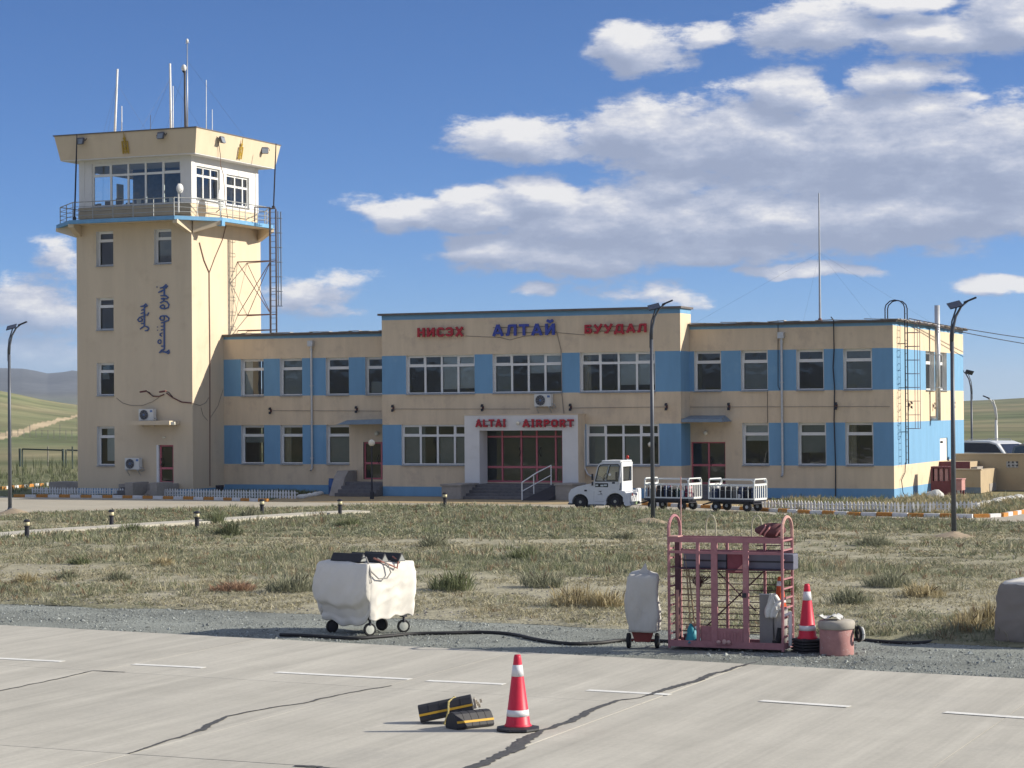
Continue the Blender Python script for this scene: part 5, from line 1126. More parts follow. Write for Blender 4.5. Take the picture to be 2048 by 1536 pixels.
picket_fence([PY(67, 990, 95.6)*1, PY(257, 991, 94.6)*1], 'white picket fence along the kerb left of the tower door') if False else None
f1 = gl((66, 990), (160, 991.5), (256, 993)); f2 = gl((320, 994), (450, 996), (560, 997.5), (596, 998)); f3 = gl((1524, 1020), (1650, 1023), (1790, 1025), (1960, 1023))
picket_fence(f1, 'white picket fence left of the tower door steps'); picket_fence(f2, 'white picket fence between the tower door and the left wing door'); picket_fence(f3, 'white picket fence in front of the right wing and its sunny corner', sp=.15)
WROCK = mat('whitewashed_stone', (.66, .65, .61), .9, var=.2, scale=6, stain=(6, .55, (.4, .37, .3), .6))
def border_stones(pts, n, label, sz=.16):
    t = thing('stone_border', label, 'stone border', (pts[0].x, pts[0].y, 0)); o = pts[0]
    for i in range(n):
        u = i/(n-1)*(len(pts)-1); j = min(len(pts)-2, int(u)); p_ = pts[j].lerp(pts[j+1], u-j)-o; s = MB(); s.ball((p_.x+random.uniform(-.05, .05), p_.y+random.uniform(-.08, .08), .07), sz*random.uniform(.7, 1.15), 5, sq=(1.2, .9, .75)); ob = s.build('stone', WROCK, t, world=False); 
border_stones(gl((600, 997), (640, 990), (655, 984)), 16, 'whitewashed stones closing the bed beside the left door')
border_stones(gl((1945, 1017), (1975, 1010), (2010, 1003), (2060, 995)), 26, 'whitewashed stones edging the bank right of the terminal', .2)
# ================================================================== right side: walls, cars, rack
LOWW = mat('tan_plaster', (.42, .33, .215), .92, var=.1, scale=1.5, bump=.005, stain=(1, .55, (.34, .26, .17), .5))
# low wall running parallel to the building
Y1 = 111.5; z1 = PY(1925, 909, Y1).z; x0 = XRW+.35; s = MB(); t = thing('retaining_wall', 'long tan wall with pale patch behind the terminal corner', 'wall', (x0, Y1, 0))
s.box(x0, 12, Y1, Y1+.3, 0, z1); s.build('wall', LOWW, t); s = MB(); s.box(x0-.03, 12, Y1-.04, Y1+.34, z1, z1+.05); s.build('coping', mat('coping_tan', (.45, .37, .26), .9), t); s = MB(); s.box(x0, 12, Y1-.02, Y1, 0, PY(1990, 981, Y1).z); s.build('plinth', mat('plinth_blue_grey', (.17, .22, .27), .9, var=.2), t)
a, b = PY(2013, 935, Y1), PY(2036, 923, Y1); s = MB(); s.box(a.x, b.x, Y1-.03, Y1, a.z, b.z); s.build('vent_panel', mat('speckled_panel', (.36, .36, .36), .9, var=.6, scale=14), t)
for u in range(3):
    for v in range(2): 
        s = MB(); s.lathe([(.05, -.035), (.05, -.028)], (a.x+.12+u*.2, Y1, a.z+.1+v*.16), 6, axis='Y'); s.build('vent_hole', DARKM, t)
Y2 = 107.4; t = thing('retaining_wall', 'lower tan wall with sunlit end in front of the longer wall', 'wall', (XRW+.2, Y2, 0)); x1 = PY(1961, 940, Y2).x; z2 = PY(1930, 940, Y2).z
s = MB(); s.box(XRW+.003, x1, Y2, Y2+.35, 0, z2); s.box(x1-.35, x1, Y2+.35, Y1-.01, 0, z2-.002); s.build('wall', LOWW, t); s = MB(); s.box(XRW+.003, x1+.04, Y2-.04, Y2+.39, z2, z2+.05); s.build('coping', mat('coping_tan', (0,0,0)), t); s = MB(); s.box(XRW+.003, x1+.01, Y2-.015, Y2, 0, .28); s.build('plinth', MATS['plinth_blue_grey'], t)
# steps + maroon tubs by the end door
MAR = mat('maroon_paint', (.17, .045, .05), .65, var=.2, scale=5); PNK = mat('faded_pink_board', (.46, .24, .22), .8, var=.2, scale=6)
yd0 = YW+sdoor[0]; s = MB(); t = thing('side_stair', 'cream and maroon stair landing under the white side door', 'stairs', (XRW+.3, yd0, 0))
zd0 = sdoor[2]; s.box(XRW+.003, XRW+1.5, yd0-.2, yd0+2.2, 0, zd0-.05); s.build('landing', LOWW, t); s = MB(); s.box(XRW+.003, XRW+1.5, yd0-.24, yd0-.2, zd0-.45, zd0-.03); s.build('landing_face', MAR, t)
for i in range(3): s = MB(); s.box(XRW+1.5+.3*i, XRW+1.8+.3*i, yd0, yd0+1.6, 0, zd0-.3-.4*i); s.build('step', CONC, t)
Yr = 104.3; q0 = PY(1862, 985, Yr); q1 = PY(1895, 985, Yr); t = thing('cabinet', 'tall maroon and pink open cabinet by the sunny end wall', 'cabinet', (q0.x+.1, Yr, 0)); zt3 = PY(1870, 933, Yr).z; zm = PY(1870, 962, Yr).z
X0 = PY(1862, 985, Yr).x; s = MB(); s.box(X0, X0+.08, Yr, Yr+.6, 0, zt3); s.box(X0+.85, X0+.93, Yr, Yr+.6, 0, zt3); s.box(X0+.08, X0+.85, Yr, Yr+.6, zt3-.08, zt3); s.build('frame', MAR, t); s = MB(); s.box(X0+.08, X0+.85, Yr, Yr+.58, 0.02, zm); s.build('lower_box', MAR, t); s = MB(); s.box(X0+.08, X0+.85, Yr+.35, Yr+.4, zm, zt3-.08); s.build('back_board', PNK, t)
for i in range(3): s = MB(); s.box(X0+.15+.25*i, X0+.3+.25*i, Yr+.05, Yr+.09, zm, zt3-.1); s.build('slat', PNK, t)
t = thing('wooden_box', 'pink lidded box beside the maroon cabinet', 'box', (X0+1.0, Yr, 0)); s = MB(); s.box(X0+.98, X0+1.45, Yr-.1, Yr+.7, .25, .74); s.build('body', PNK, t); s = MB(); s.box(X0+.95, X0+1.48, Yr-.13, Yr+.73, .74, .79); s.build('lid', PNK, t)
for i in range(4): s = MB(); s.box(X0+1.0+(i % 2)*.35, X0+1.08+(i % 2)*.35, Yr-.05+(i//2)*.6, Yr+.03+(i//2)*.6, 0, .25); s.build('leg', MAR, t)
def boulder(px, py, r_, label, m=WROCK):
    c = G(px, py); s = MB(); s.ball((0, 0, r_*.4), r_, 8, sq=(1.25, .8, .8)); s.v = [tuple(Vector(v)*(1+.22*noise.noise(Vector(v)*4+Vector((px, 0, 0))))) for v in s.v]; o = s.build('rock', m, None, world=False); o.location = (c.x, c.y, -.02); tag(o, label, 'rock')
boulder(1870, 996, .34, 'white pointed rock below the maroon cabinet'); boulder(1921, 986, .3, 'flat pale rock right of the street lamp near the low wall')
# cars behind the wall
def car(loc, rz, label, body, L_=4.9, Hh=1.85, suv=True):
    t = thing('parked_car', label, 'car', loc, rz, 'cars parked behind the wall'); W_ = .9
    if suv: prof = [(-2.4,.45),(-2.42,.95),(-2.3,1.12),(-1.45,1.22),(-.85,1.72),(-.3,1.84),(1.7,1.84),(2.15,1.72),(2.38,1.15),(2.4,.5),(2.2,.38),(-2.2,.38)]
    else: prof = [(-2.3,.45),(-2.3,.8),(-1.3,.98),(-.6,1.38),(.7,1.42),(1.5,1.02),(2.2,.95),(2.3,.5),(-2.1,.3)]
    prof = [(a, b_*Hh/1.85) for a, b_ in prof]; s = MB(); s.prism(prof, -W_, W_); s.build('body', body, t, world=False, bevel=.07)
    win_ = [(-1.25,1.28),(-.78,1.66),(-.25,1.74),(1.6,1.74),(1.95,1.66),(2.12,1.28)] if suv else [(-1.0,1.02),(-.5,1.32),(.6,1.35),(1.2,1.04)]
    win_ = [(a, b_*Hh/1.85) for a, b_ in win_]
    s = MB(); s.prism(win_, -W_-.012, W_+.012); s.build('side_window', SOLAR, t, world=False)
    if suv:
        for (xa, za, xb, zb_c, nm_) in ((-1.47, 1.25, -.88, 1.70, 'windscreen'), (2.40, 1.2, 2.17, 1.68, 'rear_window')):
            s = MB(); k = Hh/1.85; dx = -.02 if xa < 0 else .02; s.quad((xa+dx, -.72, za*k), (xa+dx, .72, za*k), (xb+dx, .66, zb_c*k), (xb+dx, -.66, zb_c*k)); s.build(nm_, SOLAR, t, world=False)
        for sy in (-1, 1): s = MB(); s.tube([(-.3, sy*.7, Hh), (-.2, sy*.7, Hh+.07), (1.5, sy*.7, Hh+.07), (1.6, sy*.7, Hh)], .02, 5); s.build('roof_rail', GREYM, t, world=False)
    for x in (-1.5, 1.5):
        for sy in (-1, 1):
            s = MB(); s.lathe([(.36, sy*W_-.1), (.36, sy*W_+.05)], (x, 0, .36), 14, axis='Y'); s.build('wheel', BLACK, t, world=False)
CW = mat('car_white', (.75, .76, .76), .3, coat=.5, var=.02); CD = mat('car_dark', (.06, .065, .08), .3, coat=.5, var=.02); CS = mat('car_silver', (.38, .40, .43), .35, metal=.3, coat=.3)
pk = MB(); pk.box(XRW+.5, 14, 112.2, 126, -.3, .26); kind(pk.build('parking_area', ROADM), 'structure')
q = PY(1996, 900, 121); car((q.x, 121, .26), math.pi-R(36), 'white estate car roof showing above the tan wall', CW, Hh=2.03)
q = PY(1940, 905, 113); car((q.x-.5, 116.5, .26), R(40), 'dark car at the left end behind the tan wall', CD, Hh=1.9, suv=False)
q = PY(1990, 905, 111); car((q.x-.3, 110.5, 0), 0, 'silver car close behind the tan wall below the white one', CS, Hh=1.88) if False else None
q = PY(2062, 900, 113); car((q.x+.9, 115.5, .26), math.pi-R(30), 'dark car at the right edge behind the tan wall', CD, Hh=1.95)
# ================================================================== left background: frames, wire fence, bushes
POST = mat('dark_green_post', (.03, .05, .045), .7); CPST = mat('old_post', (.22, .21, .18), .9, var=.2)
gp = [PY(39, 933, 150), PY(45, 935, 148), PY(96, 932, 150), PY(127, 934, 150), PY(132, 936, 148), PY(145, 938, 149)]
def gz(p_): p_ = p_.copy(); p_.z = 0; return p_
def FB(px, py): return G(px, py)
t0 = G(40, 932); 
t = thing('gate_frame', 'dark green pipe frame standing in the grass left of the tower', 'frame', tuple(t0))
for px, yb, yt in [(40, 933, 897), (45, 935, 898), (96, 932, 893), (126, 933, 898), (132, 936, 899), (145, 938, 893)]:
    b_ = G(px, yb); s = MB(); s.tube([b_, Vector((b_.x, b_.y, PY(px, yt, b_.y).z))], .10 if px in (40, 126) else .055, 5); s.build('post', POST if px != 96 else CPST, t)
b_ = G(45, 935); b2_ = G(126, 935); z_ = PY(85, 899, b_.y).z; s = MB(); s.tube([(b_.x, b_.y, PY(45, 898, b_.y).z), (b2_.x, b2_.y, PY(126, 900.5, b2_.y).z)], .06, 5); b3_ = G(160, 937); s.tube([(b2_.x+.4, b2_.y, PY(132, 900, b2_.y).z), (b3_.x, b3_.y, PY(160, 901, b3_.y).z)], .06, 5); s.build('top_rail', POST, t)
t = thing('wire_fence', 'thin wire fence with posts crossing the steppe far left of the tower', 'fence', tuple(G(10, 888)))
FP = [(x, 889+.2*(x % 7)) for x in range(-60, 175, 12)]; tops = []
for i, (x, y) in enumerate(FP):
    b_ = G(x, y); h_ = 1.9 if i % 5 else 2.6; s = MB(); s.tube([b_, b_+Vector((0, 0, h_))], .05, 4); s.build('post', CPST, t); tops.append(b_)
s = MB()
for z in (.5, 1.0, 1.4, 1.8):
    s.tube([p_+Vector((0, 0, z)) for p_ in tops], .012, 3)
s.build('wire', DARKM, t)

# ================================================================== baggage tractor
TGW = mat('tractor_white', (.70, .71, .73), .42, coat=.25, var=.06, scale=5, stain=(3, .60, (.50, .47, .42), .5))
TY = 87.25
def tp(cx, cy): q = PY(1120+cx*.08789, 905+cy*.08789, TY); return (q.x, q.z-.0)
zg = tp(460, 1295)[1]
t = thing('baggage_tractor', 'small white baggage tractor with glazed cab and red beacon on the road', 'tractor', (tp(800, 0)[0], TY, 0))
TW_ = 1.36
def TP(l, dz=0): return [(x, z-zg) for x, z in (tp(*p_) for p_ in l)]
arcf = [(455+185*math.cos(a), 1135-185*math.sin(a)) for a in np.linspace(-.25, math.pi+.25, 12)]
arcr = [(1250+207*math.cos(a), 1125-197*math.sin(a)) for a in np.linspace(-.3, math.pi+.25, 13)]
poly = [(205,1190),(188,1040),(195,930),(250,840),(400,775),(560,738),(745,702),(1362,690),(1340,868),(1440,878),(1490,905),(1540,980),(1575,1100),(1600,1212),(1500,1226)]+arcr+[(1020,1205),(660,1212)]+arcf+[(265,1195)]
s = MB(); P_ = TP(poly); n = len(P_)
s.prism(P_, TY, TY+TW_)
o = s.build('body', TGW, t, bevel=.025)
s = MB(); a, b = TP([(300, 1230)])[0], TP([(1480, 900)])[0]; s.box(a[0], b[0], TY+.28, TY+TW_-.28, .16, .62); s.build('chassis', BLACK, t)
# rear deck
def rear_y(v): return TY+TW_*v
xr = TP([(1585, 1100)])[0][0]
s = MB(); s.box(xr-.32, xr+.02, TY+.03, TY+TW_-.03, .30, TP([(0, 905)])[0][1]); s.build('rear_deck', TGW, t, bevel=.04)
s = MB(); s.box(xr-.1, xr+.05, TY+.95, TY+TW_-.02, .22, .86); s.build('rear_fender', TGW, t, bevel=.06)
s = MB(); s.box(xr+.02, xr+.13, TY+.1, TY+.85, .2, .34); s.build('rear_bumper', GREYM, t)
s = MB(); s.tube([(xr, TY+.6, .3), (xr+.22, TY+.6, .28)], .05, 6); s.build('tow_hook', DARKM, t)
for y, c_ in ((.25, 'tail_red'), (.72, 'tail_blue')):
    s = MB(); s.lathe([(.05, .02), (.05, .05)], (xr, TY+y, .62), 8, axis='X'); s.build('rear_lamp', mat(c_, (.25, .03, .03) if c_ == 'tail_red' else (.05, .06, .25), .3), t)
s = MB(); s.box(xr+.13, xr+.14, TY+.3, TY+.62, .22, .33); s.build('number_plate', mat('plate_green', (.45, .6, .35), .5), t)
# cab
out = TP([(755,705),(850,330),(905,245),(970,210),(1350,210),(1400,245),(1362,705)]); inn = TP([(806,655),(878,345),(915,290),(985,278),(1325,278),(1352,305),(1322,655)])
zt4 = out[3][1]
def cabside(y0, y1):
    s = MB(); n = len(out); vs = [(x, y0, z) for x, z in out]+[(x, y0, z) for x, z in inn]+[(x, y1, z) for x, z in out]+[(x, y1, z) for x, z in inn]
    fs = []
    for i in range(n):
        j = (i+1) % n; fs += [(i, j, j+n, i+n), (i+2*n, i+3*n, j+3*n, j+2*n), (i, i+2*n, j+2*n, j), (i+n, j+n, j+3*n, i+3*n)]
    s.add(vs, fs); return s
cabside(TY, TY+.05).build('cab_side', TGW, t); cabside(TY+TW_-.05, TY+TW_).build('cab_side', TGW, t)
SEAL = mat('window_seal', (.012, .014, .018), .5)
for y in (TY+.02, TY+TW_-.03):
    s = MB(); k = [(x, y, z) for x, z in inn]; s.add(k, [tuple(range(len(k)))]); s.build('cab_glass', GLASS, t)
    s = MB(); s.tube([(x, y-.02, z) for x, z in inn+[inn[0]]], .022, 5); s.build('window_seal', SEAL, t)
s = MB(); x0, x1 = out[3][0]-.05, out[4][0]+.06; s.box(x0, x1, TY-.01, TY+TW_+.01, zt4-.015, zt4+.05); s.build('cab_roof', TGW, t, bevel=.03)
def slab(p, q, th, name, m, y0=TY+.05, y1=TY+TW_-.05, wy=None):
    d = Vector((q[0]-p[0], 0, q[1]-p[1])).normalized(); nn = Vector((d.z, 0, -d.x))*th; s = MB()
    vs = []
    for (x, z) in (p, q):
        for y in (y0, y1): vs.append((x, y, z)); 
    for (x, z) in (p, q):
        for y in (y0, y1): vs.append((x-nn.x, y, z-nn.z))
    s.add(vs, [(0,1,3,2),(4,6,7,5),(0,4,5,1),(2,3,7,6),(0,2,6,4),(1,5,7,3)]); s.build(name, m, t)
# rear wall of cab: frame with window
xb = out[5][0]; zb_ = out[6][1]; zr_ = out[5][1]; wz0, wz1 = TP([(0, 640)])[0][1], TP([(0, 330)])[0][1]
s = MB(); s.box(xb-.06, xb, TY+.05, TY+TW_-.05, .6, wz0); s.box(xb-.06, xb, TY+.05, TY+TW_-.05, wz1, zt4-.02); s.box(xb-.06, xb, TY+.05, TY+.2, wz0, wz1); s.box(xb-.06, xb, TY+TW_-.2, TY+TW_-.05, wz0, wz1); s.build('cab_rear_wall', TGW, t)
s = MB(); s.quad((xb-.03, TY+.2, wz0), (xb-.03, TY+TW_-.2, wz0), (xb-.03, TY+TW_-.2, wz1), (xb-.03, TY+.2, wz1)); s.build('cab_glass', GLASS, t)
s = MB(); s.tube([(xb, TY+.2, wz0), (xb, TY+TW_-.2, wz0), (xb, TY+TW_-.2, wz1), (xb, TY+.2, wz1), (xb, TY+.2, wz0)], .02, 5); s.build('window_seal', SEAL, t)
s = MB(); a, b = out[0], out[1]; s.quad((a[0]+.03, TY+.06, a[1]), (a[0]+.03, TY+TW_-.06, a[1]), (b[0]+.03, TY+TW_-.06, b[1]), (b[0]+.03, TY+.06, b[1])); s.build('windscreen', GLASS, t)
s = MB(); s.box(out[0][0]+.45, out[0][0]+.9, TY+.3, TY+.8, .9, 1.12); s.box(out[0][0]+.85, out[0][0]+.97, TY+.3, TY+.8, 1.1, 1.55); s.build('seat', mat('seat_dark', (.04, .04, .045), .8), t, bevel=.04)
s = MB(); s.tube([(out[0][0]+.32+.16*math.cos(a)*.35, TY+.55+.17*math.sin(a), 1.32+.16*math.cos(a)) for a in np.linspace(0, 6.283, 13)], .014, 5, caps=False); s.tube([(out[0][0]+.2, TY+.55, 1.1), (out[0][0]+.32, TY+.55, 1.32)], .02, 5); s.build('steering_wheel', DARKM, t)
s = MB(); c = TP([(1130, 505)])[0]; s.lathe([(.055, 0), (.055, .01)], (c[0], TY+.0, c[1]), 12, axis='Y'); s.build('window_vent', WHITEP, t)
c = TP([(800, 700), (1095, 790)]); s = MB(); s.box(c[0][0], c[1][0], TY-.006, TY+.0, c[1][1], c[0][1]); s.build('lower_window', SEAL, t, bevel=.02)
for a_ in ((810, 730, 870, 765), (920, 735, 990, 775), (1000, 730, 1070, 765)):
    c = TP([(a_[0], a_[1]), (a_[2], a_[3])]); s = MB(); s.box(c[0][0], c[1][0], TY-.010, TY-.007, c[1][1], c[0][1]); s.build('lower_glass_item', mat('pale_item', (.6, .65, .65), .5), t)
for a_ in ((1185, 675, 1250, 712), (555, 850, 612, 885)):
    c = TP([(a_[0], a_[1]), (a_[2], a_[3])]); s = MB(); s.box(c[0][0], c[1][0], TY-.012, TY+.0, c[1][1], c[0][1]); s.build('door_handle' if a_[0] > 1000 else 'side_marker', DARKM, t)
LOGO = mat('logo_grey', (.10, .10, .12), .6)
s = MB(); s.prism(TP([(868,878),(965,875),(930,895),(940,925),(910,900)]), TY-.004, TY); s.prism(TP([(905,930),(950,928),(960,948),(930,945)]), TY-.004, TY)
for i in range(5): s.prism(TP([(862+22*i, 955), (876+22*i, 955), (876+22*i, 968), (862+22*i, 968)]), TY-.004, TY)
s.build('door_logo', LOGO, t)
s = MB(); k = TP([(775,880),(770,1100),(800,1115),(1005,1115)]); s.tube([(x, TY-.0, z) for x, z in k], .006, 4); s.build('panel_seam', mat('seam_grey', (.35, .36, .38), .6), t)
c = TP([(215, 985)])[0]; s = MB(); s.cbox((c[0]-.005, TY+.14, c[1]), (.05, .2, .12)); s.build('headlight', mat('lamp_glass_pale', (.6, .62, .6), .15), t, bevel=.02); s = MB(); s.cbox((c[0]-.005, TY+TW_-.14, c[1]), (.05, .2, .12)); s.build('headlight', MATS['lamp_glass_pale'], t, bevel=.02)
k = TP([(192, 1120), (300, 1190)]); s = MB(); s.box(k[0][0]-.03, k[1][0]-.04, TY-.012, TY+TW_+.012, k[1][1], k[0][1]-.05); s.build('front_bumper', mat('bumper_grey', (.16, .165, .17), .7), t, bevel=.02)
k = TP([(600, 1212), (1000, 1180)]); s = MB(); s.box(k[0][0]+.06, k[1][0], TY-.006, TY+.02, k[0][1]+.005, k[1][1]); s.build('side_sill', MATS['bumper_grey'], t)
for xx in (1385, ): k = TP([(xx, 700), (xx, 250)]); s = MB(); s.tube([(k[0][0]-.02, TY-.002, k[0][1]), (k[1][0]-.03, TY-.002, k[1][1])], .005, 4); s.build('panel_seam', mat('seam_grey', (.35, .36, .38), .6), t)
c = TP([(752, 560)])[0]; s = MB(); s.cbox((c[0], TY-.08, c[1]), (.05, .14, .26)); s.build('mirror', DARKM, t, bevel=.02); c = TP([(745, 710)])[0]; s = MB(); s.cbox((c[0], TY-.05, c[1]), (.05, .1, .16)); s.build('mirror', DARKM, t, bevel=.02)
s = MB(); s.tube([(xb-.08, TY+.95, zt4+.04), (xb-.08, TY+.95, zt4+.1)], .03, 8); s.build('beacon_post', TGW, t); s = MB(); s.lathe([(.06, .1), (.06, .2), (.03, .24)], (xb-.08, TY+.95, zt4), 10); s.build('beacon', mat('beacon_red', (.45, .03, .02), .3), t, smooth=True)
for cxp, rr_, nm_ in ((460, .30, 'f'), (1250, .335, 'r')):
    c = TP([(cxp, 1140)])[0]
    for yy in (TY+.02, TY+TW_-.26):
        s = MB(); s.lathe([(rr_*.55, 0), (rr_*.9, -.0), (rr_, .04), (rr_, .2), (rr_*.9, .24), (rr_*.5, .24)], (c[0], yy, rr_), 22, axis='Y'); w_ = s.build('wheel', BLACK, t)
        s = MB(); s.lathe([(rr_*.5, -.012), (rr_*.52, .0)], (c[0], yy, rr_), 16, axis='Y'); s.build('rim', DARKM, w_); s = MB(); s.lathe([(.055, -.03), (.065, -.01)], (c[0], yy, rr_), 10, axis='Y'); s.build('hub_cap', mat('hub_cream', (.45, .44, .36), .5), w_)

# ================================================================== luggage carts
CARTW = mat('cart_white', (.74, .76, .74), .45, var=.06)
def luggage_cart(px0, pxr, Yl, rz, label, proto=[None]):
    x0 = PY(px0, 1010, Yl).x; dx = math.cos(rz)
    if proto[0] is None:
        Yr_ = Yl
        for _ in range(5): Lc = (PY(pxr, 1010, Yr_).x-x0)/dx; Yr_ = Yl+Lc*math.sin(rz)
        Wd = 1.05; t = thing('luggage_cart', label, 'luggage cart', (x0, Yl, 0), rz, 'luggage carts behind the white tractor')
        s = MB(); s.box(0, Lc, 0, Wd, .40, .49); s.box(.1, Lc-.1, .2, Wd-.2, .3, .4); s.build('deck', DARKM, t, world=False)
        r_ = .022
        for y in (0.02, Wd-.02):
            s = MB(); s.tube([(0, y, .5), (0, y, 1.16), (.04, y, 1.24), (.12, y, 1.27), (Lc-.12, y, 1.27), (Lc-.04, y, 1.24), (Lc, y, 1.16), (Lc, y, .5)], r_, 6); s.box(0, Lc, y-.012, y+.012, 1.02, 1.07); s.box(0, Lc, y-.012, y+.012, .49, .545)
            s.build('side_frame', CARTW, t, world=False)
            for k in range(1, 8): s = MB(); s.box(Lc*k/8-.016, Lc*k/8+.016, y-.008, y+.008, .545, 1.02); s.build('slat', CARTW, t, world=False)
        for x in (.03, Lc+.03):
            s = MB(); s.tube([(x, 0, .5), (x, 0, 1.22), (x, .06, 1.30), (x, Wd-.06, 1.30), (x, Wd, 1.22), (x, Wd, .5)], .03, 6); s.box(x-.015, x+.015, 0, Wd, 1.04, 1.12); s.box(x-.015, x+.015, 0, Wd, .47, .545)
            s.build('end_frame', CARTW, t, world=False)
            for k in range(1, 6): s = MB(); s.box(x-.008, x+.008, Wd*k/6-.022, Wd*k/6+.022, .545, 1.04); s.build('slat', CARTW, t, world=False)
        for x in (.32, Lc-.32):
            for y in (.02, Wd-.12):
                s = MB(); s.lathe([(.1, 0), (.18, .0), (.2, .02), (.2, .08), (.18, .1), (.1, .1)], (x, y, .2), 16, axis='Y'); w_ = s.build('wheel', BLACK, t, world=False); s = MB(); s.lathe([(.07, -.01), (.07, .0)], (x, y, .2), 10, axis='Y'); s.build('rim', GREYM, w_, world=False)
        s = MB(); s.tube([(-.55, Wd/2, .24), (0, Wd/2-.2, .38)], .025, 5); s.tube([(-.55, Wd/2, .24), (0, Wd/2+.2, .38)], .025, 5); s.build('drawbar', DARKM, t, world=False)
        proto[0] = (t, Lc, Wd); return t, Lc, Wd
    p0, Lc, Wd = proto[0]; t = copy_thing(p0, (x0, Yl, 0), rz, label); return t, Lc, Wd
CRZ = R(-11)
c1 = luggage_cart(1289, 1376, 87.35, CRZ, 'white railed luggage cart coupled right behind the tractor')
c2 = luggage_cart(1417, 1505, 86.75, CRZ, 'white railed luggage cart at the end of the train by the picket fence')
BAGC = {'black': (.02,.02,.025), 'navy': (.02,.035,.09), 'maroon': (.14,.015,.035), 'grey': (.13,.13,.13), 'brown': (.10,.06,.05), 'light blue': (.16,.35,.52), 'pink': (.48,.22,.26), 'white': (.6,.6,.62), 'dark green': (.02,.05,.04)}
def bag(cart, lx, ly, w, d, h, col, label, z=.49):
    t_, Lc, Wd = cart; m_ = Matrix.Rotation(CRZ, 3, 'Z'); p_ = Vector(t_.location)+m_@Vector((lx, ly, z)); t = thing('travel_bag', label, 'bag', tuple(p_), CRZ+random.uniform(-.12, .12), 'bags on the luggage carts')
    M_ = mat('bag_'+col.replace(' ', '_'), BAGC[col], .75, var=.2, scale=9); s = MB(); s.box(-w/2, w/2, -d/2, d/2, 0, h); s.build('body', M_, t, world=False, bevel=.05)
    s = MB(); s.tube([(-w*.25, 0, h-.01), (-w*.2, 0, h+.05), (w*.2, 0, h+.05), (w*.25, 0, h-.01)], .012, 5); s.build('handle', DARKM, t, world=False)
    s = MB(); s.tube([(-w*.4, -d/2-.004, h*.7), (w*.4, -d/2-.004, h*.7)], .006, 4); s.build('zip', GREYM, t, world=False)
for a in [(.22,.3,.34,.3,.44,'brown','dark brown bag at the tractor end of the first cart'),(.62,.25,.22,.3,.52,'black','tall black bag second along the first cart'),(.62,.72,.4,.3,.5,'maroon','maroon bag on the far side of the first cart'),(.90,.3,.2,.3,.5,'navy','navy bag with pink top in the middle of the first cart'),
          (1.18,.25,.22,.3,.46,'black','black bag right of the middle on the first cart'),(1.45,.28,.2,.28,.40,'dark green','dark green bag towards the rear of the first cart'),(1.68,.25,.18,.3,.32,'light blue','light blue bag low at the rear of the first cart'),(1.90,.35,.22,.4,.36,'maroon','maroon bag at the rear end of the first cart')]:
    bag(c1, *a)
bag(c1, .22, .32, .3, .26, .16, 'white', 'white packet on top of the brown bag on the first cart', z=.95); bag(c1, 1.9, .34, .2, .3, .14, 'pink', 'pink packet on top of the maroon bag on the first cart', z=.86)
for a in [(.2,.3,.26,.3,.42,'navy','navy bag at the front end of the second cart'),(.52,.3,.24,.3,.5,'black','black bag second along the second cart'),(.82,.3,.22,.3,.52,'black','black bag third along the second cart'),(1.1,.3,.2,.3,.5,'grey','grey bag in the middle of the second cart'),
          (1.38,.3,.24,.3,.5,'navy','navy bag right of the middle on the second cart'),(1.66,.3,.22,.3,.5,'black','black bag near the rear of the second cart'),(1.92,.34,.2,.34,.44,'navy','navy bag at the rear end of the second cart'),(1.34,.1,.12,.08,.22,'white','small white packet at the feet of the bags on the second cart')]:
    bag(c2, *a)
bag(c2, .2, .3, .24, .26, .14, 'white', 'pale packet on top of the front bag on the second cart', z=.91)

# ================================================================== foreground props
FG = -.03
CONER = mat('cone_red', (.60, .022, .055), .45, var=.08, scale=8, stain=(6, .60, (.35, .05, .06), .5)); CONEO = mat('cone_orange', (.62, .09, .025), .45, var=.1, scale=8); CBAND = mat('cone_white_band', (.70, .70, .72), .5, var=.06); CONEB = mat('cone_rubber', (.028, .028, .033), .6, var=.2, scale=10)
def cone(loc, label, h=.93, r0=.165, r1=.043, base=True, body=CONER, stack=0):
    t = thing('traffic_cone', label, 'traffic cone', loc, 0, 'traffic cones'); f = lambda u: r0+(r1-r0)*u
    if base:
        for k in range(1+stack):
            s = MB(); n = 8; z = k*.05; s.lathe([(.285, z), (.30, z+.012), (.295, z+.035), (.22, z+.05), (.18, z+.058)], (0, 0, 0), 8 if not stack else 4); s.build('base', CONEB, t, world=False)
    zb = .05+stack*.05
    def part(u0, u1, nm_, m, e=0): s = MB(); s.lathe([(f(u0)+e, zb+h*u0), (f(u1)+e, zb+h*u1)], (0, 0, 0), 28); s.build(nm_, m, t, smooth=True, world=False)
    s = MB(); s.lathe([(f(0)+.025, zb-.005), (f(0)+.006, zb+.025), (f(.04), zb+h*.04), (f(.87), zb+h*.87), (f(.9), zb+h*.9), (f(.97)+.002, zb+h*.965), (f(1)-.004, zb+h), (.012, zb+h)], (0, 0, 0), 28); s.build('body', body, t, smooth=True, world=False)
    part(.145, .235, 'reflective_band', CBAND, .003); part(.70, .86, 'reflective_band', CBAND, .003)
    return t
c = G(1036, 1461); cone((c.x, c.y, .008), 'red cone with two white bands on the apron beside the black chocks')
c = G(1612, 1303); tt = cone((c.x, c.y+.1, FG), 'red cone standing on a stack of black rubber bases left of the pink drum', stack=4, r0=.16)
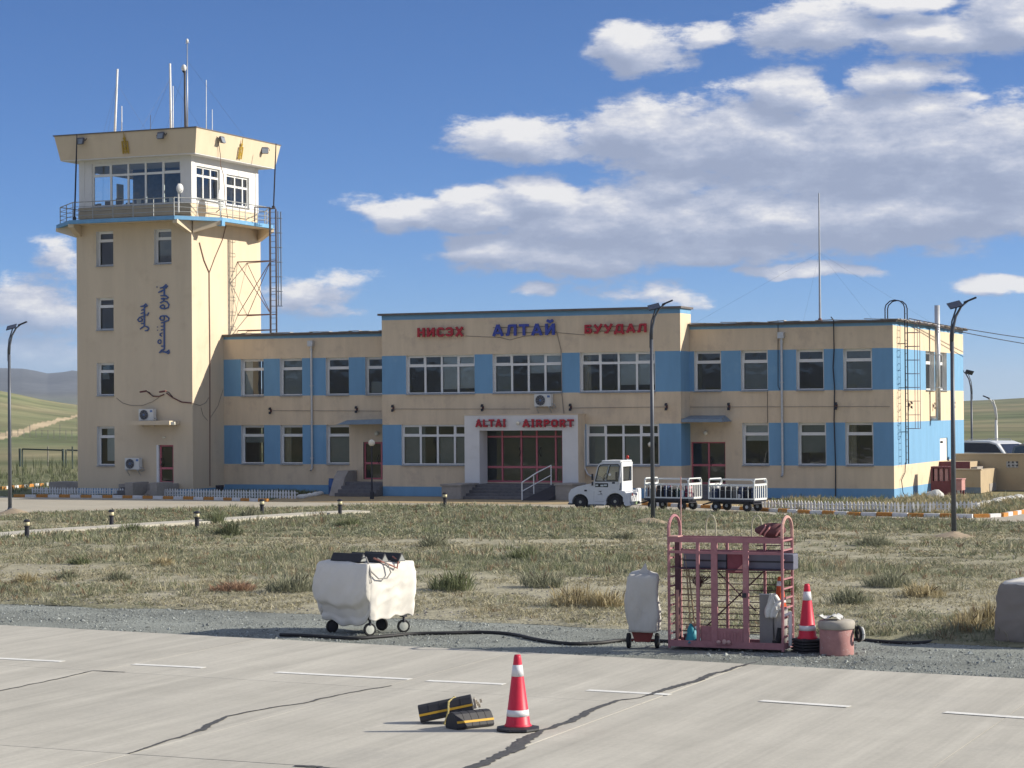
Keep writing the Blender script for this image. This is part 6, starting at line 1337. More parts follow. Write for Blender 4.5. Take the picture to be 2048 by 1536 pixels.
# chocks
def chock(p0, p1, rad, label, strap=False, tilt=0.):
    p0, p1 = Vector(p0), Vector(p1); Lc = (p1-p0).length; d = (p1-p0).normalized()
    t = thing('wheel_chock', label, 'wheel chock', tuple(p0)); X = d; Yv = Vector((-d.y, d.x, 0)).normalized(); Z = X.cross(Yv)
    Rm = Matrix((X, Yv, Z)).transposed() @ Matrix.Rotation(tilt, 3, 'X'); 
    prof = [(-.125, .0), (.125, .0), (.14, .03), (.115, .12), (.07, .185), (.03, .205), (-.03, .205), (-.07, .185), (-.115, .12), (-.14, .03)]
    s = MB(); s.prism([(a*rad/.14, b*rad/.14) for a, b in prof], 0, Lc, plane='YZ'); me = s.mesh('body', CONEB); o = link('body', me, t, bevel=.008); o.rotation_euler = Rm.to_euler()
    for sy in (-1, 1):
        k = rad/.14; s = MB(); a, b = (.1265*sy*k, .078*k), (.1195*sy*k, .105*k); oo = .004*sy
        s.add([(0.0, a[0]+oo, a[1]), (Lc, a[0]+oo, a[1]), (Lc, b[0]+oo, b[1]), (0.0, b[0]+oo, b[1]), (0.0, a[0]-oo, a[1]), (Lc, a[0]-oo, a[1]), (Lc, b[0]-oo, b[1]), (0.0, b[0]-oo, b[1])], [(0,1,2,3),(4,7,6,5),(0,4,5,1),(3,2,6,7),(0,3,7,4),(1,5,6,2)])
        o = link('yellow_stripe', s.mesh('yellow_stripe', YEL), t); o.rotation_euler = Rm.to_euler()
    s = MB(); k = rad/.14
    for q_ in (.2, .4, .6, .8):
        s.tube([(Lc*q_, y*k*1.005, z*k*1.005) for y, z in prof[2:]], .003, 3)
    o = link('grooves', s.mesh('grooves', mat('groove_dark', (.012, .012, .014), .8)), t); o.rotation_euler = Rm.to_euler(); o['kind'] = 'stuff'
    return t, Rm, Lc
B0, B1 = G(903, 1459), G(981, 1450); B0.z = B1.z = .008
d_ = (B1-B0).normalized(); ct, _, _ = chock(B0, B0+d_*.60, .145, 'near black rubber chock with yellow stripes lying flat on the apron')
A0 = G(842, 1446); A1 = PY(948, 1421, A0.y+.28); A0.z = .02
at, Rm_, La = chock(A0, A1, .15, 'raised black rubber chock with yellow stripe leaning on the other chock')
s = MB(); e0 = A1-A0; s.cbox(tuple(e0+(e0.normalized()*.012)+Vector((0, 0, .10))), (.03, .15, .13), Rm_); 
for i in range(5): s.cbox(tuple(e0+e0.normalized()*(.03+.012*i)+Vector((0, .02*(i-2), .05+.03*((i*2) % 3)))), (.03, .03, .05), Rm_)
s.build('torn_end', mat('pale_core', (.50, .45, .36), .9, var=.3, scale=20), at, world=False)
ROPE = mat('rope_yellow_black', (.48, .40, .17), .9, var=.6, scale=60); s = MB()
md = A0.lerp(A1, .58); rp_ = [G(895, 1441), G(905, 1449), md+Vector((.02, -.16, .06)), md+Vector((0, -.10, .19)), md+Vector((.03, .02, .235)), md+Vector((.08, .1, .2)), md+Vector((.1, .13, .03))]
rp_[0] = md+Vector((-.03, -.19, -.12)); rp_[1] = md+Vector((0, -.18, -.03)); s.tube(rp_, .014, 6); s.tube([md+Vector((-.03, -.19, -.12)), md+Vector((-.08, -.24, -.15)), md+Vector((.1, -.22, -.06)), md+Vector((.16, -.25, -.12))], .012, 5)
for i in range(9): 
    p_ = rp_[2].lerp(rp_[4], i/8); s.cbox(tuple(p_+Vector((0, -.008, .01))), (.02, .01, .012))
tag(s.build('rope', ROPE), 'yellow and black rope looped round the raised chock', 'rope')

# covered cart
CLOTH = mat('white_canvas', (.69, .66, .60), .9, var=.05, scale=3, bump=.010, bscale=5, stain=(2.2, .58, (.52, .47, .38), .45)); CLOTH2 = mat('beige_canvas', (.25, .225, .20), .92, var=.08, scale=3, bump=.005, bscale=20, stain=(2, .56, (.26, .23, .19), .5))
def drape(W_, D_, z0, z1, hem, bulge, seed, m, t, nu=120, nv=30, rc=.10, wr=.03, taper=0, topsag=.04):
    v = []; f = []; per = []
    def rect(u):   # rounded rectangle, u 0..1 -> (x, y, nx, ny)
        hw, hd = W_/2, D_/2; segs = [(-hw, -hd, hw, -hd), (hw, -hd, hw, hd), (hw, hd, -hw, hd), (-hw, hd, -hw, -hd)]; T = 2*(W_+D_); q = u*T
        for k, (ax, ay, bx, by) in enumerate(segs):
            Ls = math.hypot(bx-ax, by-ay)
            if q <= Ls or k == 3: tt = q/Ls; x, y = ax+(bx-ax)*tt, ay+(by-ay)*tt; break
            q -= Ls
        e = 16; r_ = (abs(x/hw)**e+abs(y/hd)**e)**(1/e); x, y = x/r_, y/r_; nx, ny = x/hw*abs(x/hw)**(e-2)/hw, y/hd*abs(y/hd)**(e-2)/hd; ln = math.hypot(nx, ny) or 1
        return x, y, nx/ln, ny/ln, k
    for j in range(nv+1):
        vv = j/nv
        for i in range(nu):
            u = i/nu; x, y, nx, ny, k = rect(u); h_ = hem(x, y, k); z = z1-(z1-h_)*vv
            off = bulge(x, y, k, vv)+wr*(.25+vv)*noise.noise(Vector((u*26+seed, vv*2.2, seed)))+wr*.6*noise.noise(Vector((u*9+seed, vv*2.2, 3)))+.010*abs(noise.noise(Vector((u*60+vv*9, vv*3+u*11, seed+1))))-.025*(1-min(1, vv*12))**2+taper*vv+.045*(.25-abs(noise.noise(Vector((u*15+vv*4, vv*2.2-u*9, seed+5)))))
            off += .012*math.sin((u*40+2.5*noise.noise(Vector((u*5, vv*3, seed)))))*vv*vv
            v.append((x+nx*off, y+ny*off, z+.008*noise.noise(Vector((x*3, y*3, seed)))*(1-vv)))
    for j in range(nv):
        for i in range(nu): f.append((j*nu+i, (j+1)*nu+i, (j+1)*nu+(i+1) % nu, j*nu+(i+1) % nu))
    rings = 5
    for q in range(1, rings+1):
        for i in range(nu):
            x, y, _ = v[i]; k = 1-q/rings*.999; v.append((x*k, y*k, z1+.012+topsag*noise.noise(Vector((x*k*3, y*k*3, seed+2)))))
    b = (nv+1)*nu
    for q in range(rings):
        s0 = 0 if q == 0 else b+(q-1)*nu; s1 = b+q*nu
        for i in range(nu): f.append((s0+i, s0+(i+1) % nu, s1+(i+1) % nu, s1+i))
    me = bpy.data.meshes.new('cover'); me.from_pydata(v, [], f); me.materials.append(m); me.polygons.foreach_set('use_smooth', [True]*len(f)); o = link('cover', me, t)
    so = o.modifiers.new('cloth', 'SOLIDIFY'); so.thickness = .012; so.offset = 1; return o
t = thing('covered_cart', 'wheeled cart under a white canvas cover on the gravel strip', 'cart', (-19.20, 38.42, FG), R(-19))
def hem(x, y, k):
    if k == 0: return .27-.10*math.exp(-((x-.05)/.40)**2)+.16*sstep(.50, .72, x)+.05*sstep(-.5, -.7, x)+.025*math.sin(x*13)
    if k == 1: return .33+.03*math.sin(y*5)-.02*sstep(0, .6, y)+.02*math.sin(y*17)
    return .36
def bulge(x, y, k, vv):
    b = .02*math.sin(min(1, vv*1.1)*math.pi)-.05*max(0, vv-.6)/.4
    if k == 0: b += .09*math.sin(vv*math.pi)-.09*sstep(.64, .74, vv)+.05*sstep(.86, .95, vv)
    if k == 3: b += .05*math.sin(vv*math.pi)
    if k == 1: b -= .02
    return b
drape(1.42, 1.26, .3, 1.345, hem, bulge, 3.3, CLOTH, t, nu=180, nv=44, wr=.016)
s = MB(); s.box(-.55, .6, -.42, .45, .36, .42); s.box(-.5, .5, -.4, .4, .42, 1.25); s.build('frame', DARKM, t, world=False)
s = MB(); s.tube([(-.5, -.42, .34), (.55, -.42, .34)], .02, 6); s.build('hem_bar', DARKM, t, world=False)
def caster(x, y, a, rim):
    s = MB(); s.box(x-.05, x+.05, y-.05, y+.05, .30, .36); s.tube([(x, y, .33), (x+.02, y, .2)], .025, 6); s.build('caster_fork', DARKM, t, world=False)
    me = MB(); me.lathe([(.07, -.025), (.11, -.025), (.125, -.012), (.125, .012), (.11, .025), (.07, .025)], (0, 0, 0), 18, axis='Y'); o = link('wheel', me.mesh('wheel', BLACK), t, (x, y, .125), a)
    me = MB(); me.lathe([(.03, -.035), (.085, -.028), (.085, .028), (.03, .035)], (0, 0, 0), 18, axis='Y'); link('rim', me.mesh('rim', rim), o)
RIMW = mat('rim_pale', (.55, .56, .50), .5, var=.1)
caster(-.48, -.45, R(70), DARKM); caster(.55, -.47, R(70), RIMW); caster(.58, .40, R(58), RIMW); caster(-.02, .42, R(20), DARKM)
# three long black chocks on the cover
def long_prism(c, L_, ang, label, h=.15, w=.20):
    t = thing('wheel_chock', label, 'wheel chock', c, ang, 'long black chocks on the covered cart'); s = MB(); s.prism([(-w/2, 0), (w/2, 0), (.02, h), (-.02, h)], -L_/2, L_/2, plane='YZ'); s.build('body', CONEB, t, world=False, bevel=.006)
    s = MB(); s.prism([(-w/2+.02, .01), (w/2-.02, .01), (0, h-.02)], L_/2, L_/2+.006, plane='YZ'); s.build('painted_sunlit_end', mat('chock_sunlit_grey', (.30, .31, .30), .8), t, world=False)  # pale end face, sunlight put into its colour
zt5 = FG+1.375; Rz = Matrix.Rotation(R(-19), 3, 'Z'); cb_ = Vector((-19.20, 38.42, 0))
for (lx, ly, L_, da, lb) in [(-.05, -.42, .78, 2, 'nearest of three long black chocks lying on the covered cart'), (.20, -.14, .92, -3, 'middle one of three long black chocks lying on the covered cart'), (.30, .16, .95, 1, 'rear one of three long black chocks lying on the covered cart')]:
    p_ = cb_+Rz@Vector((lx, ly, 0)); long_prism((p_.x, p_.y, zt5), L_, R(-19+da), lb)
s = MB(); P0 = cb_+Rz@Vector((.38, -.42, 1.44)); 
def lp(x, y, z): q = cb_+Rz@Vector((x, y, z)); return q
s.tube([lp(.35, -.42, 1.42), lp(.5, -.5, 1.44), lp(.62, -.58, 1.38), lp(.72, -.60, 1.2), lp(.78, -.45, 1.05), lp(.80, -.25, 1.05), lp(.80, -.15, 1.15), lp(.78, -.2, 1.3), lp(.6, -.3, 1.42)], .014, 6)
s.tube([lp(.62, -.58, 1.36), lp(.72, -.61, 1.2), lp(.73, -.59, .98)], .012, 5); tag(s.build('rope', mat('grey_rope', (.30, .29, .27), .9)), 'grey rope loop hanging over the sunlit side of the covered cart', 'rope')
s = MB(); s.tube([lp(.55, -.35, 1.42), lp(.7, -.3, 1.36), lp(.76, -.1, 1.28), lp(.77, .05, 1.22), lp(.75, .1, 1.36), lp(.6, .1, 1.43)], .016, 6); tag(s.build('rope', mat('red_rope', (.36, .16, .13), .9, var=.3)), 'reddish rope bundle beside the chock ends on the covered cart', 'rope')

# covered extinguisher trolley
c = (G(1259, 1294)+G(1313, 1292))/2; t = thing('covered_trolley', 'narrow two wheeled trolley under a tall grey white cover', 'trolley', (c.x, c.y, FG), R(14))
def hem2(x, y, k): return .30-.02*x
def bul2(x, y, k, vv): return .02*math.sin(vv*math.pi)+.02*math.sin(vv*7+x*9)-.02*vv
o = drape(.50, .46, .3, 1.30, hem2, bul2, 9.1, mat('grey_white_canvas', (.52, .505, .47), .9, var=.06, scale=3, bump=.004, bscale=22, stain=(3, .56, (.40, .37, .33), .5)), t, nu=72, nv=22, wr=.035, topsag=.12)
s = MB(); s.v = []; s.add([(-.1, -.05, 1.28), (.12, -.06, 1.28), (.1, .12, 1.28), (-.08, .1, 1.28), (.06, .0, 1.50), (.03, .02, 1.47)], [(0,1,4),(1,2,4),(2,3,5,4),(3,0,4,5)]); s.build('cover_peak', MATS['grey_white_canvas'], t, world=False)
MARF = mat('trolley_maroon', (.22, .035, .03), .5, var=.2); s = MB(); s.prism([(-.2, .32), (.2, .32), (.13, .12), (-.13, .12)], -.1, .1); s.box(-.27, .27, -.02, .02, .13, .16); s.build('frame', MARF, t, world=False)
for x in (-.25, .25):
    me = MB(); me.lathe([(.07, -.035), (.12, -.035), (.135, -.02), (.135, .02), (.12, .035), (.07, .035)], (0, 0, 0), 16, axis='X'); o = link('wheel', me.mesh('wheel', BLACK), t, (x, 0, .135)); me = MB(); me.lathe([(.05, -.04), (.05, .04)], (0, 0, 0), 10, axis='X'); link('rim', me.mesh('rim', GREYM), o)
# covered box right edge
t = thing('covered_box', 'large equipment box under a taupe canvas with white top at the right edge', 'covered equipment', (-6.65, 40.55, FG), R(-8))
def bul3(x, y, k, vv): return .04*math.sin(vv*math.pi)-.03*vv
drape(1.7, 1.3, .02, 1.06, lambda x, y, k: .05+.05*noise.noise(Vector((x*2, y*2, 0))), bul3, 5.5, CLOTH2, t, wr=.04, taper=.12)
drape(1.56, 1.18, 1.0, 1.10, lambda x, y, k: .97+.03*noise.noise(Vector((x*3, y*3, 7))), lambda x, y, k, vv: .04, 6.5, CLOTH, t, nv=4, wr=.015)

# drum, ring, cloth
c = G(1670, 1307); dd = Vector((c.x, c.y+.12, FG)); t = thing('drum', 'squat drum with flaking pink paint and pale lid', 'drum', tuple(dd))
PD = mat('flaking_pink', (.42, .215, .20), .9, var=.18, scale=6, bump=.006, bscale=25, stain=(9, .53, (.58, .46, .42), .75)); s = MB(); s.lathe([(.285, 0), (.29, .02), (.288, .25), (.292, .48), (.28, .49)], (0, 0, 0), 28); s.build('body', PD, t, smooth=True, world=False)
s = MB(); s.lathe([(.30, .44), (.315, .46), (.315, .55), (.29, .585), (.12, .60)], (0, 0, 0), 28); s.build('lid', mat('lid_beige', (.38, .35, .30), .9, var=.15, scale=6), t, world=False, smooth=True)
t = thing('cloth', 'crumpled black and white cloth lying on the drum lid', 'cloth', tuple(dd+Vector((-.08, -.05, .60)))); v = []; f = []; n = 12
for i in range(n):
    for j in range(n): x, y = (i/(n-1)-.5)*.40, (j/(n-1)-.5)*.3; v.append((x, y, .03+.09*abs(noise.noise(Vector((x*9, y*9, 2))))+.03*math.sin(x*20)))
f = [(i*n+j, (i+1)*n+j, (i+1)*n+j+1, i*n+j+1) for i in range(n-1) for j in range(n-1)]
s = MB(); s.add(v, f); o = s.build('sheet', mat('rag_patchy', (.62, .62, .60), .9, var=.1, stain=(11, .50, (.03, .03, .035), 1)), t, smooth=True, world=False)
t = thing('hose_coil', 'small coil of hose hanging on the sunny side of the drum', 'hose', tuple(dd+Vector((.37, .05, .36)))); 
for i, (m_, rr_) in enumerate(((BLACK, .12), (WROCK, .095))): 
    s = MB(); s.tube([(.05*i+rr_*.5*math.cos(a), -rr_*.55*math.cos(a), rr_*math.sin(a)) for a in np.linspace(0, 6.283, 17)], .028, 7, caps=False); s.build('coil', m_, t, smooth=True, world=False)
s = MB(); s.tube([(-.1, -.02, .18), (-.04, -.03, .1), (0, -.06, 0)], .02, 6); s.build('hose_end', BLACK, t, world=False)

# hose along the gravel
HP = [(560, 1270), (620, 1272), (700, 1277), (760, 1274), (830, 1268), (900, 1266.5), (960, 1265), (1020, 1268.5), (1080, 1281), (1140, 1288), (1200, 1286), (1250, 1281), (1330, 1283), (1420, 1288), (1520, 1290), (1600, 1284), (1700, 1280), (1760, 1283.5), (1830, 1286.5), (1900, 1280), (1960, 1276), (2080, 1272)]
hp = [G(*p_) for p_ in HP]; sm = []
for i in range(len(hp)-1):
    p0_, p1_, p2_, p3_ = hp[max(i-1, 0)], hp[i], hp[i+1], hp[min(i+2, len(hp)-1)]
    for k in range(5):
        t_v = k/5; sm.append(.5*((2*p1_)+(p2_-p0_)*t_v+(2*p0_-5*p1_+4*p2_-p3_)*t_v**2+(3*p1_-p0_-3*p2_+p3_)*t_v**3)+Vector((0, 0, FG+.035)))
s = MB(); s.tube(sm, .034, 7); tag(s.build('hose', mat('black_hose', (.02, .02, .022), .6, var=.2), smooth=True), 'long black hose snaking along the whole gravel strip', 'hose')

# ================================================================== pink rack
RK = mat('rack_pink', (.37, .17, .185), .75, var=.16, scale=8, stain=(6, .55, (.50, .31, .28), .6)); RKD = mat('rack_dark', (.10, .045, .06), .7, var=.2)
Yk = 37.42; Dk = .62
kp = lambda px, py, Y=Yk: PY(px, py, Y)
t = thing('equipment_rack', 'tall pink welded pipe rack with ladder ends standing on the gravel', 'rack', tuple(Vector((kp(1450, 1290).x, Yk, FG))))
zlow = FG+.06; XL, XRk = kp(1339, 1290).x, kp(1566, 1300).x; ztp = kp(1450, 1080).z; zmid = kp(1430, 1105).z
def rod(name, pts, r=.022, m=RK, n=6): s = MB(); s.tube(pts, r, n); return s.build(name, m, t)
def bar(name, x0, x1, y0, y1, z0, z1, m=RK): s = MB(); s.box(x0, x1, y0, y1, z0, z1); return s.build(name, m, t)
Yb = Yk+Dk
bar('bottom_rail', XL, XRk, Yk-.02, Yk+.02, zlow, zlow+.11); bar('bottom_rail', XL, XRk, Yb-.02, Yb+.02, zlow, zlow+.10)
for x in (XL, XRk): bar('bottom_rail', x-.02, x+.02, Yk+.02, Yb-.02, zlow, zlow+.10)
bar('top_rail', XL, XRk, Yk-.02, Yk+.02, ztp-.05, ztp+.04); bar('top_rail', XL, XRk, Yb-.02, Yb+.02, ztp-.05, ztp+.03)
for i, x in enumerate((XL, XRk)):
    for y in (Yk, Yb): rod('post', [(x, y, zlow-.03), (x, y, ztp+.04)], .026)
    zh = ztp+.16; a_ = [(x, Yk, ztp+.04), (x, Yk, zh)]+[(x, (Yk+Yb)/2-Dk/2*math.cos(q_), zh+.24*math.sin(q_)) for q_ in np.linspace(.15, math.pi-.15, 9)]+[(x, Yb, zh), (x, Yb, ztp+.04)]; rod('end_hoop', a_, .028, RK if i == 0 else mat('hoop_peach', (.52, .30, .26), .7))
    z = zlow+.2
    while z < ztp: s = MB(); s.box(x-.012, x+.012, Yk+.02, Yb-.02, z, z+.028); s.build('rung', RK, t); z += .165
bar('gusset', XL, XL+.18, Yk-.03, Yk+.25, ztp+.04, ztp+.055, mat('hoop_peach', (0,0,0))); 
for px in (1422, 1514):
    x = kp(px, 1050, Yb).x; rod('top_hoop', [(x-.09, Yb, ztp), (x-.09, Yb, ztp+.2)]+[(x-.09*math.cos(q_), Yb, ztp+.2+.20*math.sin(q_)) for q_ in np.linspace(.1, math.pi-.1, 9)]+[(x+.09, Yb, ztp+.2), (x+.09, Yb, ztp)], .014, mat('hoop_cream', (.50, .47, .33), .7))
for px, w in ((1396, .028), (1429, .055), (1492, .05)): x = kp(px, 1180).x; bar('upright', x-w, x+w, Yk-.022, Yk+.022, zlow+.11, ztp-.05 if px != 1492 else ztp-.05)
x = kp(1356, 1180, Yk+.25).x; bar('upright', x-.045, x+.045, Yk+.22, Yk+.28, zlow+.1, ztp-.05, RKD); bar('upright', x-.02, x+.03, Yk+.20, Yk+.22, zlow+.1, ztp-.9, mat('hoop_peach', (0,0,0)))
for px in (1455, 1530): x = kp(px, 1180, Yb).x; bar('rear_upright', x-.022, x+.022, Yb-.022, Yb+.022, zlow+.1, ztp-.05, RK)
bar('mid_rail', XL, XRk, Yk-.018, Yk+.018, zmid-.025, zmid+.02, RK)
bar('mid_rail', XL, XRk, Yb-.018, Yb+.018, zmid-.035, zmid+.01, RK)
z = zlow+.22; k = 0
while z < zmid-.15: rod('rear_rod', [(XL, Yb, z), (XRk, Yb, z)], .009, RKD, 5); z += .105
for z in (ztp-.12, ztp-.2): rod('rear_rod', [(kp(1492, 1100).x, Yb, z), (XRk, Yb, z)], .009, RKD, 5)
rod('brace', [kp(1403, 1262, Yb-.05), kp(1562, 1110, Yb-.05)], .014, RKD); rod('brace', [kp(1403, 1110, Yb-.05), kp(1512, 1222, Yb-.05)], .012, RKD)
zp = kp(1440, 1253).z; bar('lower_panel', kp(1400, 1270).x, kp(1430, 1270).x, Yk+.03, Yk+.05, zlow+.1, zp, RK); bar('door_panel', kp(1436, 1270).x, kp(1486, 1270).x, Yk-.01, Yk+.012, zlow+.1, kp(1460, 1263).z, RK)
bar('door_panel_rail', kp(1436, 1270).x, kp(1486, 1270).x, Yk-.016, Yk+.018, kp(1460, 1263).z, kp(1460, 1257).z, RK)
for i in range(7): x = kp(1440+6.6*i, 1280).x; bar('panel_rib', x-.006, x+.006, Yk-.02, Yk-.01, zlow+.12, kp(1460, 1265).z, RK)
bar('door_latch', kp(1489, 1195).x-.03, kp(1489, 1195).x+.04, Yk-.05, Yk-.022, kp(1489, 1195).z, kp(1489, 1186).z, DARKM); bar('rack_floor', XL+.02, XRk-.02, Yk+.02, Yb-.02, zlow+.02, zlow+.035, RKD)
bar('shelf', XL+.1, XRk, Yk+.06, Yb-.03, kp(1450, 1136, Yk+.3).z-.02, kp(1450, 1136, Yk+.3).z, RKD)
# things kept on the rack
def item(nm, label, cat, fn, m, loc=None, part='body', bevel=0, smooth=False, extra=None):
    t = thing(nm, label, cat, tuple(loc)); s = MB(); fn(s); s.build(part, m, t, bevel=bevel, smooth=smooth)
    if extra: extra(t)
    return t
GB_ = mat('grey_blue_case', (.13, .135, .18), .6, var=.12, scale=5); zs = kp(1450, 1136, Yk+.3).z
q0, q1 = kp(1372, 1120, Yk+.3), kp(1458, 1120, Yk+.3); q2, q3 = kp(1497, 1120, Yk+.3), kp(1592, 1120, Yk+.3)
def ribs(x0, x1):
    def f(t): s = MB(); s.box(x0, x1, Yk+.135, Yk+.142, zs+.12, zs+.15); s.build('groove', DARKM, t)
    return f
item('long_case', 'long grey blue case on the upper left shelf of the pink rack', 'case', lambda s: s.box(q0.x, q1.x, Yk+.14, Yk+.45, zs, zs+.27), GB_, (q0.x, Yk+.2, zs), bevel=.02, extra=ribs(q0.x, q1.x))
item('long_case', 'long grey blue case on the upper right shelf sticking out past the ladder', 'case', lambda s: s.box(q2.x, q3.x, Yk+.14, Yk+.45, zs, zs+.27), GB_, (q2.x, Yk+.2, zs), bevel=.02, extra=ribs(q2.x, q3.x))
q0, q1 = kp(1457, 1130, Yk+.2), kp(1489, 1145, Yk+.2); zc = kp(1470, 1146, Yk+.2).z
item('red_case', 'maroon case hanging in the middle of the rack with sun on its corner painted pink', 'case', lambda s: s.box(q0.x, q1.x, Yk+.1, Yk+.4, zc, zs+.29), mat('maroon_case', (.22, .055, .075), .7, var=.2), (q0.x, Yk+.2, zc), bevel=.03, extra=lambda t: (lambda s: (s.prism([(q1.x-.14, zc+.03), (q1.x-.0, zc+.03), (q1.x+.0, zc+.16)], Yk+.07, Yk+.10), s.build('painted_sun_corner', mat('sun_and_strap_pink', (.62, .27, .25), .7), t)))(MB()))  # pink triangle stands in for sunlight on the case corner
q0, q1 = kp(1516, 1070, Yk+.3), kp(1566, 1070, Yk+.3)
def bagf(s):
    s.ball(((q0.x+q1.x)/2, Yk+.3, ztp+.15),   .26, 9, sq=(1.08, .7, .46)); s.v = [tuple(Vector(v)*1+Vector((0, .04*noise.noise(Vector(v)*5), .07*noise.noise(Vector(v)*4)))) for v in s.v]
item('duffel_bag', 'maroon duffel bag with pink straps lying on top of the rack', 'bag', bagf, mat('duffel_maroon', (.13, .05, .055), .85, var=.2), ((q0.x+q1.x)/2, Yk+.3, ztp+.03), smooth=True,
     extra=lambda t: [(lambda s: (s.tube([Vector(((q0.x+q1.x)/2+dx+.05*math.sin(a*2), Yk+.3-.185*math.cos(a), ztp+.14+.125*math.sin(a))) for a in np.linspace(-.5, 1.7, 8)], .014, 5), s.build('strap', mat('sun_and_strap_pink', (0,0,0)), t)))(MB()) for dx in (-.10, -.02, .19)])
HW = mat('wood_handle', (.30, .22, .14), .8, var=.2)
def broom(px0, py0, px1, py1, Y, label, head=None):
    a_, b_ = kp(px0, py0, Y), kp(px1, py1, Y); t = thing('broom', label, 'broom', tuple(b_)); s = MB(); s.tube([a_, b_], .014, 6); s.build('handle', HW, t); s = MB(); s.cbox(tuple(b_+Vector((0, 0, -.02))), (.16, .05, .06)); s.build('brush_head', mat('brush_peach', (.45, .25, .18), .9, var=.3, scale=30), t)
broom(1371, 1110, 1381, 1252, Yk+.15, 'left of the two long brooms leaning inside the rack'); broom(1374, 1110, 1389, 1248, Yk+.18, 'right of the two long brooms leaning inside the rack')
a_ = kp(1398, 1178, Yk+.3); t2 = thing('twig_broom', 'dark twig broom head stuck upside down behind the left upright', 'broom', tuple(a_)); s = MB()
for i in range(60): dx, dy = random.gauss(0, .07), random.gauss(0, .05); s.tube([a_, a_+Vector((dx*.5, dy*.5, .10)), a_+Vector((dx*1.4+.05, dy, .20+random.uniform(-.03, .06)))], .005, 3)
s.build('twigs', mat('twig_dark', (.10, .05, .05), .9, var=.3), t2); s = MB(); s.tube([a_, kp(1398, 1250, Yk+.3)], .013, 6); s.build('handle', HW, t2)
# teal tarp bundle
TEAL = mat('teal_tarp', (.02, .26, .33), .55, var=.25, scale=9, stain=(5, .5, (.01, .05, .09), .9)); q = kp(1388, 1285, Yk+.12); t2 = thing('tarp_bundle', 'teal plastic tarp bundle standing on the rack floor', 'tarp', tuple(q)); v = []; nn_ = 14
for j in range(7):
    zz = q.z+(kp(1388, 1247, Yk+.12).z-q.z)*j/6; rr_ = .13*(1-j/6)**.8+.012
    for i in range(nn_): a = 6.283*i/nn_; r2 = rr_*(1+.35*noise.noise(Vector((math.cos(a)*2, math.sin(a)*2, j*.6)))); v.append((q.x-.05*j/6*1.2+r2*math.cos(a)*1.1, q.y+r2*math.sin(a), zz))
s = MB(); s.add(v, [(j*nn_+i, j*nn_+(i+1) % nn_, (j+1)*nn_+(i+1) % nn_, (j+1)*nn_+i) for j in range(6) for i in range(nn_)]+[tuple(6*nn_+i for i in range(nn_))]); s.build('sheet', TEAL, t2, smooth=True); s = MB(); s.ball((q.x+.08, q.y-.12, kp(1394, 1255, Yk).z), .025, 6); s.build('knot', WHITEP, t2)
q = kp(1379, 1284, Yk+.2); item('low_box', 'dark low box behind the teal tarp on the rack floor', 'box', lambda s: (s.box(q.x-.12, q.x+.16, Yk+.25, Yk+.5, zlow+.03, zlow+.17)), RKD, (q.x, Yk+.3, zlow+.03), extra=lambda t: (lambda s: (s.box(q.x-.13, q.x+.17, Yk+.24, Yk+.51, zlow+.17, zlow+.19), s.build('lid', RKD, t)))(MB()))
for i, px in enumerate((1437, 1448.5, 1457)):
    q = kp(px, 1284, Yk-.05); item('shoe_cover', ['small pink lump on the door ledge, the left one', 'small pink lump on the door ledge, the middle one', 'small pink lump on the door ledge, the right one'][i], 'rag', lambda s: s.ball((q.x, Yk-.045, q.z), .035, 6, sq=(1.2, .6, .9+.5*(i == 1))), mat('pink_lump', (.55, .36, .33), .8), (q.x, Yk-.045, q.z), extra=lambda t: (lambda s: (s.box(q.x-.05, q.x+.05, Yk-.06, Yk-.021, q.z-.045, q.z-.03), s.build('ledge', RK, t)))(MB()))
q0, q1 = kp(1520, 1295, Yk+.3), kp(1546, 1190, Yk+.3)
item('grey_panel', 'tall grey panel standing in the right bay of the rack', 'panel', lambda s: s.box(q0.x, q1.x, Yk+.28, Yk+.34, zlow+.035, q1.z), mat('panel_grey', (.27, .265, .26), .8, var=.1, scale=4), (q0.x, Yk+.3, zlow), bevel=.01, extra=lambda t: (lambda s: (s.box(q0.x-.004, q1.x+.004, Yk+.272, Yk+.348, q1.z, q1.z+.015), s.build('edge_trim', GREYM, t)))(MB()))
q = kp(1545, 1215, Yk+.22); t2 = thing('white_rag', 'crumpled white rag hooked over the edge of the grey panel', 'rag', tuple(q)); v = []; n = 10
for i in range(n):
    for j in range(14): u, w = i/(n-1)-.5, j/13; x = u*(.10+.16*math.sin(w*2.6))+.03*math.sin(w*5); v.append((q.x+x, Yk+.20+.03*math.sin(u*14+w*3)+.03*noise.noise(Vector((u*6, w*5, 1))), kp(1545, 1189).z-w*.42))
s = MB(); s.add(v, [(i*14+j, (i+1)*14+j, (i+1)*14+j+1, i*14+j+1) for i in range(n-1) for j in range(13)]); o = s.build('sheet', mat('rag_white', (.72, .72, .68), .9, var=.05), t2, smooth=True); o.modifiers.new('cloth', 'SOLIDIFY').thickness = .01; s = MB(); s.tube([(q.x, Yk+.2, kp(1545, 1189).z), (q.x+.1, Yk+.15, kp(1555, 1222).z), (q.x+.2, Yk+.12, kp(1560, 1218).z)], .018, 5); s.build('twisted_end', MATS['rag_white'], t2)
q = kp(1558, 1218, Yk+.3); cz = q.z; c2_ = cone((q.x, Yk+.38, cz-.02), 'orange cone standing on the grey bucket inside the right end of the rack', h=.52, r0=.105, r1=.04, base=False, body=CONEO)
